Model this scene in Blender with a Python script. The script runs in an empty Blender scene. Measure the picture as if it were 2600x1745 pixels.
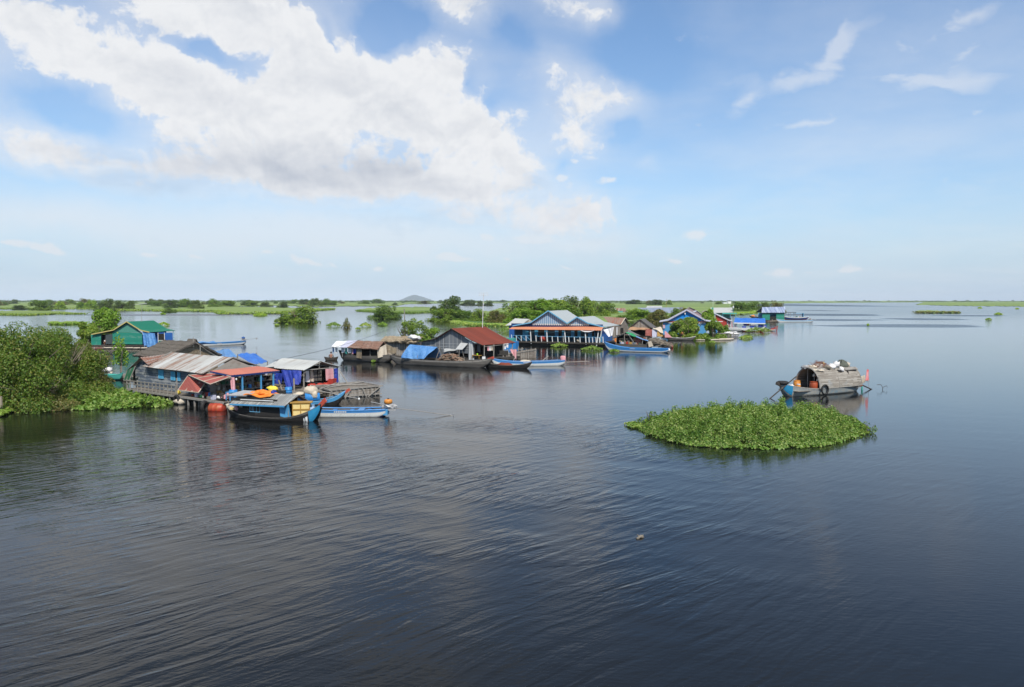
import bpy, math, random
import numpy as np
from math import degrees, radians as rad, sin, cos, pi, atan2, sqrt
from mathutils import Vector, Matrix
S=bpy.context.scene; C=S.collection
random.seed(7); RN=np.random.default_rng(11)
# ---------------- camera, sky, sun, exposure ----------------
F=1914.0; CX,CY=1300.0,872.5; HC=7.0; TH=math.atan(109.5/F); ST,CT=sin(TH),cos(TH)
HD=5.5e-5
cd=bpy.data.cameras.new('camera'); cam=bpy.data.objects.new('camera',cd); C.objects.link(cam)
cam.location=(0,0,HC); cam.rotation_euler=(pi/2-TH,0,0)
cd.sensor_width=36; cd.lens=36*F/2600; cd.clip_start=.1; cd.clip_end=60000; S.camera=cam
SUN_EL,SUN_AZ=rad(50),rad(14)          # azimuth measured from straight behind the camera towards its right
sd=Vector((sin(SUN_AZ)*cos(SUN_EL),-cos(SUN_AZ)*cos(SUN_EL),sin(SUN_EL)))
sl=bpy.data.lights.new('sun','SUN'); sl.energy=4.9; sl.angle=rad(.5); sl.color=(1,.95,.87)
so=bpy.data.objects.new('sun',sl); C.objects.link(so); so.rotation_euler=sd.to_track_quat('Z','Y').to_euler(); so.location=(0,0,60)
S.view_settings.view_transform='Standard'; S.view_settings.look='None'; S.view_settings.exposure=0.0; S.view_settings.gamma=1
S.cycles.use_denoising=True; S.cycles.max_bounces=8; S.cycles.transparent_max_bounces=8; S.cycles.diffuse_bounces=3; S.cycles.glossy_bounces=4
S.cycles.sample_clamp_indirect=6; S.cycles.caustics_reflective=False; S.cycles.caustics_refractive=False; S.cycles.volume_bounces=0

def nd(nt,t,**k):
    n=nt.nodes.new(t)
    for a,b in k.items():
        if a=='i':
            for q,v in b.items(): n.inputs[q].default_value=v
        else: setattr(n,a,b)
    return n
class NT:
    def __init__(s,nt): s.nt=nt; s.l=nt.links.new
    def set(s,sock,v):
        if hasattr(v,'default_value') or hasattr(v,'is_output'): s.l(v,sock)
        elif v is not None: sock.default_value=v
    def m(s,op,a,b=None,c=None,clamp=False):
        n=nd(s.nt,'ShaderNodeMath',operation=op,use_clamp=clamp)
        s.set(n.inputs[0],a)
        if b is not None: s.set(n.inputs[1],b)
        if c is not None: s.set(n.inputs[2],c)
        return n.outputs[0]
    def vm(s,op,a,b=None):
        n=nd(s.nt,'ShaderNodeVectorMath',operation=op); s.set(n.inputs[0],a)
        if b is not None: s.set(n.inputs[1],b)
        return n.outputs[0]
    def mix(s,f,a,b,blend='MIX'):
        n=nd(s.nt,'ShaderNodeMix',data_type='RGBA',blend_type=blend,clamp_factor=True)
        s.set(n.inputs[0],f)
        for i,v in ((6,a),(7,b)):
            if isinstance(v,tuple) and len(v)==3: v=v+(1,)
            s.set(n.inputs[i],v)
        return n.outputs[2]
    def noise(s,vec,scale,detail=4,rough=.55,dist=0,col=False):
        n=nd(s.nt,'ShaderNodeTexNoise',i={'Scale':scale,'Detail':detail,'Roughness':rough,'Distortion':dist}); s.set(n.inputs['Vector'],vec)
        return n.outputs[1 if col else 0]
    def ramp(s,f,lo,hi,a=0.0,b=1.0,smooth=True):
        n=nd(s.nt,'ShaderNodeMapRange',interpolation_type='SMOOTHSTEP' if smooth else 'LINEAR',clamp=True)
        s.set(n.inputs[0],f); s.set(n.inputs[1],lo); s.set(n.inputs[2],hi); s.set(n.inputs[3],a); s.set(n.inputs[4],b); return n.outputs[0]
    def xyz(s,v):
        n=nd(s.nt,'ShaderNodeSeparateXYZ'); s.set(n.inputs[0],v); return n.outputs
    def comb(s,x,y,z=0.0):
        n=nd(s.nt,'ShaderNodeCombineXYZ')
        for i,v in enumerate((x,y,z)): s.set(n.inputs[i],v)
        return n.outputs[0]
    def map(s,vec,loc=(0,0,0),rot=(0,0,0),sc=(1,1,1)):
        n=nd(s.nt,'ShaderNodeMapping'); s.set(n.inputs[0],vec); n.inputs[2].default_value=rot
        if rot==(0,0,0): n.inputs[1].default_value=loc; n.inputs[3].default_value=sc; return n.outputs[0]
        return s.map(n.outputs[0],loc,(0,0,0),sc)   # turn first, then stretch

def aze(px,py):
    d=Vector(((px-CX)/F, CT+ (CY-py)/F*ST, -ST+(CY-py)/F*CT)); d.normalize()
    return atan2(d.x,d.y), math.asin(d.z)
W_=bpy.data.worlds.new('World'); S.world=W_; W_.use_nodes=True; wn=W_.node_tree; wn.nodes.clear(); w=NT(wn)
sky=nd(wn,'ShaderNodeTexSky',sky_type='NISHITA',sun_disc=False,sun_elevation=SUN_EL,altitude=0,air_density=1.0,dust_density=.4,ozone_density=1.6)
sky.sun_rotation=atan2(sd.x,sd.y)
geo=nd(wn,'ShaderNodeTexCoord').outputs['Generated']
x,y,z=w.xyz(geo)[:3]
az=w.m('ARCTAN2',x,y); el=w.m('ARCSINE',z)
zz=w.m('MAXIMUM',z,0.0)
den=w.m('ADD',zz,.13)
P=w.comb(w.m('DIVIDE',x,den),w.m('DIVIDE',y,den))
warp=w.noise(P,1.6,3,.55,col=True)
AE=w.comb(az,el)
nA=w.noise(P,1.1,9,.6,.25); nB=w.noise(AE,16.0,7,.6,.4); nC=w.noise(w.vm('ADD',P,(7.3,2.1,0)),3.4,6,.6)
AEw=w.vm('ADD',AE,w.vm('MULTIPLY',w.vm('SUBTRACT',w.noise(AE,7.0,5,.62,col=True),(.5,.5,.5)),(.11,.075,0)))
def blobs(lst,vec):
    tot=None
    for (px,py,sx,sy,r,wt) in lst:
        a,e=aze(px,py)
        n=nd(wn,'ShaderNodeMapping',vector_type='TEXTURE'); w.set(n.inputs[0],vec)
        n.inputs[1].default_value=(a,e,0); n.inputs[2].default_value=(0,0,rad(r)); n.inputs[3].default_value=(sx/F,sy/F,1)
        g=nd(wn,'ShaderNodeTexGradient',gradient_type='QUADRATIC_SPHERE'); w.set(g.inputs[0],n.outputs[0])
        tot=w.m('MULTIPLY_ADD',g.outputs[1],wt,tot if tot is not None else 0.0)
    return tot
CL=[ # solid cumulus masses: photo pixel centre, radii, tilt, weight
 (640,290,560,200,-14,1.6),(330,170,300,130,-20,1.1),(900,200,420,190,-22,1.5),(1120,320,400,160,-25,1.1),(700,80,330,150,-30,1.1),(1310,420,300,170,-35,.85),
 (520,40,380,120,-8,1.25),(120,80,230,90,-12,1.0),(100,370,330,90,-15,1.1),(450,430,560,120,-8,1.0),(880,470,560,110,-6,1.0),(1200,505,400,110,-14,.9),
 (1410,560,240,95,0,.85),(1530,240,160,100,-10,1.0),(1400,170,230,120,-40,.6),(1450,330,190,130,-55,.75),(1180,30,260,110,-20,1.0),(1480,15,240,80,-20,1.0),
 (750,480,300,60,-3,.8),(1160,555,130,60,0,.9),(1500,535,170,85,0,.8),(1330,608,240,60,4,.8),(1130,180,300,110,-28,.9),(1620,430,60,40,0,.3),
 (320,-120,700,150,0,1.1),(-250,150,500,260,0,1.0),(1000,-300,700,180,10,.9),(-200,-450,900,260,0,1.0),(500,-650,700,200,0,.8)]
WS=[ # thin wisps
 (2080,170,340,55,28,1.0),(1910,240,90,60,60,.7),(2120,130,160,40,60,.7),(2290,215,330,45,-14,.8),(2480,200,300,60,8,.7),(2430,70,190,50,30,1.0),(2300,130,100,60,-20,.7),(2460,130,130,55,40,.8),
 (2050,315,150,30,14,.9),(1850,190,300,50,0,.4),(2130,490,260,26,12,.5),(2500,480,330,50,4,.4),(1740,430,60,50,0,.5),(1780,600,190,80,4,.6),(1950,620,230,60,0,.5),(1720,660,150,36,-12,.8),
 (1970,690,130,40,4,.8),(2180,680,160,30,0,.5),(790,665,170,32,-10,.8),(500,640,100,34,-6,.7),(380,640,190,36,-6,.6),(110,635,230,30,-14,.7),(700,640,100,30,0,.6),(990,680,130,30,0,.5),
 (1200,655,230,30,-5,.8),(1400,690,230,36,-3,.6),(250,530,800,100,-5,.75),(950,600,700,80,-4,.6),(2450,640,400,60,3,.5),(2300,560,500,50,8,.45),(1000,520,500,90,-8,.7),(30,160,200,60,-10,.5),(1650,540,200,60,0,.4)]
GP=[(545,115,230,80,-18,1.5),(690,110,90,130,-30,1.3),(835,105,40,120,30,1.0),(150,270,330,110,4,1.3),(1010,55,190,90,20,1.6),(1190,215,60,60,-40,.9),(1300,90,160,80,-30,1.1),(260,110,120,45,-10,.8),(1250,250,90,60,0,.7),(20,480,300,60,0,1.2),(180,60,90,30,0,.6),(1430,420,60,50,0,.6),(1560,330,60,60,0,.8),(1640,120,200,200,0,1.2)]
base=w.m('MINIMUM',w.m('SUBTRACT',w.m('MULTIPLY',blobs(CL,AEw),1.3),blobs(GP,AEw)),1.7)
dens=w.m('ADD',w.m('MULTIPLY',w.m('SUBTRACT',nA,.5),2.2),w.m('MULTIPLY',w.m('SUBTRACT',nB,.5),2.2))
dens=w.m('ADD',dens,w.m('MULTIPLY',w.m('SUBTRACT',w.noise(AEw,48.0,5,.6,.3),.5),1.3))
dens=w.m('MULTIPLY_ADD',dens,w.ramp(base,-.1,.35,.1,1.0),base)
lowsoft=w.m('MINIMUM',blobs([(450,500,1000,150,-6,1.3),(1150,590,700,150,-8,1.5),(1400,480,330,240,0,.6),(1520,230,260,220,0,.55),(1330,20,420,130,0,.6),(150,350,600,140,-10,.5)],AE),1.0)      # feathered underside
cov=w.ramp(dens,w.m('MULTIPLY_ADD',lowsoft,-.25,.14),w.m('MULTIPLY_ADD',lowsoft,1.3,.86))
soft=w.ramp(w.m('ADD',base,w.m('MULTIPLY',w.m('SUBTRACT',nA,.5),1.6)),-.45,.9,0,.52)
SH=[(720,440,560,80,-5,1.2),(350,460,420,60,-8,.9),(960,430,330,90,-10,1.0),(1050,560,330,50,-4,.9),(1450,640,300,50,0,.8),(620,160,230,60,-20,.3),(980,260,230,70,-30,.3),(1370,480,200,60,-30,.35),(1850,640,200,40,0,.8),(600,360,300,50,0,.2)]
shade=w.m('MULTIPLY',blobs(SH,AEw),.95)
shade=w.m('ADD',shade,w.m('MULTIPLY',w.m('SUBTRACT',.56,nC),1.15))
shade=w.m('ADD',shade,w.m('MULTIPLY',w.ramp(el,.30,.5),.75))
nUp=w.noise(w.vm('ADD',AE,(.004,.012,0)),16.0,7,.6,.4)          # billows: lit from above
shade=w.m('ADD',shade,w.m('MULTIPLY',w.m('SUBTRACT',nUp,nB),2.0))
shade=w.m('ADD',shade,w.m('MULTIPLY',w.m('SUBTRACT',w.m('MINIMUM',dens,2.2),1.2),.28))
shade=w.ramp(shade,-.05,1.35,0,1.0,False)
wis=w.m('MULTIPLY',blobs(WS,AEw),w.ramp(w.noise(w.map(AE,sc=(1,2.6,1)),9.0,7,.62,.7),.28,.60,.12,1.3))
wis=w.ramp(wis,.0,1.15,0,.52)
# thin veil towards the horizon
veil=w.m('MULTIPLY',w.ramp(el,.0,.36,.50,0.03),w.ramp(w.noise(w.map(AE,sc=(1,4,1)),3.0,5,.6),.3,.7,.5,1.0))
PF=[(790,665,130,30,-10,1),(500,640,70,24,-6,1),(380,640,120,30,-6,1),(110,638,120,28,-14,1),(690,642,65,24,0,1),(960,682,75,22,-5,1),(1160,655,150,26,-5,1.1),(1165,556,105,44,0,1.5),(1420,535,110,66,5,1.5),(1545,535,85,62,0,1.4),(1350,606,170,40,4,1.3),
 (1722,660,80,20,-12,1),(1770,602,80,30,4,.9),(1970,688,75,28,4,1.1),(2150,680,95,18,0,.9),(640,445,70,40,0,1.1),(820,490,160,42,0,1.2),(1430,455,60,30,0,1),(1545,460,50,24,0,.9),(1465,412,40,24,0,.8),(1420,385,30,22,0,.8),(30,620,60,16,-14,.8),(1230,600,60,30,0,.8),(880,575,60,14,0,.7),(1430,680,60,18,-4,.8),(1280,655,50,14,0,.8),(2060,680,60,14,0,.7)]
pf=w.ramp(w.m('ADD',w.m('MULTIPLY',1.9,blobs(PF,w.vm('ADD',AE,w.vm('MULTIPLY',w.vm('SUBTRACT',AEw,AE),(.6,.5,0))))),w.m('MULTIPLY',w.m('SUBTRACT',w.noise(AE,30.0,6,.62,.4),.5),3.4)),.35,1.5,0,.72)
milk=w.ramp(blobs([(150,560,1100,190,-4,.9),(950,600,900,130,-4,.9),(1500,600,500,110,0,.7),(100,60,350,130,-10,.5),(2350,620,700,110,3,.5),(900,330,1100,520,-10,.75)],AEw),0,1,0,.62)
cov=w.m('MAXIMUM',w.m('MAXIMUM',cov,wis),w.m('MAXIMUM',w.m('MAXIMUM',soft,milk),pf))
shade=w.m('MULTIPLY',shade,w.m('SUBTRACT',1.0,w.m('MULTIPLY',pf,.6)))
high=w.m('MULTIPLY',w.ramp(el,.385,.60),w.ramp(w.noise(P,1.7,6,.6,.3),.34,.62,.3,.85))
cov=w.m('MAXIMUM',cov,high)
K=10.0
cc=w.mix(shade,(.86*K,.875*K,.90*K),(.52*K,.565*K,.65*K))
cc=w.mix(w.ramp(el,.39,.55,0,.8),cc,(.30*K,.34*K,.40*K))
cc=w.mix(w.ramp(el,.02,.20,.6,0.0),cc,(.73*K,.76*K,.82*K))
hs=nd(wn,'ShaderNodeHueSaturation',i={'Saturation':1.12,'Value':1.0}); w.l(sky.outputs[0],hs.inputs['Color'])
skc=w.vm('MULTIPLY',hs.outputs[0],(1.0,1.30,1.50))
skc=w.mix(w.ramp(el,.40,.52,.11,0.0),skc,(.72*K,.80*K,.90*K))
# sky is paler and bluer towards the horizon
skc=w.mix(veil,skc,(.62*K,.72*K,.86*K))
skc=w.mix(w.ramp(el,-.02,.16,.85,0.0),skc,(.50*K,.62*K,.78*K))
col=w.mix(cov,skc,cc)
bg=nd(wn,'ShaderNodeBackground',i={'Strength':.1}); w.l(col,bg.inputs[0])
ow=nd(wn,'ShaderNodeOutputWorld'); w.l(bg.outputs[0],ow.inputs[0])
W_.cycles.sampling_method='MANUAL'; W_.cycles.sample_map_resolution=512

# ---------------- photo geometry: a picture point to a place on the water ----------------
def ray(px,py):
    a=(px-CX)/F; b=(CY-py)/F
    return Vector((a, CT+b*ST, -ST+b*CT))
def Wp(px,py,z=0.0):
    d=ray(px,py); t=(z-HC)/d.z; return Vector((d.x*t,d.y*t,z))
def Zat(P,py):                      # height above point P that shows at picture row py
    k=(CY-py)/F; return HC+P[1]*(k*CT-ST)/(CT+k*ST)
def Pd(px,py,y):                    # the point on the ray at depth y
    d=ray(px,py); t=y/d.y; return Vector((d.x*t,y,HC+d.z*t))
ZR={1:(0,740,4.481),2:(280,840,5.8425),3:(540,840,5.193),4:(540,940,3.895),5:(820,760,4.494),6:(1240,740,4.674),7:(1640,740,5.08),8:(1940,890,6.874),
    11:(1480,780,9.7375),12:(1260,780,9.7375),13:(1680,770,10.623),14:(1880,750,10.623),15:(330,930,8.059),16:(980,820,6.677),17:(640,740,3.541),18:(0,740,3.339),19:(2000,730,3.895)}
def Z(i,u,v): a,b,s=ZR[i]; return (a+u/s,b+v/s)

# ---------------- mesh helpers ----------------
def mk(name,v,f,m,parent=None,smooth=False,loc=None,rot=0):
    me=bpy.data.meshes.new(name); me.from_pydata([tuple(q) for q in v],[],f); me.update()
    if m: me.materials.append(m)
    if smooth: me.polygons.foreach_set('use_smooth',[True]*len(me.polygons))
    o=bpy.data.objects.new(name,me); C.objects.link(o)
    if parent: o.parent=parent
    if loc is not None: o.location=loc; o.rotation_euler=(0,0,rot)
    return o
def tag(o,label=None,cat=None,group=None,kind=None):
    for k,v in (('label',label),('category',cat),('group',group),('kind',kind)):
        if v: o[k]=v
    return o
def thing(name,label,cat,loc=(0,0,0),rot=0,group=None):
    o=bpy.data.objects.new(name,None); C.objects.link(o); o.location=loc; o.rotation_euler=(0,0,rot); o.empty_display_size=.3
    return tag(o,label,cat,group)
class MB:
    def __init__(s): s.v=[]; s.f=[]; s.pc=[]
    def add(s,v,f):
        n=len(s.v); s.pc.append((n,len(s.f))); s.v+= [tuple(q) for q in v]; s.f+=[tuple(i+n for i in q) for q in f]; return s
    def box(s,x0,x1,y0,y1,z0,z1):
        v=[(x,y,z) for z in (z0,z1) for y in (y0,y1) for x in (x0,x1)]
        return s.add(v,[(0,2,3,1),(4,5,7,6),(0,1,5,4),(2,6,7,3),(0,4,6,2),(1,3,7,5)])
    def beam(s,p,q,a=.06,b=None):
        p=Vector(p);q=Vector(q); b=b or a; d=(q-p)
        if d.length<1e-6: return s
        d.normalize(); up=Vector((0,0,1)) if abs(d.z)<.9 else Vector((0,1,0))
        r=d.cross(up).normalized(); u=r.cross(d)
        v=[c+r*(i*a/2)+u*(j*b/2) for c in (p,q) for i,j in ((-1,-1),(1,-1),(1,1),(-1,1))]
        return s.add(v,[(3,2,1,0),(4,5,6,7),(0,1,5,4),(1,2,6,5),(2,3,7,6),(3,0,4,7)])
    def tube(s,pts,r,n=6,r2=None,cap=True):
        pts=[Vector(p) for p in pts]; v=[];f=[]; m=len(pts); rr=r if isinstance(r,(list,tuple)) else [r+((r2 if r2 is not None else r)-r)*i/max(1,m-1) for i in range(m)]
        for i,p in enumerate(pts):
            d=(pts[min(i+1,m-1)]-pts[max(i-1,0)]).normalized(); up=Vector((0,0,1)) if abs(d.z)<.9 else Vector((0,1,0))
            a=d.cross(up).normalized(); b=a.cross(d)
            for k in range(n): v.append(p+a*(cos(2*pi*k/n)*rr[i])+b*(sin(2*pi*k/n)*rr[i]))
        for i in range(m-1):
            for k in range(n): f.append((i*n+k,i*n+(k+1)%n,(i+1)*n+(k+1)%n,(i+1)*n+k))
        if cap: f+= [tuple(reversed(range(n))),tuple(range((m-1)*n,m*n))]
        return s.add(v,f)
    def poly(s,pts,t=.03,n=None):     # flat panel of any outline with thickness t
        pts=[Vector(p) for p in pts]
        if n is None:
            n=Vector((0,0,0))
            for i in range(len(pts)): n+=pts[i].cross(pts[(i+1)%len(pts)])
            n.normalize()
        n=Vector(n); k=len(pts)
        v=[p+n*(t/2) for p in pts]+[p-n*(t/2) for p in pts]
        f=[tuple(range(k)),tuple(reversed(range(k,2*k)))]+[(i,i+k,(i+1)%k+k,(i+1)%k) for i in range(k)]
        return s.add(v,f)
    def sheet(s,a,b,c,d,nu,nv,h,t=.02):   # a-b front edge, d-c back edge; h(u,v) lifts it along its normal
        a,b,c,d=map(Vector,(a,b,c,d)); n=(b-a).cross(d-a).normalized(); top=[];bot=[]
        for j in range(nv+1):
            for i in range(nu+1):
                u=i/nu; q=j/nv; p=(a*(1-u)+b*u)*(1-q)+(d*(1-u)+c*u)*q; o=n*h(u,q); top.append(p+o); bot.append(p+o-n*t)
        N=len(top); W=nu+1; f=[]
        for j in range(nv):
            for i in range(nu):
                k=j*W+i; f+=[(k,k+1,k+W+1,k+W),(k+N+W,k+N+W+1,k+N+1,k+N)]
        for i in range(nu): k=i; f.append((k+N,k+N+1,k+1,k)); k=nv*W+i; f.append((k,k+1,k+N+1,k+N))
        for j in range(nv): k=j*W; f.append((k,k+W,k+W+N,k+N)); k=j*W+nu; f.append((k+N,k+W+N,k+W,k))
        return s.add(top+bot,f)
    def corr(s,a,b,c,d,pitch=.2,amp=.02,t=.012,sag=0.0):
        L=(Vector(b)-Vector(a)).length; n=max(2,int(L/pitch)); ph=random.random()*9
        return s.sheet(a,b,c,d,n*4,3,lambda u,q:amp*sin(2*pi*n*u)+.012*sin(u*9+ph+q*5)-sag*4*q*(1-q),t)
    def disc(s,c,r,h,n=16,axis='Z'):
        v=[];f=[]
        for k in (0,1):
            for i in range(n):
                a=2*pi*i/n; q=(r*cos(a),r*sin(a),h*k)
                if axis=='X': q=(q[2],q[0],q[1])
                if axis=='Y': q=(q[0],q[2],q[1])
                v.append((c[0]+q[0],c[1]+q[1],c[2]+q[2]))
        f=[tuple(reversed(range(n))),tuple(range(n,2*n))]+[(i,(i+1)%n,(i+1)%n+n,i+n) for i in range(n)]
        return s.add(v,f)
    def lathe(s,c,prof,n=14,M=None):
        v=[];f=[];m=len(prof)
        for r,h in prof:
            for i in range(n):
                a=2*pi*i/n; q=Vector((r*cos(a),r*sin(a),h))
                if M: q=M@q
                v.append(Vector(c)+q)
        for j in range(m-1):
            for i in range(n): f.append((j*n+i,j*n+(i+1)%n,(j+1)*n+(i+1)%n,(j+1)*n+i))
        f+=[tuple(reversed(range(n))),tuple(range((m-1)*n,m*n))]
        return s.add(v,f)
    def torus(s,c,R,r,M=None,n=20,k=8):
        v=[];f=[]
        for i in range(n):
            a=2*pi*i/n
            for j in range(k):
                b=2*pi*j/k; q=Vector(((R+r*cos(b))*cos(a),(R+r*cos(b))*sin(a),r*sin(b)))
                if M: q=M@q
                v.append(Vector(c)+q)
        for i in range(n):
            for j in range(k): f.append((i*k+j,((i+1)%n)*k+j,((i+1)%n)*k+(j+1)%k,i*k+(j+1)%k))
        return s.add(v,f)
    def lump(s,c,rx,ry,rz,seed=0,rough=.18,nu=12,nv=7,M=None):   # cloth bundle, sack, rag heap
        r=random.Random(seed); ph=[(r.uniform(1,5),r.uniform(1,5),r.uniform(0,6)) for _ in range(5)]; v=[];f=[]
        for j in range(nv+1):
            th=pi*j/nv
            for i in range(nu):
                a=2*pi*i/nu; d=Vector((sin(th)*cos(a),sin(th)*sin(a),cos(th)))
                k=1+rough*sum(sin(p*d.x*3+q*d.y*3+o+d.z*2*p) for p,q,o in ph)/2.2
                q=Vector((d.x*rx*k,d.y*ry*k,max(-.55,d.z)*rz*k))
                if M: q=M@q
                v.append(Vector(c)+q)
        for j in range(nv):
            for i in range(nu): f.append((j*nu+i,(j+1)*nu+i,(j+1)*nu+(i+1)%nu,j*nu+(i+1)%nu))
        return s.add(v,f)
    def cloth(s,a,b,c,d,nu=10,nv=8,amp=.05,seed=1,t=.012,sag=0):   # hanging folds: a-b top edge
        r=random.Random(seed); k1=r.uniform(2,4)*pi; k2=r.uniform(5,9)*pi; p=r.uniform(0,6)
        return s.sheet(a,b,c,d,nu,nv,lambda u,q:amp*(.4+.6*q)*(sin(k1*u+p+q*1.5)+.5*sin(k2*u+p*2-q))-sag*4*u*(1-u)*(1-q),t)
    def each(s,name,m,parent=None):      # every piece a part of its own
        o=None
        for i,(a,b) in enumerate(s.pc):
            a2,b2=s.pc[i+1] if i+1<len(s.pc) else (len(s.v),len(s.f))
            o=mk(name,s.v[a:a2],[tuple(k-a for k in q) for q in s.f[b:b2]],m,parent)
        return o
    def build(s,name,m,parent=None,smooth=False,loc=None,rot=0): return mk(name,s.v,s.f,m,parent,smooth,loc,rot)
def copy_tree(o,parent=None):
    c=o.copy(); C.objects.link(c)
    if parent: c.parent=parent
    for ch in [q for q in S.objects if q.parent==o]: copy_tree(ch,c)
    return c

# ---------------- materials ----------------
def newmat(name):
    m=bpy.data.materials.new(name); m.use_nodes=True; nt=m.node_tree; b=nt.nodes['Principled BSDF']; return m,NT(nt),b
def oc(n): return nd(n.nt,'ShaderNodeTexCoord').outputs['Object']
def bump(n,b,h,dist,st=1.0):
    q=nd(n.nt,'ShaderNodeBump',i={'Strength':st,'Distance':dist}); n.l(h,q.inputs['Height']); n.l(q.outputs[0],b.inputs['Normal'])
def paint(name,c,c2=None,amt=.5,scale=1.5,rough=.55,fine=.12,spec=.4,lo=.5):
    m,n,b=newmat(name); v=oc(n); k=n.noise(v,scale,6,.65); k2=n.noise(v,scale*9,4,.6)
    c2=c2 or tuple(q*.6 for q in c)
    col=n.mix(n.ramp(k,lo-.02,lo+.2,0,amt),c,c2); col=n.mix(n.m('MULTIPLY',n.ramp(k2,.35,.75),fine*2.2),col,tuple(q*.45 for q in c2))
    n.l(col,b.inputs['Base Color']); b.inputs['Roughness'].default_value=rough; b.inputs['Specular IOR Level'].default_value=spec
    bump(n,b,k2,.015,.4); return m
def planks(name,c,c2,pitch=.18,axis='Z',wear=None,wamt=.6,rough=.8,gap=.07,grain=1.0,lo=.48):
    m,n,b=newmat(name); v=oc(n); s=n.xyz(v); ax='XYZ'.index(axis)
    q=n.m('DIVIDE',s[ax],pitch); fl=n.m('FLOOR',q); fr=n.m('FRACT',q)
    wn_=nd(n.nt,'ShaderNodeTexWhiteNoise',noise_dimensions='1D'); n.l(fl,wn_.inputs['W'])
    sc=[.5,.5,.5]; sc[ax]=6
    if axis!='Z': sc=[6 if i==ax else (1.2 if i==2 else 2) for i in range(3)]
    g=n.noise(n.map(v,sc=tuple(q*grain*2 for q in sc)),1.5,6,.65); big=n.noise(n.map(v,sc=(1,1,2.2)),.9,6,.7)
    col=n.mix(n.m('MULTIPLY_ADD',wn_.outputs[0],.6,n.m('MULTIPLY',g,.45)),c,c2)
    if wear: col=n.mix(n.m('MULTIPLY',n.ramp(n.m('MULTIPLY_ADD',n.m('SUBTRACT',wn_.outputs[0],.5),.18,big),lo,lo+.1),wamt),col,wear)
    col=n.mix(n.m('MULTIPLY',n.ramp(g,.5,.8),.35),col,tuple(q*.35 for q in c2))
    gp=n.m('LESS_THAN',fr,gap); col=n.mix(n.m('MULTIPLY',gp,.85),col,tuple(q*.15 for q in c2))
    n.l(col,b.inputs['Base Color']); b.inputs['Roughness'].default_value=rough; b.inputs['Specular IOR Level'].default_value=.25
    bump(n,b,n.m('ADD',n.m('MULTIPLY',fr,.6),n.m('MULTIPLY',g,.3)),.03,.6); return m
def metal(name,c,rust=(.2,.07,.03),amt=.4,axis='X',pitch=.8,rough=.45,lo=.52,met=.0,ripple=0,pv=.35,v2=(.5,.5,.5)):
    # painted or zinc sheets: sheet-by-sheet tone, rust running down the slope
    m,n,b=newmat(name); v=oc(n); s=n.xyz(v); ax='XYZ'.index(axis)
    q=n.m('DIVIDE',s[ax],pitch); fl=n.m('FLOOR',q); wn_=nd(n.nt,'ShaderNodeTexWhiteNoise',noise_dimensions='1D'); n.l(fl,wn_.inputs['W'])
    sc=[.35,.35,.35]; sc[ax]=3.2
    g=n.noise(n.map(v,sc=tuple(sc)),1.4,7,.68); f=n.noise(v,14,4,.6)
    col=n.mix(n.m('MULTIPLY',wn_.outputs[0],pv),c,tuple(a*b_ for a,b_ in zip(c,v2)))
    col=n.mix(n.ramp(n.m('ADD',g,n.m('MULTIPLY',n.m('SUBTRACT',wn_.outputs[0],.5),.14)),lo,lo+.16,0,amt),col,rust)
    col=n.mix(n.ramp(f,.45,.8,0,.25),col,tuple(q*.5 for q in c))
    n.l(col,b.inputs['Base Color']); b.inputs['Roughness'].default_value=rough; b.inputs['Metallic'].default_value=met; b.inputs['Specular IOR Level'].default_value=.35
    if ripple:
        bump(n,b,n.m('SINE',n.m('MULTIPLY',s[ax],2*pi/ripple)),.02,.8)
    return m
def leafmat(name,a,b_,c=None,tr=.35,amt=.3):
    m,n,b=newmat(name); g=nd(n.nt,'ShaderNodeNewGeometry'); oi=nd(n.nt,'ShaderNodeObjectInfo')
    r=g.outputs['Random Per Island']; k=n.noise(oc(n),.9,3,.6)
    col=n.mix(n.m('MULTIPLY_ADD',r,.75,n.m('MULTIPLY',n.m('SUBTRACT',k,.4),1.0)),a,b_)
    if c: col=n.mix(n.m('MULTIPLY',n.m('GREATER_THAN',n.m('ADD',n.m('FRACT',n.m('MULTIPLY',r,17.3)),n.m('MULTIPLY',n.m('SUBTRACT',k,.5),.9)),1-amt),.8),col,c)
    col=n.mix(1.0,col,n.comb(n.ramp(oi.outputs['Random'],0,1,.8,1.2),n.ramp(oi.outputs['Random'],0,1,.86,1.12),n.ramp(oi.outputs['Random'],0,1,.9,1.1)),'MULTIPLY')
    n.l(col,b.inputs['Base Color']); b.inputs['Roughness'].default_value=.5; b.inputs['Specular IOR Level'].default_value=.3
    t=nd(n.nt,'ShaderNodeBsdfTranslucent'); n.l(n.mix(1.0,col,(1.3,1.35,.5),'MULTIPLY'),t.inputs[0])
    ms=nd(n.nt,'ShaderNodeMixShader',i={0:tr}); n.l(b.outputs[0],ms.inputs[1]); n.l(t.outputs[0],ms.inputs[2])
    n.l(ms.outputs[0],n.nt.nodes['Material Output'].inputs[0]); return m
def tarp(name,c,c2=None,wrinkle=.04,rough=.4):
    m,n,b=newmat(name); v=oc(n); k=n.noise(v,1.8,5,.6,1.0); f=n.noise(v,6,5,.65,1.5)
    col=n.mix(n.ramp(k,.4,.75,0,.8),c,c2 or tuple(min(1,q*1.35) for q in c)); col=n.mix(n.ramp(f,.58,.7,0,.35),col,tuple(min(1,q*1.3+.1) for q in c))
    n.l(col,b.inputs['Base Color']); b.inputs['Roughness'].default_value=rough
    bump(n,b,n.m('ADD',k,n.m('MULTIPLY',f,.5)),wrinkle*4,.8); return m
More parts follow.
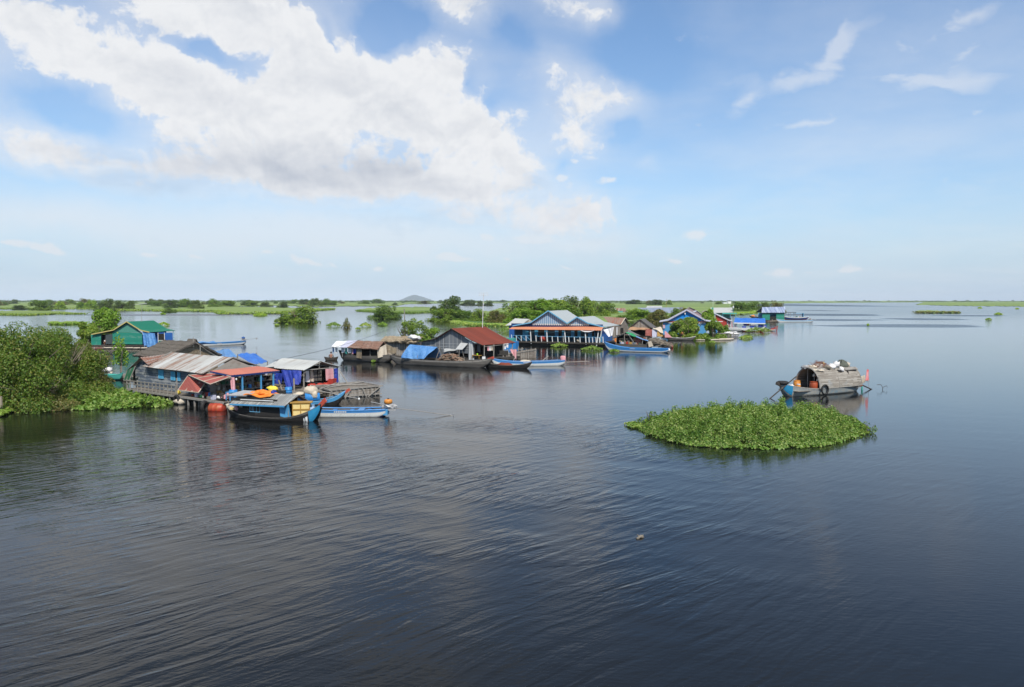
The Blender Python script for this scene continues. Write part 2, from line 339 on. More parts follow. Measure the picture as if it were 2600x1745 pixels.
def thatchm(name,c,c2,c3):
    m,n,b=newmat(name); v=oc(n); g=n.noise(n.map(v,sc=(6,6,1.5)),3,6,.7,.6); k=n.noise(v,1.3,5,.65); s=n.xyz(v)
    lay=n.m('FRACT',n.m('ADD',n.m('MULTIPLY',s[2],4.0),n.m('MULTIPLY',k,1.3)))
    col=n.mix(n.ramp(g,.3,.7),c,c2); col=n.mix(n.ramp(k,.45,.7,0,.7),col,c3); col=n.mix(n.ramp(lay,.75,1.0,0,.5),col,tuple(q*.3 for q in c))
    n.l(col,b.inputs['Base Color']); b.inputs['Roughness'].default_value=.95; b.inputs['Specular IOR Level'].default_value=.1
    bump(n,b,n.m('ADD',g,n.m('MULTIPLY',lay,.6)),.12,.9); return m
M={}
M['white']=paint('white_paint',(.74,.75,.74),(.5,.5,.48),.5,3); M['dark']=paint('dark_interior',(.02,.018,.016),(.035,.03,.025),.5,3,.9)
M['black']=paint('black_rubber',(.018,.018,.018),(.05,.048,.045),.5,6,.75); M['wood']=planks('weathered_wood',(.15,.13,.11),(.27,.24,.2),.14,'X')
M['woodz']=planks('weathered_board_wall',(.15,.125,.1),(.3,.26,.22),.17,'X',(.42,.4,.36),.4); M['pole']=paint('pole_wood',(.22,.19,.15),(.12,.1,.08),.8,4,.85)
M['drk_wood']=paint('wet_dark_wood',(.05,.043,.036),(.1,.085,.07),.8,3,.8); M['greypost']=paint('grey_timber',(.3,.28,.25),(.15,.135,.12),.8,4,.85)
M['bluep']=paint('sky_blue_paint',(.07,.28,.52),(.13,.37,.58),.6,2); M['blued']=paint('deep_blue_paint',(.02,.10,.35),(.04,.2,.5),.5,2)
M['red']=paint('red_paint',(.42,.045,.03),(.28,.04,.025),.7,3); M['orange']=tarp('orange_tarpaulin',(.78,.22,.02),(.85,.3,.05)); M['bluet']=tarp('royal_blue_tarpaulin',(.02,.13,.50),(.07,.25,.66))
M['bluet2']=tarp('light_blue_tarpaulin',(.07,.22,.50),(.16,.36,.62)); M['navyt']=tarp('dark_blue_tarpaulin',(.012,.03,.27),(.03,.07,.42)); M['whitec']=tarp('white_cloth',(.72,.71,.7),(.6,.58,.58),.02,.8)
M['pink']=tarp('pink_check_cloth',(.6,.28,.3),(.7,.42,.43),.02,.85); M['sack']=tarp('beige_sackcloth',(.55,.48,.38),(.42,.36,.27),.03,.9); M['yellow']=tarp('yellow_cloth',(.8,.6,.06),None,.02,.7)
M['crate']=paint('pale_yellow_board',(.78,.6,.25),(.7,.52,.2),.5,2); M['crate_f']=paint('ochre_crate_frame',(.42,.24,.05),(.3,.17,.04),.6,4)
M['zinc']=metal('zinc_sheet',(.5,.51,.5),(.3,.27,.22),.3,'X',.8,.5); M['steel']=paint('bare_steel',(.4,.4,.4),(.2,.19,.18),.6,8,.35); M['rope']=paint('rope',(.35,.33,.3),(.2,.18,.16),.6,9,.9)
M['wire']=paint('black_wire',(.02,.02,.022),None,.2,3,.6); M['jar']=paint('milky_blue_plastic',(.3,.42,.6),(.25,.36,.52),.4,2,.3); M['clayjar']=paint('orange_clay',(.36,.065,.02),(.22,.05,.02),.7,3,.55)
M['skin']=paint('brown_skin',(.27,.13,.08),(.22,.1,.06),.4,5,.5,.05); M['hair']=paint('black_hair',(.012,.01,.009),None,.2,5,.6)

def water_mat():
    m,n,b=newmat('lake_water'); g=nd(n.nt,'ShaderNodeNewGeometry').outputs['Position']
    b.inputs['Base Color'].default_value=(.0065,.0075,.0078,1); b.inputs['Roughness'].default_value=.03; b.inputs['IOR'].default_value=1.333; b.inputs['Specular IOR Level'].default_value=.5
    s=n.xyz(g)
    gw=n.vm('ADD',g,n.vm('MULTIPLY',n.vm('SUBTRACT',n.noise(g,.12,3,.5,col=True),(.5,.5,.5)),(1.6,1.6,0)))
    w1=n.noise(n.map(gw,rot=(0,0,rad(-43)),sc=(.55,3.0,1)),1.0,3,.45,.35)        # long oblique wavelets
    w2=n.noise(n.map(gw,rot=(0,0,rad(-30)),sc=(.7,2.3,1)),2.1,3,.5,.2)
    w3=n.noise(n.map(g,rot=(0,0,rad(8)),sc=(1.0,3.2,1)),3.2,3,.5)
    calm=n.ramp(n.noise(n.map(g,rot=(0,0,rad(20)),sc=(.05,.10,1)),1.0,4,.6),.38,.62,.18,1.15)
    left=n.ramp(n.m('MULTIPLY_ADD',s[1],-.05,s[0]),2.0,11.0,1.0,.17)                 # quieter water to the right
    near=n.m('MULTIPLY',n.ramp(s[1],30,52,1.0,.2),n.ramp(n.m('ADD',s[1],n.m('MULTIPLY',s[0],-.25)),13,26,.34,1.0))
    amp=n.m('MULTIPLY',n.m('MULTIPLY',calm,left),near)
    streak=None      # wind lanes where gusts roughen the far water
    for (px,py,rx,ry) in ((2150,777.5,360,8.5),(2110,800,230,4),(2120,813,200,4),(2340,811,190,3.5),(2310,828,290,6.5),(2450,802,150,2.5),(500,800,500,3),(2080,789,60,2)):
        P_=Wp(px,py); d_=(7*F/(py-ry-763)-7*F/(py+ry-763))/2; mp=nd(n.nt,'ShaderNodeMapping',vector_type='TEXTURE'); n.l(n.vm('ADD',g,n.vm('MULTIPLY',n.vm('SUBTRACT',n.noise(g,.03,2,.5,col=True),(.5,.5,.5)),(40,12,0))),mp.inputs[0])
        mp.inputs[1].default_value=(P_.x,7*F/(py-ry-763)-d_,0); mp.inputs[3].default_value=(rx*P_.y/F,d_*1.1,1e5); gg=nd(n.nt,'ShaderNodeTexGradient',gradient_type='QUADRATIC_SPHERE'); n.l(mp.outputs[0],gg.inputs[0])
        streak=n.m('ADD',gg.outputs[1],streak if streak is not None else 0.0)
    streak=n.ramp(n.m('MULTIPLY_ADD',n.m('SUBTRACT',n.noise(n.map(g,sc=(.006,.04,1)),1.0,4,.6),.5),.9,n.m('MULTIPLY',streak,2.0)),.18,.5)
    far=n.ramp(s[1],120,220,0.0,1.0); lane=streak
    h=n.m('MULTIPLY',n.m('MULTIPLY_ADD',w1,.072,n.m('MULTIPLY',w2,.021)),amp)
    w4=n.noise(n.map(g,rot=(0,0,rad(5)),sc=(.35,1.1,1)),1.0,3,.6)
    h=n.m('MULTIPLY_ADD',w3,.0034,h); h=n.m('MULTIPLY_ADD',w4,n.m('MULTIPLY_ADD',lane,.22,n.m('MULTIPLY',far,.035)),h)
    bump(n,b,h,1.0,1.0)
    n.l(n.m('ADD',n.ramp(s[1],90,450,.02,.13),n.m('MULTIPLY',lane,.16)),b.inputs['Roughness'])
    return m
M['water']=water_mat()
def grid_plane(name,m,R,z=0.0):
    return mk(name,[(-R,-200,z),(R,-200,z),(R,R,z),(-R,R,z)],[(0,1,2,3)],m)
wat=tag(grid_plane('water',M['water'],12000),kind='structure')
bed=tag(mk('ground',[(-12500,-300,-4),(12500,-300,-4),(12500,12500,-4),(-12500,12500,-4)],[(0,1,2,3)],paint('lake_bed',(.05,.045,.03))),kind='structure')
# ---------------- vegetation ----------------
LEAF={'g':leafmat('leaf_mid_green',(.10,.19,.028),(.20,.32,.045),(.30,.38,.07)),
 'y':leafmat('leaf_bright_green',(.16,.30,.025),(.27,.42,.045),(.36,.47,.08)),
 'd':leafmat('leaf_dark_green',(.075,.13,.035),(.13,.20,.05),(.19,.24,.07)),
 'o':leafmat('leaf_olive',(.12,.15,.04),(.21,.22,.065),(.28,.22,.09)),
 'h':leafmat('hyacinth_leaf',(.13,.25,.035),(.24,.37,.06),(.37,.44,.12),.3,.35),
 'i':leafmat('island_leaf',(.075,.17,.03),(.25,.39,.07),(.42,.48,.16),.3,.3),
 'b':leafmat('big_bush_leaf',(.075,.155,.025),(.18,.27,.04),(.30,.28,.08),.35,.2)}
M['bark']=paint('bark',(.14,.11,.08),(.22,.19,.15),.7,5,.9)
M['twig']=paint('pale_twig',(.30,.25,.19),(.18,.15,.11),.7,5,.9)
def leaf_faces(P,N,size,asp=.5,rng=RN):
    """one rhombus leaf at each point P, its face turned to N"""
    n=len(P); N=N/np.linalg.norm(N,axis=1,keepdims=True)
    r=rng.normal(size=(n,3)); a=np.cross(N,r); a/=np.linalg.norm(a,axis=1,keepdims=True); b=np.cross(N,a)
    s=(size*rng.uniform(.6,1.35,n))[:,None]; bend=N*s*.18
    V=np.stack([P-a*s*.5,P-b*s*asp*.5+bend,P+a*s*.5,P+b*s*asp*.5+bend],1).reshape(-1,3)
    return V
def np_mesh(name,V,m,parent=None,loc=None):
    me=bpy.data.meshes.new(name); nv=len(V); nf=nv//4
    me.vertices.add(nv); me.vertices.foreach_set('co',V.astype(np.float32).ravel())
    me.loops.add(nv); me.loops.foreach_set('vertex_index',np.arange(nv,dtype=np.int32))
    me.polygons.add(nf); me.polygons.foreach_set('loop_start',np.arange(0,nv,4,dtype=np.int32))
    try: me.polygons.foreach_set('loop_total',np.full(nf,4,dtype=np.int32))
    except Exception: pass
    me.update(calc_edges=True); me.validate()
    me.materials.append(m)
    o=bpy.data.objects.new(name,me); C.objects.link(o)
    if parent: o.parent=parent
    if loc is not None: o.location=loc
    return o
def crown_pts(bl,n,rng=RN,inner=.25,zmin=0.0):
    bl=np.array(bl,float); wts=(bl[:,3]*bl[:,4]+bl[:,4]*bl[:,5]+bl[:,3]*bl[:,5]); wts/=wts.sum()
    k=rng.choice(len(bl),n,p=wts); d=rng.normal(size=(n,3)); d/=np.linalg.norm(d,axis=1,keepdims=True)
    r=np.where(rng.random(n)<inner,rng.uniform(.35,.9,n),rng.uniform(.86,1.1,n))[:,None]
    P=bl[k,:3]+d*bl[k,3:]*r; N=d/bl[k,3:]; N/=np.linalg.norm(N,axis=1,keepdims=True)
    N=N*.8+rng.normal(size=(n,3))*.55+np.array([0,0,.45])
    ok=P[:,2]>zmin; return P[ok],N[ok]
def lobes(n,rng,rx,ry,h,z0=0.0,sz=.2,shape='dome'):
    out=[]
    for i in range(n):
        a=rng.uniform(0,2*pi); t=rng.uniform(0,1)**.6; e=rng.uniform(0,1)
        if i<n*.38: e=rng.uniform(0,.12); t=rng.uniform(.45,1)
        r=t*(sqrt(max(0,1-e*e*.85)) if shape=='dome' else (.55+.45*sin(pi*min(1,e+.15))))
        s=sz*rng.uniform(.6,1.25)
        out.append((cos(a)*r*rx*(1-s*.6),sin(a)*r*ry*(1-s*.6),z0+(h-z0)*(e*(1-s*.55)),s*rx*1.1,s*ry*1.1,s*h*.95))
    return out
def branches(mb,rng,h,spread,n=6,r=.12,z0=-.6):
    for i in range(n):
        a=rng.uniform(0,2*pi); t=rng.uniform(.3,1); p=[(0,0,z0)]; 
        x=cos(a)*spread*t; y=sin(a)*spread*t
        pts=[(x*.1,y*.1,z0),(x*.3,y*.3,h*.3),(x*.65,y*.65,h*.6),(x+rng.uniform(-.1,.1)*spread,y,h*rng.uniform(.8,.98))]
        mb.tube(pts,r,5,r*.2)
        mb.tube([pts[2],(pts[2][0]+rng.uniform(-.4,.4)*spread,pts[2][1]+rng.uniform(-.4,.4)*spread,h*rng.uniform(.7,.95))],r*.5,4,r*.1)
TP=[]   # unit bush templates: 1 wide, 1 high
def bush_template(seed,lf,n=5200,size=.06,shape='dome',nl=22,sz=.22):
    g=np.random.default_rng(seed); P,N=crown_pts(lobes(nl,g,.5,.5,1.0,.0,sz,shape),n,g)
    o=np_mesh('crown',leaf_faces(P,N,size,.6,g),LEAF[lf]); me=o.data; bpy.data.objects.remove(o)
    b=MB(); branches(b,g,.85,.35,6,.022,-.1); t=b.build('trunk',M['bark']); tm=t.data; bpy.data.objects.remove(t)
    return me,tm
TM={}
for i,(k,sh) in enumerate([('g','dome'),('y','dome'),('d','dome'),('o','dome'),('g','tree'),('y','tree'),('d','tree'),('o','tree')]):
    TM[k+sh[0]]=[bush_template(100+i*3+j,k,7000 if j==0 else 6400,.058,sh,44 if j else 56,.22 if j else .19) for j in range(2)]
def bush(px,base,wpx,top,kind='gd',label=None,group=None,cat='bush',depth=1.0,name='bush',parts=True,j=None):
    p=Wp(px,base); d=p.y; wd=wpx*sqrt(d*d+p.x**2)/F*1.0; wd=wpx*d/F; p=Vector((p.x*(1+.45*wd*depth/d),p.y+.45*wd*depth,0)); h=max(.3,Zat(p,top))
    cm,tm=TM[kind][random.randrange(2) if j is None else j]
    rz=random.uniform(0,6.28)
    if parts:
        r=thing(name,label,cat,p,rz,group)
        c=bpy.data.objects.new('crown',cm); t=bpy.data.objects.new('trunk',tm)
        for q in (c,t): C.objects.link(q); q.parent=r; q.scale=(wd*1.04,wd*depth,h*1.02)
    else:
        r=bpy.data.objects.new(name,cm); C.objects.link(r); r.location=p; r.rotation_euler=(0,0,rz); r.scale=(wd*1.04,wd*depth,h*1.02); tag(r,label,cat,group)
    return r
def marshm(name,a,b_,c):
    m,n,b=newmat(name); g=nd(n.nt,'ShaderNodeNewGeometry').outputs['Position']
    k=n.noise(n.map(g,sc=(.02,.02,.3)),1,6,.65); k2=n.noise(g,.35,5,.7); k3=n.noise(n.map(g,sc=(.004,.012,.1)),1,3,.5)
    col=n.mix(n.ramp(k,.35,.65),a,b_); col=n.mix(n.ramp(k2,.45,.75,0,.6),col,c); col=n.mix(n.ramp(k3,.45,.6,0,.5),col,tuple(q*1.35 for q in a))
    n.l(col,b.inputs['Base Color']); b.inputs['Roughness'].default_value=.8; bump(n,b,k2,.9,.9); return m
M['marsh']=marshm('marsh_grass',(.19,.26,.055),(.13,.20,.04),(.08,.13,.03))
M['hyb']=marshm('hyacinth_bed',(.10,.2,.02),(.06,.13,.02),(.03,.07,.012))
def ragged(pts,z0=.0,n=7,j=1.4,seed=1):
    """picture outline -> uneven outline on the water"""
    r=random.Random(seed); out=[]
    for i in range(len(pts)):
        a=pts[i]; b=pts[(i+1)%len(pts)]; k=max(1,int(abs(b[0]-a[0])/n))
        for t in range(k):
            f=t/k; x=a[0]+(b[0]-a[0])*f; y=a[1]+(b[1]-a[1])*f
            if t or 1: y+=r.uniform(-j,j)*min(1.0,(y-763.8)/22)
            out.append(Wp(x,max(y,764.2)))
    return out
def mat_land(name,pts,label,h=.5,m='marsh',n=7,j=1.2,seed=1,cat=None,kind='stuff',tuft=None,tcol='g'):
    o2=ragged(pts,0,n,j,seed); mb=MB(); k=len(o2)
    if sum((o2[i].x*o2[(i+1)%k].y-o2[(i+1)%k].x*o2[i].y) for i in range(k))<0: o2.reverse()
    c=sum(o2,Vector())/k; sh=1.2
    v=[(p.x,p.y,-.3) for p in o2]+[(p.x,p.y,h*.8+.25*h*sin(i*2.3)) for i,p in enumerate(o2)]
    f=[tuple(range(k,2*k))]+[(i,(i+1)%k,(i+1)%k+k,i+k) for i in range(k)]
    mb.add(v,f); o=mb.build(name,M[m]); 
    import bmesh
    bm=bmesh.new(); bm.from_mesh(o.data); bmesh.ops.triangulate(bm,faces=[q for q in bm.faces if len(q.verts)>4]); bm.to_mesh(o.data); bm.free()
    return tag(o,label,cat or 'marsh',kind=kind)
def edge_grass(name,pts,label,step,h,w,lf='g',seed=5,depth=3.0,nrow=3,cat='grass'):
    """tufts of blades along a shoreline given as picture points"""
    g=np.random.default_rng(seed); P=[];N=[]
    for i in range(len(pts)-1):
        a=Wp(*pts[i]); b=Wp(*pts[i+1]); L=(b-a).length; k=max(2,int(L/step))
        t=g.random(k*nrow); q=np.outer(1-t,a[:])+np.outer(t,b[:]); q[:,1]+=g.random(len(t))**2*depth; q[:,0]+=g.normal(size=len(t))*.5
        P.append(q)
    P=np.concatenate(P); n=len(P); P[:,2]=g.uniform(.0,h*.75,n)
    N=g.normal(size=(n,3))*.55+np.array([0,-.6,.6])
    V=leaf_faces(P,N,w,.75,g); return tag(np_mesh(name,V,LEAF[lf]),label,cat,kind='stuff')
# --- far marshland sheets (outlines traced on the water) ---
y18=lambda u,v:Z(18,u,v); y17=lambda u,v:Z(17,u,v); y19=lambda u,v:Z(19,u,v)
far=[]
mat_land('marsh',[(-420,785),(70,785),(150,783.5),(250,785),(310,789),(420,791),(545,792.5),(560,798),(640,799),(720,797),(845,787),(800,783.5),(700,783),(650,780.5),(560,780),(640,777.5),(700,776.5),(815,779),(1005,778),(1030,773),(1100,771.5),(1260,770.5),(1420,770),(1420,764.3),(-420,764.3)],'wide green marsh with scattered bushes reaching the horizon on the left',.7,seed=3)
mat_land('marsh',[(905,791),(960,793),(1040,796),(1092,794.5),(1092,781),(1010,781),(960,783),(925,786)],'green reed bed behind the round bush in mid lake',.8,seed=4)
mat_land('marsh',[(1180,800),(1300,826),(1420,832),(1560,828),(1640,812),(1760,806),(1880,801),(1935,794),(1960,786),(1900,779),(1930,772),(2060,769.4),(2360,767.6),(2360,764.2),(1300,764.2),(1290,780),(1240,792)],'bright green marsh field behind the floating village',.7,seed=5)
mat_land('marsh',[(2325,774),(2400,776.5),(2520,778),(2620,778.5),(2900,780),(3100,764.3),(2360,764.3)],'flat green marsh strip on the right horizon',.6,seed=6)
mat_land('reed_bed',[(-30,800),(60,801.5),(130,798.5),(212,798.5),(150,792.5),(90,790.5),(-30,792)],'low reed strip left of the green house, farther of two',.6,seed=7,cat='reeds')
mat_land('reed_bed',[(121,824.5),(165,825),(212,823),(200,819),(160,820),(125,819)],'short reed strip left of the green house, nearer of two',.5,seed=8,cat='reeds')
mat_land('reed_bed',[(2324,793),(2340,796),(2400,796.5),(2440,795.5),(2420,793),(2380,791.5),(2340,791)],'thin green islet in open water near the right horizon',.8,seed=9,cat='reeds')
mat_land('hyacinth_bed',[(1160,820),(1200,828),(1270,829),(1310,830),(1330,815),(1240,803),(1180,808)],'light green hyacinth bed behind the rusty roofed house',.35,'hyb',seed=10,cat='water plants')
edge_grass('shore_grass',[(-100,786),(250,786),(310,790),(545,793),(560,799),(700,798),(845,787)],'long grass along the shore of the left marsh',.35,1.6,.9,'g',21,9,3)
edge_grass('shore_grass',[(905,791),(960,794),(1040,797),(1092,795)],'long grass at the edge of the reed bed in mid lake',.2,1.3,.7,'g',22,7,4)
edge_grass('shore_grass',[(1860,801),(1935,795)],'long grass on the marsh point beside the blue canopy raft',.2,1.3,.6,'y',23,7,4)
edge_grass('reed_tufts',[(-30,800.5),(60,802),(130,799),(212,799)],'reed tufts on the farther reed strip',.2,1.1,.6,'g',24,7,4)
edge_grass('reed_tufts',[(121,825),(165,825.5),(212,823.5)],'reed tufts on the nearer reed strip',.08,.9,.4,'y',25,3,5)
edge_grass('reed_tufts',[(2324,796),(2440,796)],'reed tufts on the thin islet near the right horizon',.12,1.5,.6,'o',26,5,4)
edge_grass('hyacinth_leaves',[(1150,820),(1200,828.5),(1275,829.5),(1320,831)],'bright hyacinth leaves behind the rusty roofed house',.035,.9,.34,'h',27,7,7,'water plants')
# --- hill ---
mh=paint('far_hill_forest',(.035,.06,.045),(.09,.09,.07),.6,.004)
hv=[];hf=[]; hy=11000
for i in range(41):
    u=i/40; X_=1016+u*84; zt=max(0.0,Zat((0,hy),763-14.5*max(0,(1-abs((u-.42)/(.42 if u<.42 else .58))**1.35))+sin(i*1.7)*.25))
    for j,(k,q) in enumerate(((0,-420),(.62,-210),(1,0),(.55,230),(0,440))): hv.append((( X_-CX)/F*hy,hy+q,zt*k-2))
for i in range(40):
    for j in range(4): hf.append((i*5+j,(i+1)*5+j,(i+1)*5+j+1,i*5+j+1))
tag(mk('hill',hv,hf,mh,smooth=True),kind='structure')
# --- named bushes and trees (centre, foot row, width, top row) ---
NB=[(755,821.5,118,779,'gd','round leafy bush standing alone in the water, left of two in mid lake'),(978,811,84,776,'gd','round leafy bush in the water, right of two in mid lake'),
 (1102,794,26,777,'dd','small dark round bush left of the tall tree clump in mid lake'),(1147,812,74,757,'dt','tall dark green tree on the clump behind the rusty roof'),
 (1125,817,86,784,'gd','spreading green bush at the left foot of the tall tree clump'),(1178,816,60,788,'gd','leafy bush right of the tall tree clump'),(1225,818,70,786,'gd','pale bush left of the mast on the rusty roof'),
 (1262,822,66,790,'od','olive bush right of the mast above the rusty roofed house'),(1308,822,120,767,'gd','large green bush left behind the blue veranda house'),(1370,818,130,763,'yd','bright green bush behind the big blue gable'),
 (1335,828,120,785,'yd','light green bush over the small white roof'),(1446,812,78,755,'dt','dark round topped tree behind the blue veranda house, left of two'),(1488,812,60,757,'gt','round topped tree behind the blue veranda house, right of two'),
 (1410,815,90,761,'gd','mid green bush between the bright bush and the round topped tree'),(1425,822,120,775,'gd','broad bush just behind the grey zinc ridge'),(1510,806,80,766,'gd','green bush right of the two round topped trees'),
 (1540,800,60,769,'gd','low bush behind the pink gabled shack'),(1620,815,112,786,'yd','leafy bright bush behind the brown thatched hut'),(1585,822,60,800,'gd','green bush left of the grey plank gable'),
 (1668,820,70,788,'od','olive brown bush between thatched hut and bright blue house'),(1710,812,50,784,'gd','small green bush above the left eave of the bright blue house'),(1740,806,50,782,'od','olive bush beyond the bright blue house'),
 (1665,776,50,762,'dd','dark bush in the field above the long blue roof'),(1612,774,56,761,'dd','dark bush in the field behind the two round topped trees'),
 (1880,793,60,768,'gd','green bush left of the green stilt house, nearest of three'),(1920,790,60,766,'gd','green bush behind the blue canopy raft'),(1944,793,52,770,'dd','dark bush touching the left of the green stilt house'),(1972,795,48,768,'od','rusty brown tree above the striped zinc roof'),
 (100,788,18*3,762.5,'gd','green bush on the far marsh near the left edge'),(50,787,46,776,'dd','low dark bush on the shore near the left edge'),(125,786,44,775,'dd','low dark bush left of the bright shore tree'),(154,785,30,765,'yt','bright green shore tree, left of two near the left edge'),
 (206,784,28,768,'yd','small bright green tree left of the bigger bright one'),(233,784,36,762,'yt','bright green shore tree, bigger of two near the left edge'),(262,793,44,770,'dd','dark bush at the water left of the tall aerial'),
 (276,788,40,760,'dt','tall dark tree on the far shore above the green roof'),(305,789,46,767,'dt','dark tree on the far shore left of the aerial'),(332,786,30,765,'dd','dark bush just left of the aerial'),(395,780,46,765,'gd','grey green bush right of the aerial'),
 (436,784,40,762,'dt','dark tree on the left marsh, beyond the aerial'),(430,794,38,782,'gd','low green bush on the marsh shore right of the green roof'),(470,783,44,760,'gt','pale green tree on the left marsh'),(500,786,40,764,'dd','dark bush beside the pale marsh tree'),
 (545,781,40,763,'gd','green bush on the left marsh, centre'),(580,780,44,764,'gd','green bush right of centre on the left marsh'),(640,778,40,765,'gd','green bush on the left marsh above the open channel'),(676,779,34,767,'dd','small dark bush above the alone standing bush'),
 (719,782,32,767,'dd','dark round bush on the reed bed above the alone standing bush'),(775,775,44,761,'dd','dark bush at the end of the far left marsh'),(795,776,30,763,'gd','green bush right of the dark one on the far marsh'),
 (868,772,22,766,'od','small olive bush in the far field left of the hill'),(925,773,34,763,'gd','dark bush left below the hill'),(958,772,40,760,'gt','tall green tree left below the hill'),(1003,776,20,769,'dd','small bush at the tip of the far spit'),
 (1075,772,40,764,'od','grey green bush right below the hill'),(1188,776,48,761,'dd','dark feathery bush right of the tall tree clump'),(1217,777,20,763,'dd','dark round bush left of the mast'),(1240,777,28,765,'dd','dark bush right of the mast')]
for q in NB: bush(*q[:5],label=q[5],cat='tree' if q[4][1]=='t' else 'bush',name='tree' if q[4][1]=='t' else 'bush')
# scattered small bushes on the far marsh (nothing tells them apart)
r=random.Random(4)
def scatter(x0,x1,y0,y1,n,s,kinds):
    for i in range(n):
        by=y0+(y1-y0)*r.random()**1.6; d=7*F/(by-763); wd=r.uniform(.7,1.6)*s*(1 if by<770 else 1.15); hh=r.uniform(.26,.5)*wd
        hh=min(hh,9.0); top=by-hh*F/d
        bush(r.uniform(x0,x1),by,wd*F/d,top,r.choice(kinds),'small bush dotted over the far marsh','small bushes dotted over the far marsh',parts=False)
scatter(-60,860,765.4,778,125,12,['gd','dd','od','dd','gt'])
scatter(860,1420,765.4,770,60,15,['gd','dd','dd'])
scatter(1500,1900,765.4,776,46,10,['gd','dd','od'])
scatter(1900,2600,764.8,766.5,26,16,['gd','dd'])
scatter(1300,1560,776,800,16,5,['gd','yd','gd'])
# the wood on the horizon reads as one mass
g=np.random.default_rng(5); bl=[]
for i in range(420):
    X_=g.uniform(-1.0,.34)**1; yy=g.uniform(2300,4300); h_=g.uniform(3,7.5)*(1.15 if X_<-.15 else .8); bl.append((X_*yy*1.0+yy*.0,yy,h_*.35,g.uniform(14,45),14,h_*.68))
for i in range(60):
    yy=g.uniform(3000,4500); bl.append((g.uniform(.3,.8)*yy,yy,1.5,g.uniform(20,50),14,g.uniform(1.5,4)))
P,N=crown_pts(bl,75000,g,.1); tag(np_mesh('far_wood',leaf_faces(P,N,3.6,.6,g),LEAF['d']),'dark line of woodland along the horizon','woodland',kind='stuff')

# --- near plants ---
def near_tree(name,label,px,base,bl,n,size,lf,tn=7,h=3,spread=2,asp=.5,seed=1,cat='bush',bark='bark',r=.08,extra=None):
    p=Wp(px,base) if not isinstance(px,Vector) else px
    g=np.random.default_rng(seed); t=thing(name,label,cat,p)
    P,N=crown_pts(bl,n,g,.3); np_mesh('crown',leaf_faces(P,N,size,asp,g),LEAF[lf],t)
    mb=MB(); branches(mb,g,h,spread,tn,r); mb.build('trunk',M[bark],t); return t
g=np.random.default_rng(8)
def lob(n,rx,ry,h,sz,seed,off=(0,0),z0=0,shape='dome'):
    q=lobes(n,np.random.default_rng(seed),rx,ry,h,z0,sz,shape); return [(a+off[0],b+off[1],c,d,e,f) for a,b,c,d,e,f in q]
# big bushes on the left
near_tree('bush','huge dark green bush at the left edge of the picture',20,1035,lob(110,5.3,3.8,5.35,.15,31)+lob(26,3.4,2.6,5.2,.2,131),76000,.145,'b',12,4.6,3.4,.55,31,'bush','bark',.09)
near_tree('bush','tall olive green bush right of the huge one',128,1010,lob(80,4.3,3.0,4.7,.165,32,(0,.6))+lob(22,2.6,2.0,4.5,.22,132,(-.3,.5)),56000,.14,'b',14,4.2,3.2,.55,32,'bush','twig',.06)
near_tree('bush','browner low bush beside the hyacinth bed',190,985,lob(46,2.7,2.2,3.5,.2,33,(0,.8)),22000,.15,'o',16,3.0,2.4,.5,33,'bush','twig',.05)
near_tree('bush','low bush with bare twigs in front of the hyacinth bed',95,1038,lob(20,3.2,1.6,2.0,.2,34),14000,.13,'o',18,2.3,2.6,.5,34,'bush','twig',.035)
# tree behind the green house
near_tree('tree','bright green tree behind the green house, nearer the roof',275,868,lob(56,3.5,3.2,5.4,.2,35,z0=.2),17000,.32,'y',8,4.5,2.2,.6,35,'tree','bark',.15)
near_tree('tree','darker green tree at the left gable of the green house',232,872,lob(20,2.6,2.6,3.7,.22,36),9000,.3,'g',8,3.0,2.0,.6,36,'tree','bark',.12)
# sapling by the log raft
near_tree('sapling','slim sapling with pale leaves beside the log raft',307,945,lob(16,.95,.9,3.9,.20,37,z0=1.3,shape='t'),620,.24,'y',6,3.6,.7,.5,37,'sapling','twig',.04)
# tree by the utility pole
near_tree('tree','open crowned small tree at the foot of the wooden pole',1040,888,lob(34,2.9,2.2,4.1,.17,38,(.4,0),z0=1.3,shape='t'),5200,.24,'g',8,3.7,2.4,.55,38,'tree','bark',.10)
near_tree('bush','low bright bush behind the grey house gable',1098,868,lob(12,2.4,2.0,2.2,.24,39),3500,.26,'y',5,1.8,1.5,.55,39)
# bush in front of the bright blue house
near_tree('bush','dense green bush growing in front of the bright blue house',1748,864,lob(40,4.0,2.8,3.7,.19,40,(0,1.5)),15000,.33,'g',10,4.4,4,.55,40)
near_tree('bush','green bush filling the gap between blue house and red house',1812,862,lob(16,2.2,2.0,3.2,.24,41),5000,.33,'g',6,2.4,1.2,.55,41)
near_tree('tree','bright tree over the roof between blue house and red house',1803,846,lob(18,2.4,2.2,5.0,.24,42,z0=1.4,shape='t'),4200,.36,'y',6,4,1.2,.55,42,'tree','bark',.14)
near_tree('bush','small green bush left of the red house wall',1832,850,lob(10,2.4,2.0,2.9,.25,43),2500,.35,'g',5,2,1.2,.55,43)

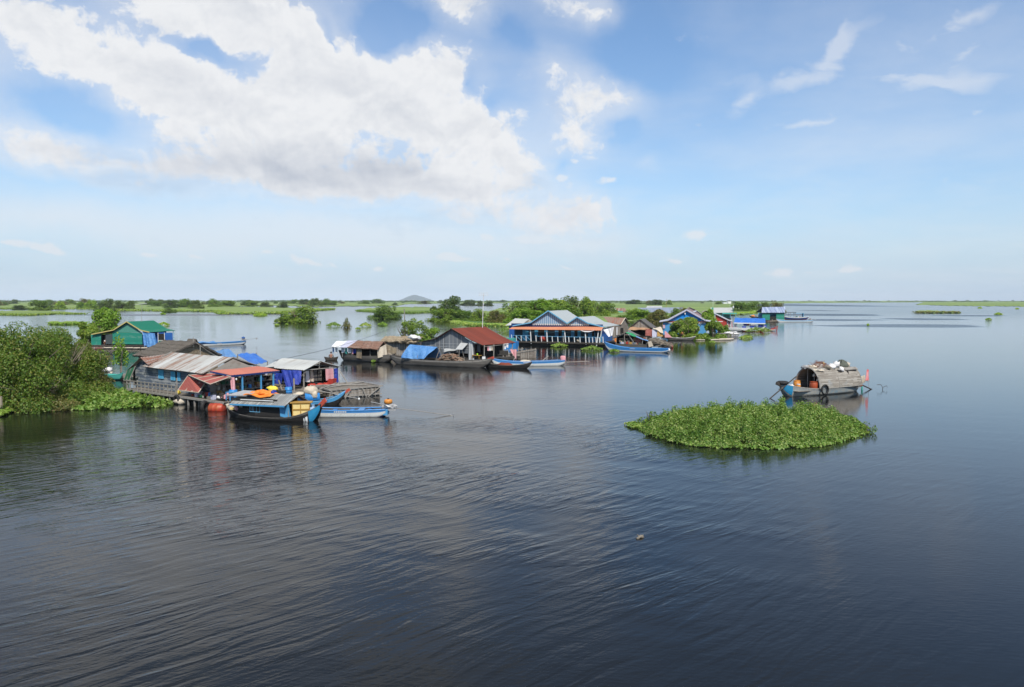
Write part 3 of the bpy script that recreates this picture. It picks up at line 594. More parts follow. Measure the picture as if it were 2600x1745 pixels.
def hyac(name,label,pts,n,size,hz=.45,lf='h',seed=1,hump=0.0,asp=.75,flower=False,cat='water plants',clump=0,cr_=.26):
    """water hyacinth: floating rosettes of upright rounded leaves inside a picture outline"""
    g=np.random.default_rng(seed); o=[Wp(*q) for q in pts]; xs=[p.x for p in o]; ys=[p.y for p in o]
    c=Vector((sum(xs)/len(xs),sum(ys)/len(ys),0)); P=g.uniform((min(xs),min(ys)),(max(xs),max(ys)),(n*3,2)); ins=np.zeros(len(P),bool); k=len(o); dist=np.full(len(P),1e9)
    for i in range(k):
        a=o[i];b=o[(i+1)%k]; cr=((a.y>P[:,1])!=(b.y>P[:,1]))&(P[:,0]<(b.x-a.x)*(P[:,1]-a.y)/((b.y-a.y) or 1e-9)+a.x); ins^=cr
        ab=np.array([b.x-a.x,b.y-a.y]); t=np.clip(((P-[a.x,a.y])@ab)/(ab@ab+1e-9),0,1); dist=np.minimum(dist,np.linalg.norm(P-[a.x,a.y]-t[:,None]*ab,axis=1))
    rg=.30*(np.sin(P[:,0]*3.1+seed)+np.sin(P[:,0]*7.3+P[:,1]*4.1)*.7+np.sin(P[:,1]*5.7-P[:,0]*2.1)*.6)*(1.0 if hump else .6)
    ins&=(dist>rg*min(1.0,max(xs)-min(xs)-1)*.6) if max(xs)-min(xs)>4 else True
    P=P[ins];dist=dist[ins]; P=P[:n];dist=dist[:n]; n=len(P)
    w_=(np.sin(P[:,0]*2.3+seed)*np.sin(P[:,1]*1.9+seed*2)+np.sin(P[:,0]*5.1+P[:,1]*2.2)*np.sin(P[:,1]*4.3-P[:,0]*1.3+seed))*.4+.5
    e=np.clip(dist/1.2,0,1); top=hz*(.35+.45*e+.35*w_*e)+hump*np.clip(dist/2.0,0,1)**.8*(.62+.75*w_)
    z=top*g.uniform(.45,1.0,n)**.8
    if clump:       # tufts: leaves crowd round many stems of different height
        ci=g.integers(0,n,n//clump); cc=P[ci]; ct=top[ci]*g.uniform(.62,1.22,len(ci)); k=g.integers(0,len(ci),n); rr=cr_*g.uniform(.7,1.3,len(ci))[k]
        ph=g.uniform(0,2*pi,n); rad_=np.sqrt(g.random(n)); P=cc[k]+np.column_stack([np.cos(ph),np.sin(ph)])*(rad_*rr)[:,None]; z=ct[k]*(1-.62*rad_**2)*g.uniform(.72,1.0,n)
        N=np.column_stack([np.cos(ph)*rad_*.9,np.sin(ph)*rad_*.9,np.full(n,.75)])+g.normal(size=(n,3))*.38
    Q=np.column_stack([P,z]); N=N if clump else g.normal(size=(n,3))*.5+np.array([0,-.1,.75])
    V=leaf_faces(Q,N,size,asp,g)
    V=V.reshape(-1,4,3); V=V-np.array([c.x,c.y,0]); ob=np_mesh(name,V.reshape(-1,3),LEAF[lf],None,(c.x,c.y,0)); return tag(ob,label,cat,kind='stuff')
hyac('hyacinth_bed','bright green water hyacinth bed in front of the weathered blue house',[(20,1040),(90,1043),(180,1043),(260,1042),(330,1039),(400,1035),(438,1030),(432,1018),(380,1010),(330,1000),(300,992),(240,975),(170,975),(60,1000),(30,1020)],19000,.19,.52,'h',51,clump=14,cr_=.24)
hyac('hyacinth_bed','small hyacinth patch in the left corner below the huge bush',[(-60,1058),(10,1060),(36,1046),(30,1030),(-60,1030)],2600,.2,.55,'h',52)
hyac('plant_island','large floating island of leafy green plants in the right foreground',[(1632,1080),(1640,1105),(1700,1125),(1780,1134),(1880,1140),(1990,1139),(2080,1132),(2140,1119),(2186,1105),(2196,1092),(2175,1074),(2120,1062),(2000,1056),(1900,1052),(1800,1054),(1720,1060),(1660,1070)],120000,.12,.50,'i',53,.52,.42,clump=62,cr_=.27)
hyac('plant_island','thin trailing stems of plants at the left tip of the island',[(1584,1078),(1600,1088),(1640,1092),(1640,1080),(1610,1074)],700,.13,.25,'i',54)
hyac('hyacinth_bed','light hyacinth fringe along the near edge of the island',[(1640,1100),(1700,1127),(1790,1137),(1900,1143),(2060,1138),(2140,1123),(2196,1106),(2200,1096),(2140,1113),(2060,1128),(1900,1132),(1790,1127),(1700,1116),(1650,1092)],4600,.14,.28,'h',55,clump=16,cr_=.2)
near_tree('water_plant','upright dark tipped weeds on the left shoulder of the island',1650,1080,lob(8,.8,.5,.75,.3,56,(0,.3)),420,.13,'g',5,.9,.5,.5,56,'plant','bark',.02)
near_tree('water_plant','sprig of thin weeds at the right tip of the island',2203,1100,lob(6,.5,.5,.55,.35,57),260,.12,'g',4,.6,.4,.4,57,'plant','bark',.015)
# hyacinth clumps here and there
CLM=[(1503,892,58,'hyacinth clump in front of the blue house railing, left of two'),(1560,896,30,'hyacinth clump with pale flowers against the long blue boat'),(1420,883,46,'thin row of hyacinth under the veranda of the blue house'),
 (847,831.5,40,'small green clump left of the brown plant spike'),(928,831.5,34,'small green clump right of the brown plant spike'),(971,828,26,'round clump of water plants below the right mid lake bush'),(909,839,14,'tiny clump of water plants nearer than the spike'),
 (703,828,12,'tiny clump of plants below the left mid lake bush'),(728,826.5,8,'tiniest clump of plants under the mid lake bush'),(948,921.5,9,'tiny hyacinth clump beside the hull of the thatched houseboat'),(985,918,14,'hyacinth clump between houseboat and tarp boat'),
 (625,1043,0,''),(1290,846,60,'hyacinth patch behind the rusty roof corner'),(1808,864,36,'hyacinth fringe at the foot of the bright blue house bush'),(1895,862,40,'hyacinth clump in front of the low fish pen'),(1808,873,18,'small floating weed clump in front of the blue house bush'),
 (1925,846,70,'green weed bed below the blue canopy raft'),(2510,814,18,'small green clump in open water at the right'),(2488,783.6,12,'dark speck of weed far right'),(2582,785.5,10,'speck of weed at the far right edge'),(2204,827.5,6,'tiny weed tuft in open water right of the green stilt house'),
 (2535,800,22,'thin weed strip in open water far right'),(415,829,34,'light green weed patch right of the green roof'),(414,799.5,16,'small bare bush stump in the channel above the green roof'),(660,803.5,40,'low weed strip left of the mid lake bush'),(248,799,18,'tiny weed islet above the green house tree'),(537,1000,0,'')]
for px,py,wp,lb in CLM:
    if not wp: continue
    d=7*F/(py-763); wd=wp/2; hh=.55 if d<160 else .9; sq=max(1.0,min(4,wd*.10*(py-763)/40))
    area=wp*d/F*1.6; sz=max(.2,d/F*3.2)
    hyac('hyacinth_clump',lb,[(px-wd,py-sq*.6),(px-wd*.5,py+.4),(px+wd*.6,py+.3),(px+wd,py-sq*.7),(px+wd*.5,py-sq*1.7),(px-wd*.5,py-sq*1.6)],int(260+area*60),sz,hh,'h' if d<200 else 'y',int(px)%97)
# ---------------- tracing frames, boats, people ----------------
class Fr:
    """upright frame standing on the water: origin A, s axis towards B, v axis away from the camera"""
    def __init__(s,A,B=None,ang=None):
        s.O=Vector((A[0],A[1],0)); s.a=rad(ang) if ang is not None else atan2(B[1]-A[1],B[0]-A[0])
        s.U=Vector((cos(s.a),sin(s.a),0)); s.V=Vector((-sin(s.a),cos(s.a),0))
    def p(s,i,u,v,vv=0.0):
        d=ray(*Z(i,u,v)); t=(vv+s.O.dot(s.V))/d.dot(s.V); P=d*t-s.O; return Vector((P.dot(s.U),vv,HC+d.z*t))
    def g(s,i,u,v,z):
        d=ray(*Z(i,u,v)); t=(z-HC)/d.z; P=d*t-s.O; return Vector((P.dot(s.U),P.dot(s.V),z))
    def sd(s,i,u,v,ss):
        d=ray(*Z(i,u,v)); t=(ss+s.O.dot(s.U))/d.dot(s.U); P=d*t-s.O; return Vector((ss,P.dot(s.V),HC+d.z*t))
    def thing(s,name,label,cat,group=None): return thing(name,label,cat,s.O,s.a,group)
    def at(s,S_,v=0,z=0): return s.O+s.U*S_+s.V*v+Vector((0,0,z))
def plz(p,dz): return Vector((p[0],p[1],p[2]+dz))
def qf(q): return (1-.1*q/.55,.62*q/.55) if q<=.55 else ((.9-.25*(q-.55)/.3,.62+.33*(q-.55)/.3) if q<=.85 else (.65*(1-(q-.85)/.15),.95+.05*(q-.85)/.15))
def boat(root,L,B,zm,r0,r1,w0=.05,w1=.05,wl=-.22,bands=(),inner='wood',rail=None,k=2.6,deck=.12,c0=1,c1=1,N=28,railr=.035,e=.16):
    def hw(t): return B/2*(1-(1-w0)*max(0,1-t/.45)**2.2)*(1-(1-w1)*max(0,(t-.55)/.45)**2.2)
    def zs(t): return zm+r0*max(0,1-t/.5)**k+r1*max(0,(t-.5)/.5)**k
    def zk(t): return wl+(zs(t)-.08-wl)*max(c0*max(0,1-t/e)**1.6,c1*max(0,(t-1+e)/e)**1.6)
    T=[i/N for i in range(N+1)]
    for (q0,q1,m,nm) in bands:
        mb=MB(); v=[];f=[]; qs=[q0+(q1-q0)*i/5 for i in range(6)]
        for sg in (-1,1):
            base=len(v)
            for t in T:
                a=zs(t);b=zk(t);h=hw(t)
                for q in qs:
                    fx,fz=qf(q); v.append((t*L,sg*h*fx,a+(b-a)*fz))
            for i in range(N):
                for j in range(5):
                    n=base+i*6+j; f.append((n,n+1,n+7,n+6) if sg>0 else (n,n+6,n+7,n+1))
        for ti,side in ((0,1),(N,-1)):
            for j in range(5):
                n=ti*6+j; n2=6*(N+1)+ti*6+j; f.append((n,n+1,n2+1,n2) if side>0 else (n,n2,n2+1,n+1))
        mb.add(v,f); mb.build(nm,M[m],root,True)
    v=[];f=[]; qs=[0,.2,.4,.6]
    for t in T:
        a=zs(t);b=zk(t);h=max(.01,hw(t)-.045); fl=max(b+.05,min(deck,a-.06))
        row=[]
        for sg in (1,-1):
            r_=[(t*L,sg*h*qf(q)[0],a-.002+(fl-a)*(q/.6)) for q in qs]; row+= r_ if sg>0 else r_[::-1]
        v+=row
    for i in range(N):
        for j in range(7): n=i*8+j; f.append((n,n+8,n+9,n+1))
    mk('inside',v,f,M[inner],root)
    if rail:
        mb=MB()
        for sg in (-1,1): mb.tube([(t*L,sg*(hw(t)-.02),zs(t)+.01) for t in T],railr,5)
        mb.build('gunwale',M[rail],root)
    return hw,zs,zk
def skinned(name,chains,m,parent,lev=1):
    """one continuous skin over joints: chains of (point, radius); first point of a later chain reuses a joint already there"""
    me=bpy.data.meshes.new(name); v=[];e=[];rr=[]; idx={}
    for ch in chains:
        pr=None
        for p,r_ in ch:
            key=tuple(round(q,3) for q in p)
            if key not in idx: idx[key]=len(v); v.append(p); rr.append(r_)
            if pr is not None and pr!=idx[key]: e.append((pr,idx[key]))
            pr=idx[key]
    me.from_pydata(v,e,[]); o=bpy.data.objects.new(name,me); C.objects.link(o)
    md=o.modifiers.new('skin','SKIN'); 
    for i,sv in enumerate(me.skin_vertices[0].data): sv.radius=(rr[i],rr[i]); sv.use_root=(i==0)
    ms=o.modifiers.new('sub','SUBSURF'); ms.levels=lev; ms.render_levels=lev
    me.materials.append(m); o.parent=parent; return o
def person(label,loc,rot,pose,shirt,trous,group=None,hat=None):
    t=thing('person',label,'person',loc,rot,group); J=pose
    hd=J['head']; up=(Vector(hd)-Vector(J['neck'])).normalized(); H0=Vector(hd)
    body=[[(J['pelvis'],.13),(J['waist'],.115),(J['chest'],.15),(J['neck'],.055),(tuple(H0-up*.03),.07),(tuple(H0+up*.05),.095),(tuple(H0+up*.12),.07)]]
    for s_ in ('l','r'):
        body.append([(J['chest'],.15),(J['sh_'+s_],.062),(J['el_'+s_],.042),(J['wr_'+s_],.028),(J['ha_'+s_],.035)])
        body.append([(J['pelvis'],.13),(J['hp_'+s_],.095),(J['kn_'+s_],.06),(J['an_'+s_],.038),(J['to_'+s_],.035)])
        w=Vector(J['wr_'+s_]); h=Vector(J['ha_'+s_]); d=(h-w).normalized(); sd_=d.cross(Vector((0,0,1))); sd_=sd_.normalized() if sd_.length>.1 else Vector((1,0,0))
        for i in range(5):
            b_=h+sd_*(.02*(i-2)); l=(.07,.08,.085,.075,.055)[i]
            body.append([(J['ha_'+s_],.035),(tuple(b_+d*.03),.010),(tuple(b_+d*(.03+l*.6)-Vector((0,0,.012))),.009),(tuple(b_+d*(.02+l)-Vector((0,0,.03))),.008)])
    skinned('body',body,M['skin'],t)
    f=Vector(J['face']).normalized(); mb=MB(); mb.lump(H0+up*.075-f*.03,.10,.10,.10,3,.05); mb.build('hair',M['hair'],t,True)
    fb=MB(); sdv=up.cross(f).normalized(); fb.lump(H0+f*.10+up*.01,.014,.014,.02,1,0,6,4); fb.lump(H0+f*.085-up*.035,.025,.02,.008,1,0,6,4)
    for s_ in(-1,1): fb.lump(H0+sdv*.1*s_+up*.01,.012,.02,.03,1,0,6,4)
    fb.build('face',M['skin'],t,True); eb=MB()
    for s_ in (-1,1): eb.lump(H0+f*.093+sdv*.033*s_+up*.035,.012,.012,.009,1,0,6,4)
    eb.build('eyes',M['hair'],t,True)
    if shirt: skinned('shirt',[[(J['waist'],.135),(J['chest'],.17)]]+[[(J['chest'],.17),(J['sh_'+s_],.08),(tuple((Vector(J['sh_'+s_])*.4+Vector(J['el_'+s_])*.6)),.06)] for s_ in 'lr'],M[shirt],t)
    if trous: skinned('trousers',[[(J['pelvis'],.15),(J['hp_'+s_],.115),(tuple((Vector(J['hp_'+s_])*.25+Vector(J['kn_'+s_])*.75)),.085)] for s_ in 'lr'],M[trous],t)
    return t
STAND=dict(pelvis=(0,0,.92),waist=(0,0,1.08),chest=(0,.01,1.28),neck=(0,0,1.46),head=(0,-.01,1.58),sh_l=(-.19,0,1.38),sh_r=(.19,0,1.38),el_l=(-.25,.02,1.1),el_r=(.25,-.02,1.1),wr_l=(-.24,-.08,.87),wr_r=(.22,-.2,.95),ha_l=(-.24,-.1,.8),ha_r=(.2,-.26,.92),
 hp_l=(-.1,0,.86),hp_r=(.1,0,.86),kn_l=(-.12,-.02,.48),kn_r=(.12,.02,.48),an_l=(-.13,.02,.08),an_r=(.13,.05,.08),to_l=(-.14,-.13,.04),to_r=(.14,-.1,.04),face=(0,-1,0))
SIT=dict(pelvis=(0,0,.12),waist=(0,-.03,.28),chest=(0,-.08,.48),neck=(0,-.1,.66),head=(0,-.14,.78),sh_l=(-.19,-.08,.58),sh_r=(.19,-.08,.58),el_l=(-.27,-.2,.36),el_r=(.27,-.2,.36),wr_l=(-.17,-.4,.3),wr_r=(.17,-.4,.3),ha_l=(-.14,-.46,.29),ha_r=(.14,-.46,.29),
 hp_l=(-.1,-.02,.1),hp_r=(.1,-.02,.1),kn_l=(-.22,-.38,.34),kn_r=(.22,-.38,.34),an_l=(-.12,-.42,.05),an_r=(.12,-.42,.05),to_l=(-.13,-.56,.03),to_r=(.13,-.56,.03),face=(0,-1,-.1))
# extra surface kinds
M['plankblue']=planks('blue_grey_plank_wall',(.045,.06,.085),(.17,.215,.28),.19,'Z',(.40,.41,.40),.75,gap=.13,lo=.50)
M['rustroof']=metal('rusted_corrugated_sheet',(.34,.30,.27),(.20,.075,.04),.9,'X',.6,.6,.40)
M['greyroof']=metal('old_zinc_sheet',(.42,.43,.42),(.20,.10,.06),.85,'X',.62,.5,.465,pv=.7,v2=(.62,.58,.53))
M['redsheet']=metal('red_painted_sheet',(.37,.10,.08),(.27,.07,.055),.3,'X',1.2,.5,.6,ripple=.18,pv=.15)
M['redroof']=metal('orange_red_sheet',(.45,.16,.115),(.30,.12,.09),.4,'Y',1.3,.5,.6,pv=.15)
M['rustred']=metal('rust_red_roof',(.20,.042,.022),(.12,.03,.018),.5,'Y',.85,.7,.5,ripple=.2,pv=.3)
M['palezinc']=metal('pale_zinc_sheet',(.46,.47,.45),(.27,.23,.19),.7,'X',.85,.5,.54,ripple=.2,pv=.3,v2=(.88,.88,.88))
M['greenroof']=metal('green_painted_sheet',(.008,.17,.10),(.01,.12,.075),.3,'X',1,.45,.6,ripple=.22,pv=.12)
M['greenwall']=planks('green_plank_wall',(.02,.19,.13),(.025,.25,.18),.26,'Z',(.16,.30,.24),.45,.7,.05,lo=.56); M['greenpale']=paint('pale_green_gable',(.07,.25,.19),(.10,.29,.22),.4,2)
M['greendk']=paint('grey_green_door',(.06,.075,.075),(.04,.05,.05),.4,3); M['cream']=paint('cream_trim',(.5,.42,.16),(.4,.33,.12),.4,4)
M['bluetrim']=paint('light_blue_trim',(.16,.42,.62),(.12,.34,.55),.4,3); M['shutter']=paint('turquoise_shutter',(.08,.38,.60),(.05,.28,.5),.5,3)
M['greensh']=paint('dark_green_panel',(.03,.14,.07),(.02,.09,.05),.5,3); M['barrelr']=paint('rusty_red_drum',(.42,.045,.025),(.4,.15,.04),.6,2,.45); M['barrelb']=paint('blue_drum',(.03,.22,.55),(.03,.15,.4),.4,2,.4)
M['thatch']=thatchm('grey_thatch',(.10,.085,.07),(.20,.18,.155),(.14,.12,.10)); M['thatchtan']=thatchm('tan_palm_leaf_wall',(.30,.23,.15),(.42,.35,.25),(.24,.18,.12)); M['thatchred']=thatchm('reddish_palm_thatch',(.20,.105,.075),(.32,.20,.15),(.36,.28,.24))
M['greywall']=metal('grey_tin_wall',(.17,.185,.20),(.11,.10,.09),.6,'X',.95,.6,.52,pv=.45,v2=(.7,.7,.72)); M['hullblk']=planks('tarred_hull',(.018,.017,.016),(.035,.032,.03),.16,'Z',(.10,.09,.08),.25,.55,.08,lo=.6)
M['hullgrey']=planks('grey_weathered_hull',(.07,.065,.06),(.13,.12,.105),.2,'Z',(.2,.19,.17),.35,.8,.06); M['hullwhite']=paint('white_hull_paint',(.66,.67,.64),(.4,.4,.38),.5,2,.4); M['hullnavy']=paint('navy_hull_paint',(.012,.03,.13),(.02,.05,.2),.5,2,.4)
M['brightblue']=paint('bright_blue_hull',(.045,.21,.50),(.10,.32,.62),.5,2,.35); M['prowred']=paint('prow_red',(.45,.07,.04),(.3,.08,.05),.6,5); M['prowblue']=paint('prow_blue',(.02,.22,.42),(.04,.3,.5),.5,4)
M['orangem']=paint('orange_engine_paint',(.65,.25,.04),(.45,.18,.04),.5,6,.4); M['glass']=paint('dark_window_glass',(.03,.04,.05),(.06,.08,.1),.4,2,.15,.05,.6); M['slat']=planks('grey_roof_slats',(.15,.15,.145),(.36,.36,.34),.2,'X',(.42,.42,.4),.5,.8,.14)
M['netg']=paint('teal_net',(.05,.3,.26),(.08,.4,.34),.5,6,.9); M['lilac']=paint('pale_lilac',(.5,.5,.6),(.4,.4,.5),.3,3)
CL_=['whitec','pink','navyt','netg','red','sack','bluet2','whitec']
def goods(root,fr_pts,n,seed,sz=(.12,.35),name='goods'):
    """small stock on shelves: list of boxes between two points"""
    r=random.Random(seed)
    a,b=map(Vector,fr_pts); k=0
    for i in range(n):
        f=(i+r.random()*.6)/n; p=a.lerp(b,f); s_=r.uniform(*sz); m=r.choice(['crate_f','rustroof','sack','barrelb','wood','pole','hullgrey','greypost','greensh','drk_wood','lilac','red'])
        mb=MB(); 
        if r.random()<.5: mb.box(p.x-s_*.5,p.x+s_*.5,p.y-s_*.4,p.y+s_*.4,p.z,p.z+s_*r.uniform(.6,1.3))
        else: mb.lathe((p.x,p.y,p.z),[(s_*.4,0),(s_*.45,s_*.3),(s_*.4,s_*.9),(s_*.2,s_*1.05)],9)
        mb.build(name,M[m],root)
def logs(root,name,m,pts,r_=.09): mb=MB(); [mb.tube(list(p),r_,6) for p in pts]; mb.each(name[:-2] if name=='branches' else name.rstrip('s'),M[m],root)
def tyre(label,loc,R=.3,r_=.09,rot=None,group=None):
    Mx=(rot or Matrix.Identity(3)); t=thing('tyre',label,'tyre',loc,0,group); mb=MB(); mb.torus((0,0,0),R-r_,r_,Mx); mb.build('tread',M['black'],t,True); return t
def barrel(name,label,loc,mat_,R=.29,H=.88,lying=None,hoops=True,cat='barrel',group=None):
    t=thing(name,label,cat,loc,lying if lying is not None else 0,group); Mx=Matrix.Rotation(pi/2,3,'Y') if lying is not None else None
    pr=[(R*.93,0),(R,.02),(R,H*.32),(R*1.04,H*.34),(R,H*.36),(R,H*.64),(R*1.04,H*.66),(R,H*.68),(R,H-.02),(R*.93,H)]
    MB().lathe((0,0,0),pr,18,Mx).build('drum',M[mat_],t,True); return t
# ================= left group: weathered blue house, shop, huts =================
B=Fr(Wp(*Z(2,240,860),.55),Wp(*Z(2,1700,1065),.55)); B.O.z=0
h=B.thing('floating_house','weathered blue plank house with rust streaked zinc roof and a railed walkway at the left','house')
# wall with its cross gable
wy=1.0; gp=B.p(2,455,400,wy); el=B.p(2,570,520,wy)
wl_=B.p(2,380,700,wy).x; zf=.6
MB().poly([(wl_,wy,zf),(9.2,wy,zf),(9.2,wy,2.2),(el.x,wy,2.24),(gp.x,wy,gp.z-.03),(wl_,wy,2.28)],.06,(0,-1,0)).build('wall',M['plankblue'],h)
MB().poly([(9.2,wy+.02,zf),(9.2,4.4,zf),(9.2,4.4,2.3),(9.2,2.8,2.98),(9.2,wy+.02,2.2)],.05,(1,0,0)).build('end_wall',M['woodz'],h)
MB().poly([(wl_,wy+.03,zf),(wl_,4.4,zf),(wl_,4.4,2.2),(wl_,wy+.03,2.2)],.05,(-1,0,0)).build('wall',M['woodz'],h)
MB().corr((1.35,.62,2.20),(9.05,.62,2.14),(9.0,2.85,3.08),(1.35,2.85,3.1),.16,.022).corr((9.0,4.9,2.35),(1.35,4.9,2.35),(1.35,2.86,3.09),(9.0,2.86,3.07),.2,.02).build('roof',M['greyroof'],h)
MB().beam((1.2,.6,2.2),(1.2,2.85,3.14),.1,.06).beam((9.12,.55,2.16),(9.12,2.85,3.1),.12,.05).beam((9.12,4.95,2.33),(9.12,2.85,3.1),.12,.05).build('barge_board',M['greypost'],h)
# rusted cross-gable roof on the left
g0=B.p(2,455,400,.75); g1=B.p(2,240,600,.75); e1=B.p(2,572,508,.75)
MB().corr((e1.x,.7,e1.z),(1.3,2.6,2.92),(1.1,3.4,3.05),(g0.x,.7,g0.z+.02),.17,.02).build('roof',M['rustroof'],h)
MB().corr((g1.x,3.2,g1.z-.02),(g1.x,.7,g1.z),(g0.x,.7,g0.z),(g0.x,3.2,g0.z),.2,.015).build('side_roof',M['rustroof'],h)
# leaning green panel and dark side room
a_=B.p(2,375,525,.5); b_=B.p(2,285,735,.3); c_=B.p(2,200,735,.3); d_=B.p(2,255,590,.5)
MB().poly([c_,b_,a_,d_],.04).build('leaning_panel',M['greensh'],h)
fm=MB(); [fm.beam(p,q,.06) for p,q in ((c_,d_),(b_,a_),(c_,b_),(c_.lerp(b_,.5),d_.lerp(a_,.5)))]; fm.build('panel_frame',M['greypost'],h)
MB().box(wl_-1.0,wl_-.03,1.3,1.36,zf,2.1).build('side_wall',M['dark'],h)
def shutter(fr,root,i,u0,v0,u1,v1,vv,m='shutter',name='shutter',t=.04,frame='bluetrim'):
    a=fr.p(i,u0,v0,vv); b=fr.p(i,u1,v1,vv); x0,x1=sorted((a.x,b.x)); z0,z1=sorted((a.z,b.z))
    o=MB().box(x0,x1,vv-t,vv,z0,z1).build(name,M[m],root)
    if frame:
        f=MB().box(x0,x0+.04,vv-t-.015,vv-t,z0,z1).box(x1-.04,x1,vv-t-.015,vv-t,z0,z1).box(x0+.04,x1-.04,vv-t-.015,vv-t,z1-.04,z1).box(x0+.04,x1-.04,vv-t-.015,vv-t,z0,z0+.04).box(x0+.04,x1-.04,vv-t-.015,vv-t,(z0+z1)/2-.02,(z0+z1)/2+.02)
        f.build('frame',M[frame],o)
    return o
shutter(B,h,2,720,575,795,715,.96); shutter(B,h,2,903,600,970,740,.95); shutter(B,h,2,1000,612,1045,748,.95)
w_=B.p(2,970,605,.96); w2=B.p(2,1000,740,.96); wo=MB().box(w_.x,w2.x,.94,.965,w2.z,w_.z).build('window',M['dark'],h)
# walkway, rail and stilts
dk=MB()
for k in range(6): dk.box(-.05,12.4,.0+k*.17,.155+k*.17,.52,.56)
dk.build('walkway',M['wood'],h)
rl=MB(); ps=MB()
for zz,dz in ((.98,.02),(1.2,.0)): rl.beam((-.02,.02,zz-.04),(6.75,.02,zz+.02),.05,.045)
rl.beam((-.05,-.02,.5),(12.4,-.02,.5),.05,.13)
r=random.Random(3)
for k in range(14): x=.05+k*.51; rl.beam((x,.02,.55),(x+r.uniform(-.03,.03),.02,1.24+r.uniform(-.05,.06)),.055,.05)
rl.beam((6.9,0,.1),(6.9,0,1.75),.06); rl.build('railing',M['greypost'],h)
for k in range(16): x=.4+k*.78; ps.beam((x,.05,-.8),(x+r.uniform(-.05,.05),.05,.5),.10,.09)
for k in range(6): ps.beam((1+k*2,1.6,-.8),(1+k*2,1.6,.5),.12)
ps.each('stilt',M['greypost'],h)
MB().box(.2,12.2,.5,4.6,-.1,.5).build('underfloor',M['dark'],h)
# antenna post, ridge tile bits
MB().tube([(5.0,2.9,3.0),(5.0,2.9,3.75)],.03,5).build('roof_post',M['greypost'],h)
# ---- shop under the orange-red roof on the right end ----
s=B.thing('floating_shop','open shop under an orange red tin roof with light blue posts and propped red awnings','shop')
A1=B.g(2,1480,597,2.38);A2=B.g(2,1790,662,2.1);A3=B.g(3,885,525,2.08);A4=B.g(3,600,470,2.36)
MB().corr(A2,A3,A4,A1,.22,.02,.02,-.04).build('roof',M['redroof'],s)
fb=MB(); fb.beam(plz(A2,-.06),plz(A3,-.07),.03,.12); fb.beam(plz(A1,-.05),plz(A2,-.06),.03,.1); fb.build('fascia',M['hullnavy'],s)
eu=(Vector(A3)-Vector(A2)); P0=Vector(A2)
for i,(u0,v0) in enumerate(((455,592),(690,565),(858,548))):
    q=B.g(3,u0,v0,2.02); f=max(.1,min(.98,(q-P0).dot(eu)/eu.length_squared)); q=P0+eu*f; q.x-=.08
    MB().beam((q.x,q.y,.55),(q.x,q.y,2.06),.09).build('post',M['bluep'],s)
sx=A2.x
MB().box(8.9,sx+.9,.2,6.6,.46,.56).build('deck',M['wood'],s)
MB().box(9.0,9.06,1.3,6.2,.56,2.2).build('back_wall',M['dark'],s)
sh=MB()
for zz in (.95,1.3,1.65): sh.box(9.1,9.5,1.4,6.0,zz,zz+.03)
sh.box(9.9,10.3,1.4,4.4,.95,1.0); sh.build('shelf',M['wood'],s)
for k,zz in enumerate((.6,.98,1.33,1.68)): goods(s,((9.35,1.5,zz),(9.35,5.9,zz)),12,40+k,(.14,.34))
goods(s,((10.1,1.4,1.0),(10.1,4.3,1.0)),9,47,(.12,.26)); goods(s,((9.0,.75,.6),(11.4,.75,.6)),8,49,(.16,.4)); goods(s,((8.0,.4,.58),(11.0,.25,.58)),8,48,(.12,.3))
st=MB()
for k in range(9): st.beam((9.2+k*.42,.22,-.7),(9.2+k*.42,.22,.5),.08)
for k in range(8): st.beam((sx+.8,.6+k*.75,-.7),(sx+.8,.6+k*.75,.5),.09)
st.box(8.8,sx+.92,.14,.22,.36,.5); st.box(sx+.9,sx+.97,.2,6.6,.36,.5); st.each('stilt',M['greypost'],s)
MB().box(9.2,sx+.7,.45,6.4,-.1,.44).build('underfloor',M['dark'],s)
bl=thing('light_bulb','white bulb hanging from the corner of the shop roof','lamp',B.at(A2.x-.1,A2.y+.45,2.0),0); MB().tube([(0,0,0),(0,0,-.12)],.008,4).build('cord',M['wire'],bl); MB().lathe((0,0,-.28),[(.02,0),(.06,.04),(.055,.1),(.03,.16)],10).build('bulb',M['white'],bl,True)
# propped awnings (red panels in pale frames)
P1=B.g(2,1160,663,1.93);P2=B.g(2,1480,800,1.64);P3=B.g(2,1790,685,2.02);P4=B.g(2,1530,635,2.14);L1=B.g(2,1005,885,.92);L2=B.g(2,1310,925,.92);L3=B.g(2,1400,790,1.42)
a2=thing('awning','upper red panel awning in pale frame, propped nearly flat','awning',B.O,B.a); MB().poly([P1,P2,P3,P4],.03).build('panel',M['redsheet'],a2)
f=MB(); [f.beam(plz(p,.03),plz(q,.03),.05,.04) for p,q in ((P1,P2),(P2,P3),(P3,P4),(P4,P1),(P1.lerp(P2,.36),P4.lerp(P3,.36)),(P1.lerp(P2,.70),P4.lerp(P3,.70)))]; f.build('frame',M['sack'],a2)
a1=thing('awning','lower red panel awning sloping down over the walkway','awning',B.O,B.a); MB().poly([P1+Vector((0,-.05,-.05)),L3,L2,L1],.03).build('panel',M['redsheet'],a1)
f=MB(); T1=P1+Vector((0,-.05,-.05)); [f.beam(plz(p,.03),plz(q,.03),.05,.04) for p,q in ((T1,L1),(L1,L2),(L2,L3),(T1.lerp(L3,.38),L1.lerp(L2,.36)),(T1.lerp(L3,.75),L1.lerp(L2,.66)))]; f.build('frame',M['sack'],a1)
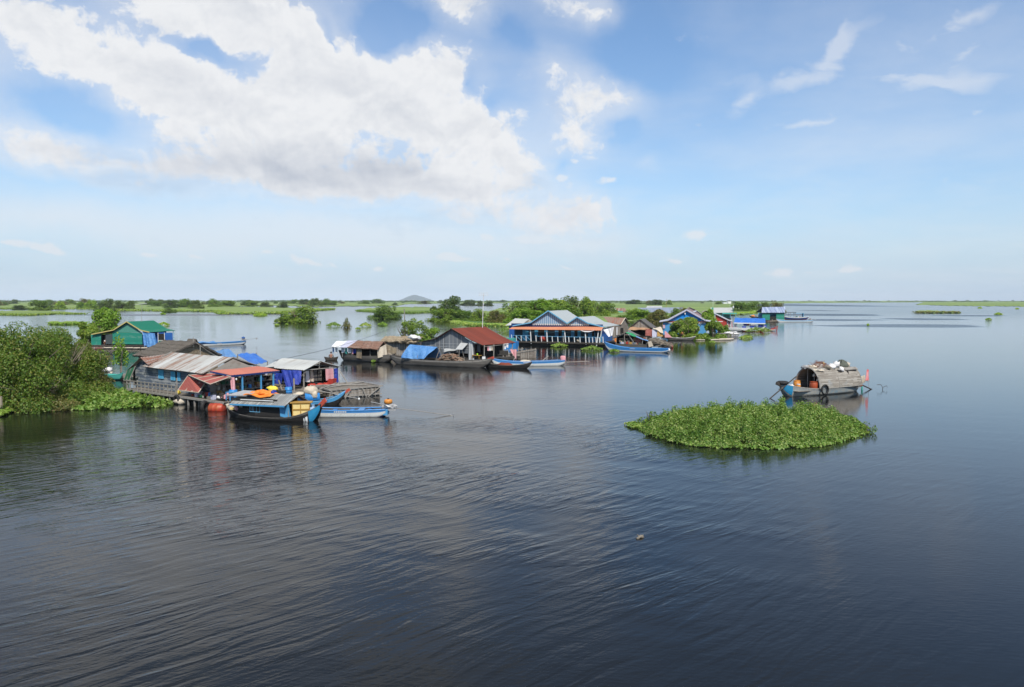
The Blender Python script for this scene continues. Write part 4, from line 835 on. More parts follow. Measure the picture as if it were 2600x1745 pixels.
# pink checked cloth, hanging from the shop corner down to the stern of the black boat
c1=B.at(*B.g(2,1785,690,1.98)[:2],1.98); sc_=Fr(c1,ang=degrees(B.a) if False else -20)
pk=thing('cloth','long pink checked cloth draped from the shop roof corner','cloth',(c1.x,c1.y,0),rad(-15)); MB().cloth((0,0,1.98),(.28,0,1.98),(.42,-.1,1.1),(.1,-.1,1.05),6,10,.05,5).cloth((.0,-.1,1.1),(.42,-.12,1.12),(.25,-.5,.62),(-.38,-.4,.62),8,8,.09,6).build('cloth_folds',M['pink'],pk)
# thatched building behind
th=B.thing('thatched_house','grey thatched roof with tan palm leaf gable rising behind the blue house','house')
sR=-2.6; sL=-7.6
def shag(a,b,c,d,m,root,name='roof',t=.14,seed=3,rag=.06):
    r=random.Random(seed); ph=[r.uniform(0,6) for _ in range(4)]
    L=(Vector(b)-Vector(a)).length; n=int(max(8,L/.22))
    return MB().sheet(a,b,c,d,n,10,lambda u,q:rag*(sin(q*24+sin(u*9+ph[0]))*.5+sin(u*L*4+ph[1])*.4+sin(u*L*9.3+q*5+ph[2])*.35),t).build(name,M[m],root)
shag((sL,4.3,2.42),(sR,4.3,2.5),(sR,7.1,3.62),(sL,7.1,3.62),'thatch',th); shag((sR,9.6,2.35),(sL,9.6,2.35),(sL,7.1,3.6),(sR,7.1,3.6),'thatch',th,seed=5)
MB().poly([(sR-.35,4.7,.6),(sR-.35,9.2,.6),(sR-.35,9.2,2.5),(sR-.35,7.1,3.42),(sR-.35,4.7,2.5)],.08,(1,0,0)).build('wall',M['thatchtan'],th)
MB().poly([(sL+.3,4.7,.6),(sR-.4,4.7,.6),(sR-.4,4.7,2.45),(sL+.3,4.7,2.45)],.08,(0,-1,0)).build('wall',M['woodz'],th)
MB().tube([(sR-.1,6.9,3.2),(sR-.1,6.9,3.95)],.035,5).build('post',M['greypost'],th)
MB().box(sL,9,4.5,9.4,-.3,.5).build('raft',M['drk_wood'],th)
# two blue tarpaulins behind
q=[B.g(2,*k) for k in ((1580,300,2.35),(1700,272,2.75),(1880,385,2.35),(1700,420,2.2))]
t1=thing('tarpaulin_shelter','small peaked blue tarpaulin roof beside the thatched gable','tarpaulin',B.O,B.a)
pk_=q[1]; MB().sheet(q[3],q[2],pk_+Vector((.3,.3,0)),pk_,8,8,lambda u,v:.03*sin(u*14+v*4),.015).sheet(q[0]+Vector((-.5,-.4,-.1)),q[3],pk_,pk_+Vector((-.3,0,-.05)),8,8,lambda u,v:.03*sin(u*11+v*6),.015).build('tarp',M['bluet2'],t1)
f=MB(); [f.tube([(k.x,k.y,.2),k],.035,5) for k in (q[3],q[2],pk_,q[0])]; f.each('pole',M['pole'],t1)
q=[B.g(2,*k) for k in ((1890,342,2.55),(2165,330,2.6),(2330,455,2.02),(2130,512,1.98))]
t2=thing('tarpaulin_shelter','bright blue tarpaulin sheet sloping above the shop, larger of two','tarpaulin',B.O,B.a)
MB().sheet(q[3],q[2],q[1],q[0],14,12,lambda u,v:.05*sin(u*7+v*5)+.03*sin(u*19-v*8)-.25*4*v*(1-v)*.3,.015).build('tarp',M['bluet'],t2)
f=MB(); [f.tube([(k.x,k.y,.2),k],.035,5) for k in q]; f.each('pole',M['pole'],t2)
# hut with pale roof at the right
hu=B.thing('floating_hut','open wooden hut with pale zinc roof and dark blue tarp curtains on a timber raft','hut')
x0,x1=5.7,10.45
MB().corr((x0,7.75,1.88),(x1,7.75,1.9),(x1-.2,9.45,2.47),(x0-.1,9.45,2.47),.2,.02).corr((x1,11.3,1.88),(x0,11.3,1.88),(x0,9.46,2.46),(x1-.2,9.46,2.46),.2,.02).build('roof',M['palezinc'],hu)
f=MB()
for x in (x0+.2,8.2,x1-.3):
    for y_ in (7.95,11.1): f.tube([(x,y_,.3),(x+.03,y_,1.88)],.055,6)
f.tube([(x1-.3,9.4,1.9),(x1-.3,9.4,2.42)],.04,5); f.beam((x1-.25,7.8,1.88),(x1-.25,11.2,1.88),.06); f.beam((x1-.3,7.9,1.85),(x1-.1,9.4,2.4),.05); f.tube([(x1+.1,7.85,1.8),(x1-1.0,7.4,.75)],.03,5)
f.tube([(x1+.7,11.4,.5),(x1-.1,11.1,1.7)],.04,5); f.tube([(x1+.9,10.2,.5),(x1-.1,11.2,1.75)],.035,5); f.each('post',M['greypost'],hu)
MB().box(x0,9.4,10.9,10.95,.6,1.9).box(x0-.05,x0,7.9,11,.6,1.9).build('wall',M['dark'],hu)
bp=lambda u,v,vv:B.p(3,u,v,vv)
MB().cloth(bp(720,555,7.3),bp(925,560,7.3),bp(905,700,7.2),bp(760,700,7.2),12,8,.05,11).build('curtain',M['navyt'],hu)
MB().cloth(bp(905,520,7.6),bp(1168,528,7.7),bp(1150,690,7.3),bp(985,775,6.9),14,12,.09,12,sag=.05).build('curtain',M['navyt'],hu)
dk=MB()
for k in range(22): dk.box(5.4+k*.26,5.63+k*.26,7.2,11.6,.5,.55)
dk.build('raft_deck',M['wood'],hu); MB().box(5.5,11,7.3,11.5,-.3,.49).build('raft',M['drk_wood'],hu)
for k,(y_,m,w0) in enumerate(((8.6,'whitec',.3),(9.0,'sack',.25),(9.35,'hullgrey',.3),(9.75,'hullgrey',.3))):
    c=thing('hanging_garment',['white','beige','dark grey','grey brown'][k]+' garment hanging inside the pale roofed hut','garment',B.at(x1-.7,y_,0),B.a); MB().cloth((0,-w0/2,1.75),(0,w0/2,1.75),(0,w0/2+.05,.9),(0,-w0/2-.03,.95),5,8,.03,20+k).build('cloth_folds',M[m],c)
c=thing('towel','pink checked towel hanging in the gable of the pale roofed hut','towel',B.at(x1-.12,10.2,0),B.a); MB().cloth((0,-.38,1.84),(0,.38,1.84),(0,.4,1.05),(0,-.36,.95),6,9,.03,31).build('cloth_folds',M['pink'],c)
c=thing('curtain','dark blue cloth hanging at the far post of the pale roofed hut','cloth',B.at(x1-.2,10.9,0),B.a); MB().cloth((0,-.2,1.8),(0,.2,1.8),(.05,.2,.7),(0,-.2,.8),5,8,.04,33).build('cloth_folds',M['navyt'],c)
def basket(label,P,w=.5,d=.4,hh=.35,m='red',rot=0):
    t=thing('basket',label,'basket',P,rot); b=MB(); k=.82
    b.poly([(-w/2*k,-d/2*k,0),(w/2*k,-d/2*k,0),(w/2*k,d/2*k,0),(-w/2*k,d/2*k,0)],.03)
    for q in range(4):
        cs=[(-1,-1),(1,-1),(1,1),(-1,1)]; a=cs[q]; c=cs[(q+1)%4]
        b.poly([(a[0]*w/2*k,a[1]*d/2*k,.01),(c[0]*w/2*k,c[1]*d/2*k,.01),(c[0]*w/2,c[1]*d/2,hh),(a[0]*w/2,a[1]*d/2,hh)],.02)
    b.build('shell',M[m],t); r_=MB(); cs=[(-w/2,-d/2,hh),(w/2,-d/2,hh),(w/2,d/2,hh),(-w/2,d/2,hh)]; [r_.beam(cs[i],cs[(i+1)%4],.03) for i in range(4)]; r_.build('rim',M[m],t); return t
basket('red plastic tub below the pink towel',B.at(x1-.05,10.35,.56),.55,.5,.5,'red',B.a+.3)
for k,(a,b_) in enumerate(((9.6,8.9),(10.0,9.3),(9.9,9.9))):
    c=thing('net_heap',['orange red net heap, leftmost on the hut deck','orange red net heap in the middle of the hut deck','orange red net heap under the red tub'][k],'net',B.at(a+.3,b_,.56),k); MB().lump((0,0,.08),.34,.26,.16,60+k,.25).build('folds',M['red'],c,True)
# fish pen
Pn=Fr(Wp(*Z(3,1545,905)),Wp(*Z(3,2200,852)))
p=Pn.thing('fish_pen','floating wooden fish pen of grey planks with V braces','fish pen'); W0=3.95;D0=3.7
tb=MB()
for k in range(15): tb.box(.02,W0-.02,.05+k*.25,.27+k*.25,.60+.01*(k%3),.64+.01*(k%2))
tb.build('deck',M['wood'],p)
sb=MB()
for k in range(5): sb.box(.03,W0-.03,.03,.08,-.35+k*.19,-.18+k*.19)
for k in range(5): sb.box(.0,.05,.1,D0,-.35+k*.19,-.18+k*.19); sb.box(W0-.05,W0,.1,D0,-.35+k*.19,-.18+k*.19)
sb.build('side_planks',M['woodz'],p)
f=MB(); f.beam((-.05,0,.64),(W0+.15,0,.70),.10,.09); f.beam((0,D0,.66),(W0,D0,.66),.1); f.beam((0,0,.64),(0,D0,.66),.1); f.beam((W0,0,.7),(W0,D0,.66),.1); f.beam((-.05,-.01,.12),(W0+.1,-.01,.12),.07,.07)
for k in range(12): f.beam((.15+k*.335,-.03,-.4),(.15+k*.335,-.03,.62),.045,.04)
for a,b_ in (((.0,.62),(1.0,-.1)),((1.55,.62),(1.05,-.1)),((2.45,.66),(2.75,.0)),((3.9,.66),(2.9,-.02))): f.beam((a[0],-.08,a[1]),(b_[0],-.08,b_[1]),.08,.05)
f.tube([(.3,1.2,.7),(3.9,2.9,.74)],.05,6); f.tube([(-.5,.6,.7),(1.8,3.2,.74)],.05,6); f.tube([(.1,2.9,.72),(3.4,1.0,.75)],.05,6); f.build('frame',M['greypost'],p)
# loose timber between hut and pen
jt=B.thing('timber_jetty','rough jetty of crossed dark poles between shop, hut and fish pen','jetty')
r=random.Random(9); lg=[]
for k in range(16):
    x=10.6+r.uniform(0,1.9); y_=5.2+k*.26; lg.append(((x-1.2,y_,.42+r.uniform(0,.1)),(x+1.4,y_+r.uniform(-.3,.3),.45+r.uniform(0,.12))))
for k in range(6): lg.append(((10.6+k*.4,4.9,.38),(10.7+k*.45,9.4,.4)))
lg.append(((9.3,6.4,1.2),(11.3,5.3,.45)));lg.append(((10.0,7.2,1.3),(11.6,6.0,.4)))
logs(jt,'poles','wood',lg,.06); MB().box(10.4,12.6,5.2,9.3,-.3,.3).build('float',M['drk_wood'],jt)
barrel('barrel','small blue drum standing behind the shop post',B.at(11.9,5.3,.5),'barrelb',.25,.5)
barrel('barrel','blue drum inside the shop beside the pink cloth',B.at(11.6,1.2,.56),'barrelb',.26,.62)
tb=B.thing('stool','light blue wooden stool at the shop corner','stool'); f=MB(); tb.location=B.at(11.9,.8,.56); f.box(-.25,.25,-.2,.2,.5,.54); f.build('seat',M['bluep'],tb)
for a in (-.22,.22):
    for b_ in (-.17,.17): MB().beam((a,b_,0),(a,b_,.5),.05).build('leg',M['bluep'],tb)
barrel('barrel','rusty red steel drum floating beside the shop stilts',B.at(*B.g(2,1490,1180,.0)[:2],.12),'barrelr',.34,.95,B.a+.45)
q=B.at(*B.g(2,1400,1170,0)[:2],.18); tyre('worn tyre leaning on the red drum',q,.42,.13,Matrix.Rotation(B.a+.5+pi/2,3,'Z')@Matrix.Rotation(pi/2,3,'X')); 
q=B.at(*B.p(2,985,1030,-.12)[:2],.30); tyre('old tyre hanging from the walkway of the blue plank house',q,.36,.1,Matrix.Rotation(B.a,3,'Z')@Matrix.Rotation(pi/2,3,'X'))
for k,(u,v_,m,lb,sz) in enumerate(((1050,1090,'sack','sodden beige sack afloat under the walkway',.42),(1325,1095,'whitec','small white bag at the foot of the shop stilts',.2),(1010,935,'yellow','yellow rag on the walkway end',.22),(1620,1010,'whitec','white bag on the deck below the pink cloth',.25),(1390,960,'whitec','white sack leaning in the shop front, below the awning',.3),(1530,950,'lilac','pale sack in the shop front, right of the white one',.26))):
    q=B.at(*B.g(2,u,v_,.0 if k<2 else .58)[:2],0.02 if k<2 else .58); c=thing('bag',lb,'bag',q,k); MB().lump((0,0,sz*.3),sz,sz*.7,sz*.7,80+k,.2).build('folds',M[m],c,True)
rp=B.thing('mooring_rope','pale ropes from the shop post down to the red drum','rope'); f=MB(); a=B.g(2,1560,985,.6); b_=B.g(2,1470,1090,.35)
for k in range(4): f.tube([a+Vector((.05*k,0,.12)),a.lerp(b_,.5)+Vector((.1*k,0,-.03*k)),b_+Vector((.22*k,0,0))],.012,4)
f.build('strands',M['rope'],rp)
# ---- black cabin boat ----
K=Fr(Wp(*Z(3,420,1168)),Wp(*Z(3,1370,1228))); KA=K.a
KS=K.p(3,165,1045,.4).x; KL=K.p(3,1440,1040,.9).x-KS; KF=KL/8.95; print('KB',KS,KL,degrees(KA)) if False else None
kb=thing('cabin_boat','black wooden cabin boat with blue trimmed cabin and red tipped prow','boat',K.at(KS,.95),KA)
LB=8.95; kb.scale=(KF,1,1)
hw,zs,zk=boat(kb,LB,2.1,.17,.34,.86,.30,.04,-.25,[(0,.12,'hullgrey','sheer_strake'),(.12,1,'hullblk','hull')],'drk_wood','hullgrey',3.2,.2,c0=.6,e=.13)
def wrap(t0,t1,q0,q1,m,nm,off=.015,root=kb):
    v=[];f=[];n=6
    for sg in (-1,1):
        b0=len(v)
        for i in range(n+1):
            t=t0+(t1-t0)*i/n
            for j in range(5):
                fx,fz=qf(q0+(q1-q0)*j/4); v.append((t*LB,sg*(hw(t)*fx+off),zs(t)+(zk(t)-zs(t))*fz+.01))
        for i in range(n):
            for j in range(4): a=b0+i*5+j; f.append((a,a+1,a+6,a+5) if sg>0 else (a,a+5,a+6,a+1))
    return mk(nm,v,f,M[m],root)
wrap(.90,.985,.0,.85,'prowblue','bow_panel'); wrap(.875,.892,.3,.8,'white','bow_stripe'); wrap(.86,.868,.35,.75,'white','bow_stripe')
MB().beam((LB*.972,0,zs(.97)-.02),(LB*1.035,0,zs(1)+.22),.13,.28).build('prow_tip',M['prowred'],kb)
cx0,cx1=1.35,6.3
def CW(x): return hw(x/LB)-.08
wv=MB()
for sg in (-1,1): wv.poly([(cx0,sg*CW(cx0),.14),(3.5,sg*CW(3.5),.14),(cx1,sg*CW(cx1),.14),(cx1,sg*CW(cx1),1.0),(3.5,sg*CW(3.5),.98),(cx0,sg*CW(cx0),.98)],.05,(0,sg,0))
wv.poly([(cx0,-CW(cx0),.3),(cx0,CW(cx0),.3),(cx0,CW(cx0),.98),(cx0,0,1.42),(cx0,-CW(cx0),.98)],.05,(-1,0,0)); wv.build('cabin_wall',M['hullblk'],kb)
wb=MB(); y0=CW(cx1); wb.poly([(cx1-.5,-y0-.05,.95),(cx1+.35,-y0-.05,1.0),(cx1+.5,-y0+.05,.18),(cx1-.42,-y0-.06,.30)],.04,(0,-1,0))
wb.build('cabin_front',M['bluep'],kb); MB().poly([(cx1,.30,.36),(cx1,y0,.36),(cx1,y0,1.0),(cx1,.30,1.25)],.05,(1,0,0)).build('cabin_front',M['bluep'],kb)
MB().beam((cx1+.3,-y0,.3),(cx1+.3,-y0,1.02),.06).beam((cx1+.05,.25,.3),(cx1+.05,.25,1.3),.06).each('door_post',M['greypost'],kb)
cr=MB(); n=16
def rf(u,v): return .0
for sg in (-1,1):
    cr.sheet((cx0-.1,-(y0+.32)*sg,.92),(cx1+.25,-(y0+.32)*sg,.97),(cx1+.45,0,1.48),(cx0-.25,0,1.46),24,2,lambda u,q:.0+.008*(int(u*24)%2),.04) if sg>0 else cr.sheet((cx1+.25,(y0+.32),.97),(cx0-.1,(y0+.32),.92),(cx0-.25,0,1.455),(cx1+.45,0,1.475),24,2,lambda u,q:.008*(int(u*24)%2),.04)
cr.build('cabin_roof',M['slat'],kb)
MB().beam((cx0-.1,-(y0+.34),.88),(cx1+.25,-(y0+.34),.93),.03,.09).build('roof_edge',M['bluep'],kb)
f=MB()
for k in range(9): x=cx0+.1+k*.52; f.beam((x,-(y0+.33),.96),(x+.02,-.9,1.06),.04,.03)
f.each('roof_rib',M['greypost'],kb)
wn_=MB().box(2.95,3.95,-y0-.10,-y0-.05,.50,.84).build('window',M['glass'],kb); fr_=MB()
for a in (2.95,3.27,3.6,3.92): fr_.box(a,a+.035,-y0-.115,-y0-.10,.5,.84)
fr_.box(2.95,3.955,-y0-.116,-y0-.10,.47,.50); fr_.build('frame',M['bluetrim'],wn_)
MB().box(1.75,2.05,-y0+.04,-y0+.07,.68,.9).build('notice_plate',M['sack'],kb)
# things on the roof and deck of the black boat
def onK(name,label,cat,x,y_,z,rot=0): return thing(name,label,cat,K.at(KS+x*KF,.95+y_,z),KA+rot)
c=onK('panel','pale grey flat panel lying at the stern end of the black boat roof','panel',1.55,-.35,1.33); MB().poly([(-.7,-.55,.02),(.65,-.5,.05),(.8,.5,.2),(-.35,.55,.2)],.06).build('board',M['steel'],c)
c=onK('tarpaulin','crumpled orange tarpaulin on the roof of the black boat','tarpaulin',3.15,-.1,1.38); MB().sheet((-.75,-.75,-.08),(1.0,-.45,-.1),(1.05,.45,.03),(-.6,.35,.05),14,8,lambda u,v:.08+.07*sin(u*8+v*3)+.05*sin(v*11+u*5),.02).lump((.1,.05,.05),.75,.3,.22,5,.25).build('folds',M['orange'],c)
c=onK('tarpaulin','dark blue sheet showing beside the orange tarpaulin','tarpaulin',2.25,-.2,1.36); MB().lump((0,0,.02),.3,.35,.1,6,.2).build('folds',M['navyt'],c,True)
c=onK('tarpaulin','dark blue end of sheeting right of the orange tarpaulin','tarpaulin',4.15,.15,1.42); MB().lump((0,0,.05),.12,.3,.2,7,.2).build('folds',M['navyt'],c,True)
c=onK('pole_rack','dark boarding plank lying along the roof edge of the black boat','plank',3.3,-.78,1.10); f=MB(); f.beam((-1.7,0,.08),(1.55,-.02,.1),.05,.09); f.beam((-1.6,-.1,.0),(1.4,-.12,.0),.04,.05); f.build('planks',M['dark'],c); MB().beam((-1.0,-.06,.05),(1.3,-.08,.06),.04,.05).build('rail',M['white'],c)
def crate(label,x,y_,z,w=.55,d=.5,hh=.36,rot=0):
    c=onK('crate',label,'crate',x,y_,z,rot); MB().box(-w/2+.02,w/2-.02,-d/2+.02,d/2-.02,.02,hh-.02).build('side_boards',M['crate'],c); f=MB()
    for a in (-w/2,w/2-.05):
        for b_ in (-d/2,d/2-.05): f.box(a,a+.05,b_,b_+.05,0,hh)
    for zz in (0,hh-.045):
        for b_ in (-d/2-.003,d/2-.047): f.box(-w/2+.05,w/2-.05,b_,b_+.05,zz,zz+.045)
        for a in (-w/2-.003,w/2-.047): f.box(a,a+.05,-d/2+.05,d/2-.05,zz,zz+.045)
    f.build('frame',M['crate_f'],c); return c
R_=.5
crate('lower left yellow crate of the stack on the foredeck',6.98,-.42,.33,.5,.6,.36,R_); crate('upper left yellow crate of the stack on the foredeck',6.98,-.42,.70,.5,.6,.36,R_)
crate('lower right yellow crate of the stack, next to the blue jar',7.55,-.2,.33,.55,.6,.36,R_); crate('upper right yellow crate of the stack, above the blue jar',7.55,-.2,.70,.55,.6,.36,R_)
c=onK('board','flat brown board lying across the yellow crates','board',7.28,-.3,1.07,R_); MB().box(-.62,.62,-.34,.34,0,.05).build('board',M['crate_f'],c)
c=onK('jar','milky blue plastic water jar beside the crates','jar',8.05,-.02,.32); MB().lathe((0,0,0),[(.2,0),(.26,.06),(.27,.35),(.2,.46),(.1,.5),(.1,.56)],16).build('shell',M['jar'],c,True); MB().lathe((0,0,.56),[(.12,0),(.12,.04)],12).build('cap',M['jar'],c)
c=onK('box','dark red box behind the yellow crates','box',6.7,.35,.33); MB().box(-.3,.3,-.2,.2,0,.35).build('side_boards',M['red'],c)
c=onK('crate','small yellow crate at the stern under the pink cloth','crate',.75,-.25,.45,.4); MB().box(-.28,.28,-.2,.2,0,.4).build('side_boards',M['crate'],c); MB().box(-.285,.285,-.205,.205,.17,.24).build('band',M['lilac'],c)
for k,(x,y_,m,lb) in enumerate(((.2,-.3,'sack','bundle of pale shells hanging at the stern of the black boat'),(1.15,-.3,'orange','orange bag beside the stern crate'),(1.3,-.55,'pink','red and pink rags at the stern deck'),(.95,-.1,'pink','pink cloth bundle lying over the stern crate'))):
    c=onK('bundle',lb,'bundle',x,y_,.45 if k!=3 else .85,k); MB().lump((0,0,.12),.26,.2,.2,90+k,.3).build('folds',M[m],c,True)
# ---- second boat behind with blue drum ----
b2=Fr(Wp(*Z(3,1080,1010)),Wp(*Z(3,1640,985))); k2=thing('wooden_boat','narrow boat with red tipped blue prow moored behind the black boat','boat',b2.at(-2.2,.55),b2.a)
hh=boat(k2,5.6,1.05,.28,.15,.62,.3,.04,-.2,[(0,.3,'bluep','sheer_strake'),(.3,1,'hullblk','hull')],'hullgrey','bluep',3,.15,c0=.5)
MB().beam((5.5,0,.78),(5.85,0,1.0),.10,.17).build('prow_tip',M['prowred'],k2)
barrel('barrel','big light blue drum lying in the narrow boat',b2.at(.7,.55,.52),'barrelb',.32,.95,b2.a)
c=thing('sack','off white sack heaped over the blue drum','sack',b2.at(1.1,.6,.80),.4); MB().lump((0,0,.12),.48,.36,.38,71,.22).lump((.2,-.3,-.12),.22,.14,.3,72,.2).build('folds',M['sack'],c,True)
c=thing('sack','small crumpled beige cloth left of the blue drum','sack',b2.at(.3,.75,.62),.4); MB().lump((0,0,.1),.4,.25,.16,73,.3).build('folds',M['sack'],c,True)
c=thing('bag','yellow plastic bag behind the black boat roof','bag',b2.at(-1.3,.9,1.05),.2); MB().lump((0,0,.1),.34,.2,.2,74,.3).build('folds',M['yellow'],c,True)
c=thing('box','low black and yellow box under the yellow bag','box',b2.at(-1.0,1.0,.62),.2); MB().box(-.5,.5,-.25,.25,-.2,.4).build('side_boards',M['dark'],c)
f=thing('propeller_shaft','thin propeller shaft leaning out behind the narrow boat','propeller shaft',b2.at(1.6,.8,0),b2.a); MB().tube([(0,0,.95),(2.6,-.3,.32)],.025,6).build('shaft',M['rope'],f); MB().lump((2.65,-.3,.3),.07,.05,.09,1,.1).build('propeller',M['white'],f)
# ---- blue and white longtail with orange engine ----
def engine(label,P,rot,L=4.5,dz=-.75,m='orangem',sc=1.0):
    e=thing('outboard_engine',label,'engine',P,rot); b=MB(); b.lump((0,0,.28),.28,.2,.22,2,.1); b.build('motor_block',M['steel'],e); MB().lathe((-.02,0,.40),[(.18,0),(.25,.04),(.26,.18),(.22,.25),(.1,.28)],14).build('fuel_tank',M[m],e,True)
    MB().box(-.4,.45,-.13,.13,.0,.08).lump((.25,.0,.2),.2,.15,.14,4,.3).lump((-.3,.05,.2),.12,.14,.12,5,.3).build('base_plate',M['steel'],e)
    MB().lathe((-.02,0,.68),[(.06,0),(.06,.05)],10).build('fuel_cap',M['black'],e)
    MB().tube([(.2,0,.15),(L*.5,0,.15+dz*.45),(L,0,.15+dz)],.02,6).build('shaft',M['greypost'],e)
    p=MB(); 
    for k in range(3): a=2*pi*k/3; p.poly([(L,0,.15+dz),(L+.03,cos(a)*.16-sin(a)*.04,.15+dz+sin(a)*.16+cos(a)*.04),(L+.06,cos(a)*.16+sin(a)*.05,.15+dz+sin(a)*.16-cos(a)*.05)],.012)
    p.lump((L-.15,0,.02+dz),.12,.015,.2,3,0); p.build('propeller',M['steel'],e)
    MB().tube([(-.25,0,.35),(-1.1,.12,.5)],.018,5).build('tiller',M['steel'],e); return e
LT=Fr(Wp(*Z(4,1000,470)),Wp(*Z(4,1740,467)))
def longtail(label,fr,s0,L,Bm,rise0,rise1,zm=.42,w0=.2,w1=.55,wl=-.18,bands=None,inner='hullgrey',seats=4,vc=None,name='longtail_boat',lett=True,rail='brightblue'):
    t=thing(name,label,'boat',fr.at(s0,vc if vc is not None else Bm/2),fr.a)
    hh=boat(t,L,Bm,zm,rise0,rise1,w0,w1,wl,bands or [(0,.22,'brightblue','sheer_strake'),(.22,.62,'hullwhite','hull_band'),(.62,1,'hullnavy','hull')],inner,rail,2.4,.08,c0=.9,c1=.5,railr=.045,e=.1)
    for k in range(seats):
        x=L*(.2+.6*k/max(1,seats-1)); y=hh[0](x/L)-.07; MB().box(x-.12,x+.12,-y,y,zm-.08,zm-.04).build('seat',M[rail],t)
    if lett:
        b=MB()
        for k in range(7): b.box(L*.42+k*.11,L*.42+k*.11+.07,-Bm/2-.012,-Bm/2-.006,zm-.10,zm-.03)
        b.build('lettering',M['white'],t)
    return t,hh
lt,_=longtail('blue and white longtail boat with orange engine beside the black boat',LT,-1.0,5.25,1.15,.15,.05,.40,.5,.8)
MB().box(5.1,5.37,-.42,.42,.1,.42).build('transom',M['bluep'],lt); MB().box(3.6,3.95,-.5,.5,.40,.45).build('engine_thwart',M['brightblue'],lt)
q=B.O; ep=Pd(*Z(4,1740,385),LT.at(4,.6).y); ep.z=.46; engine('orange longtail engine on the stern of the near blue and white boat',(ep.x,ep.y,.34),0.02,3.9,-.50)
# sapling raft: logs, teal canoe, bags
lr=thing('log_raft','raft of loose logs and driftwood left of the weathered blue house','raft',Wp(*Z(1,1270,1000)),0); r=random.Random(5); ll=[]
for k in range(20): y_=-.6+k*.17; x=r.uniform(-1.6,-.4); ll.append(((x,y_,.1+r.uniform(0,.12)),(x+r.uniform(1.6,3.2),y_+r.uniform(-.6,.6),.15+r.uniform(0,.15))))
logs(lr,'logs','wood',ll,.055)
cn=thing('small_boat','teal plastic covered small boat on the log raft','boat',Wp(*Z(1,1150,1010)),.05); boat(cn,1.9,.6,.45,.1,.2,.1,.1,.0,[(0,1,'netg','hull')],'netg','netg',3,.2); MB().lump((.9,0,.42),.8,.26,.14,3,.15).build('cover',M['netg'],cn,True)
for k,(u,v_,m,lb,sz) in enumerate(((1015,900,'whitec','white sack behind the olive bush',.45),(1225,915,'whitec','white sheet heap above the teal boat',.5),(1270,935,'sack','beige tub on the raft beside the white heap',.22))):
    c=thing('sack',lb,'sack',Wp(*Z(1,u,v_)),k); MB().lump((0,0,sz*.3),sz,sz*.6,sz*.6,180+k,.3).build('folds',M[m],c,True)
sk=thing('plank_shack','small grey plank shack half hidden behind the olive bush','shack',Wp(*Z(1,965,920)),-.1); MB().box(0,1.4,0,1.6,0,1.25).build('wall',M['woodz'],sk); MB().corr((-.2,-.2,1.2),(1.7,-.2,1.2),(1.7,1.8,1.5),(-.2,1.8,1.5),.2,.015).build('roof',M['rustroof'],sk)
dr=B.thing('drum_stack','stack of white and blue tubs beside the left gable of the blue plank house','tubs'); q=B.g(2,300,500,1.1); dr.location=B.at(-1.3,3.2,0)
for k,(a,b_,m) in enumerate(((0,0,'whitec'),(.4,.1,'bluet2'),(.1,.4,'whitec'))): MB().lathe((a,b_,.3),[(.2,0),(.24,.1),(.24,1.2),(.2,1.3)],12).build('tub',M[m],dr,True)
sd2=B.thing('thatched_shed','small thatched lean to behind the left gable of the blue plank house','shed'); shag((-2.6,3.6,1.75),(-.6,3.6,1.9),(-.6,5.2,2.3),(-2.6,5.2,2.1),'thatch',sd2,seed=9); MB().box(-2.4,-.7,3.9,5.1,.0,1.75).build('wall',M['woodz'],sd2)
# bamboo stump in the corner of the picture
st=thing('mooring_post','pale weathered post at the left picture edge','post',Wp(2,1052),0); MB().tube([(0,0,-.5),(.03,0,.55),(.0,.02,1.1)],.10,8).build('timber',M['twig'],st)
# ---- green house ----
G=Fr(Wp(*Z(1,1050,652)),Wp(*Z(1,1640,657)))
h=G.thing('green_house','green floating house with dark green roof and a blue tarp at its right side','house'); D=6.2
ap=G.p(1,1440,345,-.35); k1=G.p(1,1290,440,-.35); l1=G.p(1,1040,490,-.35); r1=G.p(1,1600,443,-.35); r2=G.p(1,1700,465,-.35)
prof=[l1,k1,ap,r1,r2]
def roofstrip(pr,v0,v1,mat_,root,name='roof',t=.05,amp=.012,pitch=.3):
    mb=MB()
    for a,b in zip(pr[:-1],pr[1:]):
        if b[2]<a[2]: mb.corr((b[0],v0,b[2]),(b[0],v1,b[2]),(a[0],v1,a[2]),(a[0],v0,a[2]),pitch,amp,t)
        else: mb.corr((a[0],v1,a[2]),(a[0],v0,a[2]),(b[0],v0,b[2]),(b[0],v1,b[2]),pitch,amp,t)
    return mb.build(name,M[mat_],root)
roofstrip(prof,-.3,D,'greenroof',h)
e=MB(); [e.beam((a[0],-.36,a[2]),(b[0],-.36,b[2]),.05,.14) for a,b in zip(prof[:-1],prof[1:])]; e.build('barge_board',M['cream'],h)
wl0=G.p(1,1285,600); wr0=G.p(1,1620,600); z0=wl0.z; gz=G.p(1,1440,470).z; lb=G.p(1,1040,600)
MB().poly([(wl0.x,0,z0),(wr0.x,0,z0),(wr0.x,0,gz),(wl0.x,0,gz)],.06,(0,-1,0)).build('wall',M['greenwall'],h)
MB().poly([(wl0.x,0,gz+.02),(wr0.x,0,gz+.02),(G.p(1,1590,440).x,0,G.p(1,1590,452).z),(ap.x+.03,0,ap.z-.14),(G.p(1,1300,440).x,0,G.p(1,1300,450).z)],.05,(0,-1,0)).build('gable',M['greenpale'],h)
MB().poly([(lb.x,0,z0-.15),(G.p(1,1150,600).x,0,z0-.15),(G.p(1,1150,480).x,0,G.p(1,1150,483).z),(lb.x,0,G.p(1,1040,494).z)],.06,(0,-1,0)).build('wall',M['greenwall'],h)
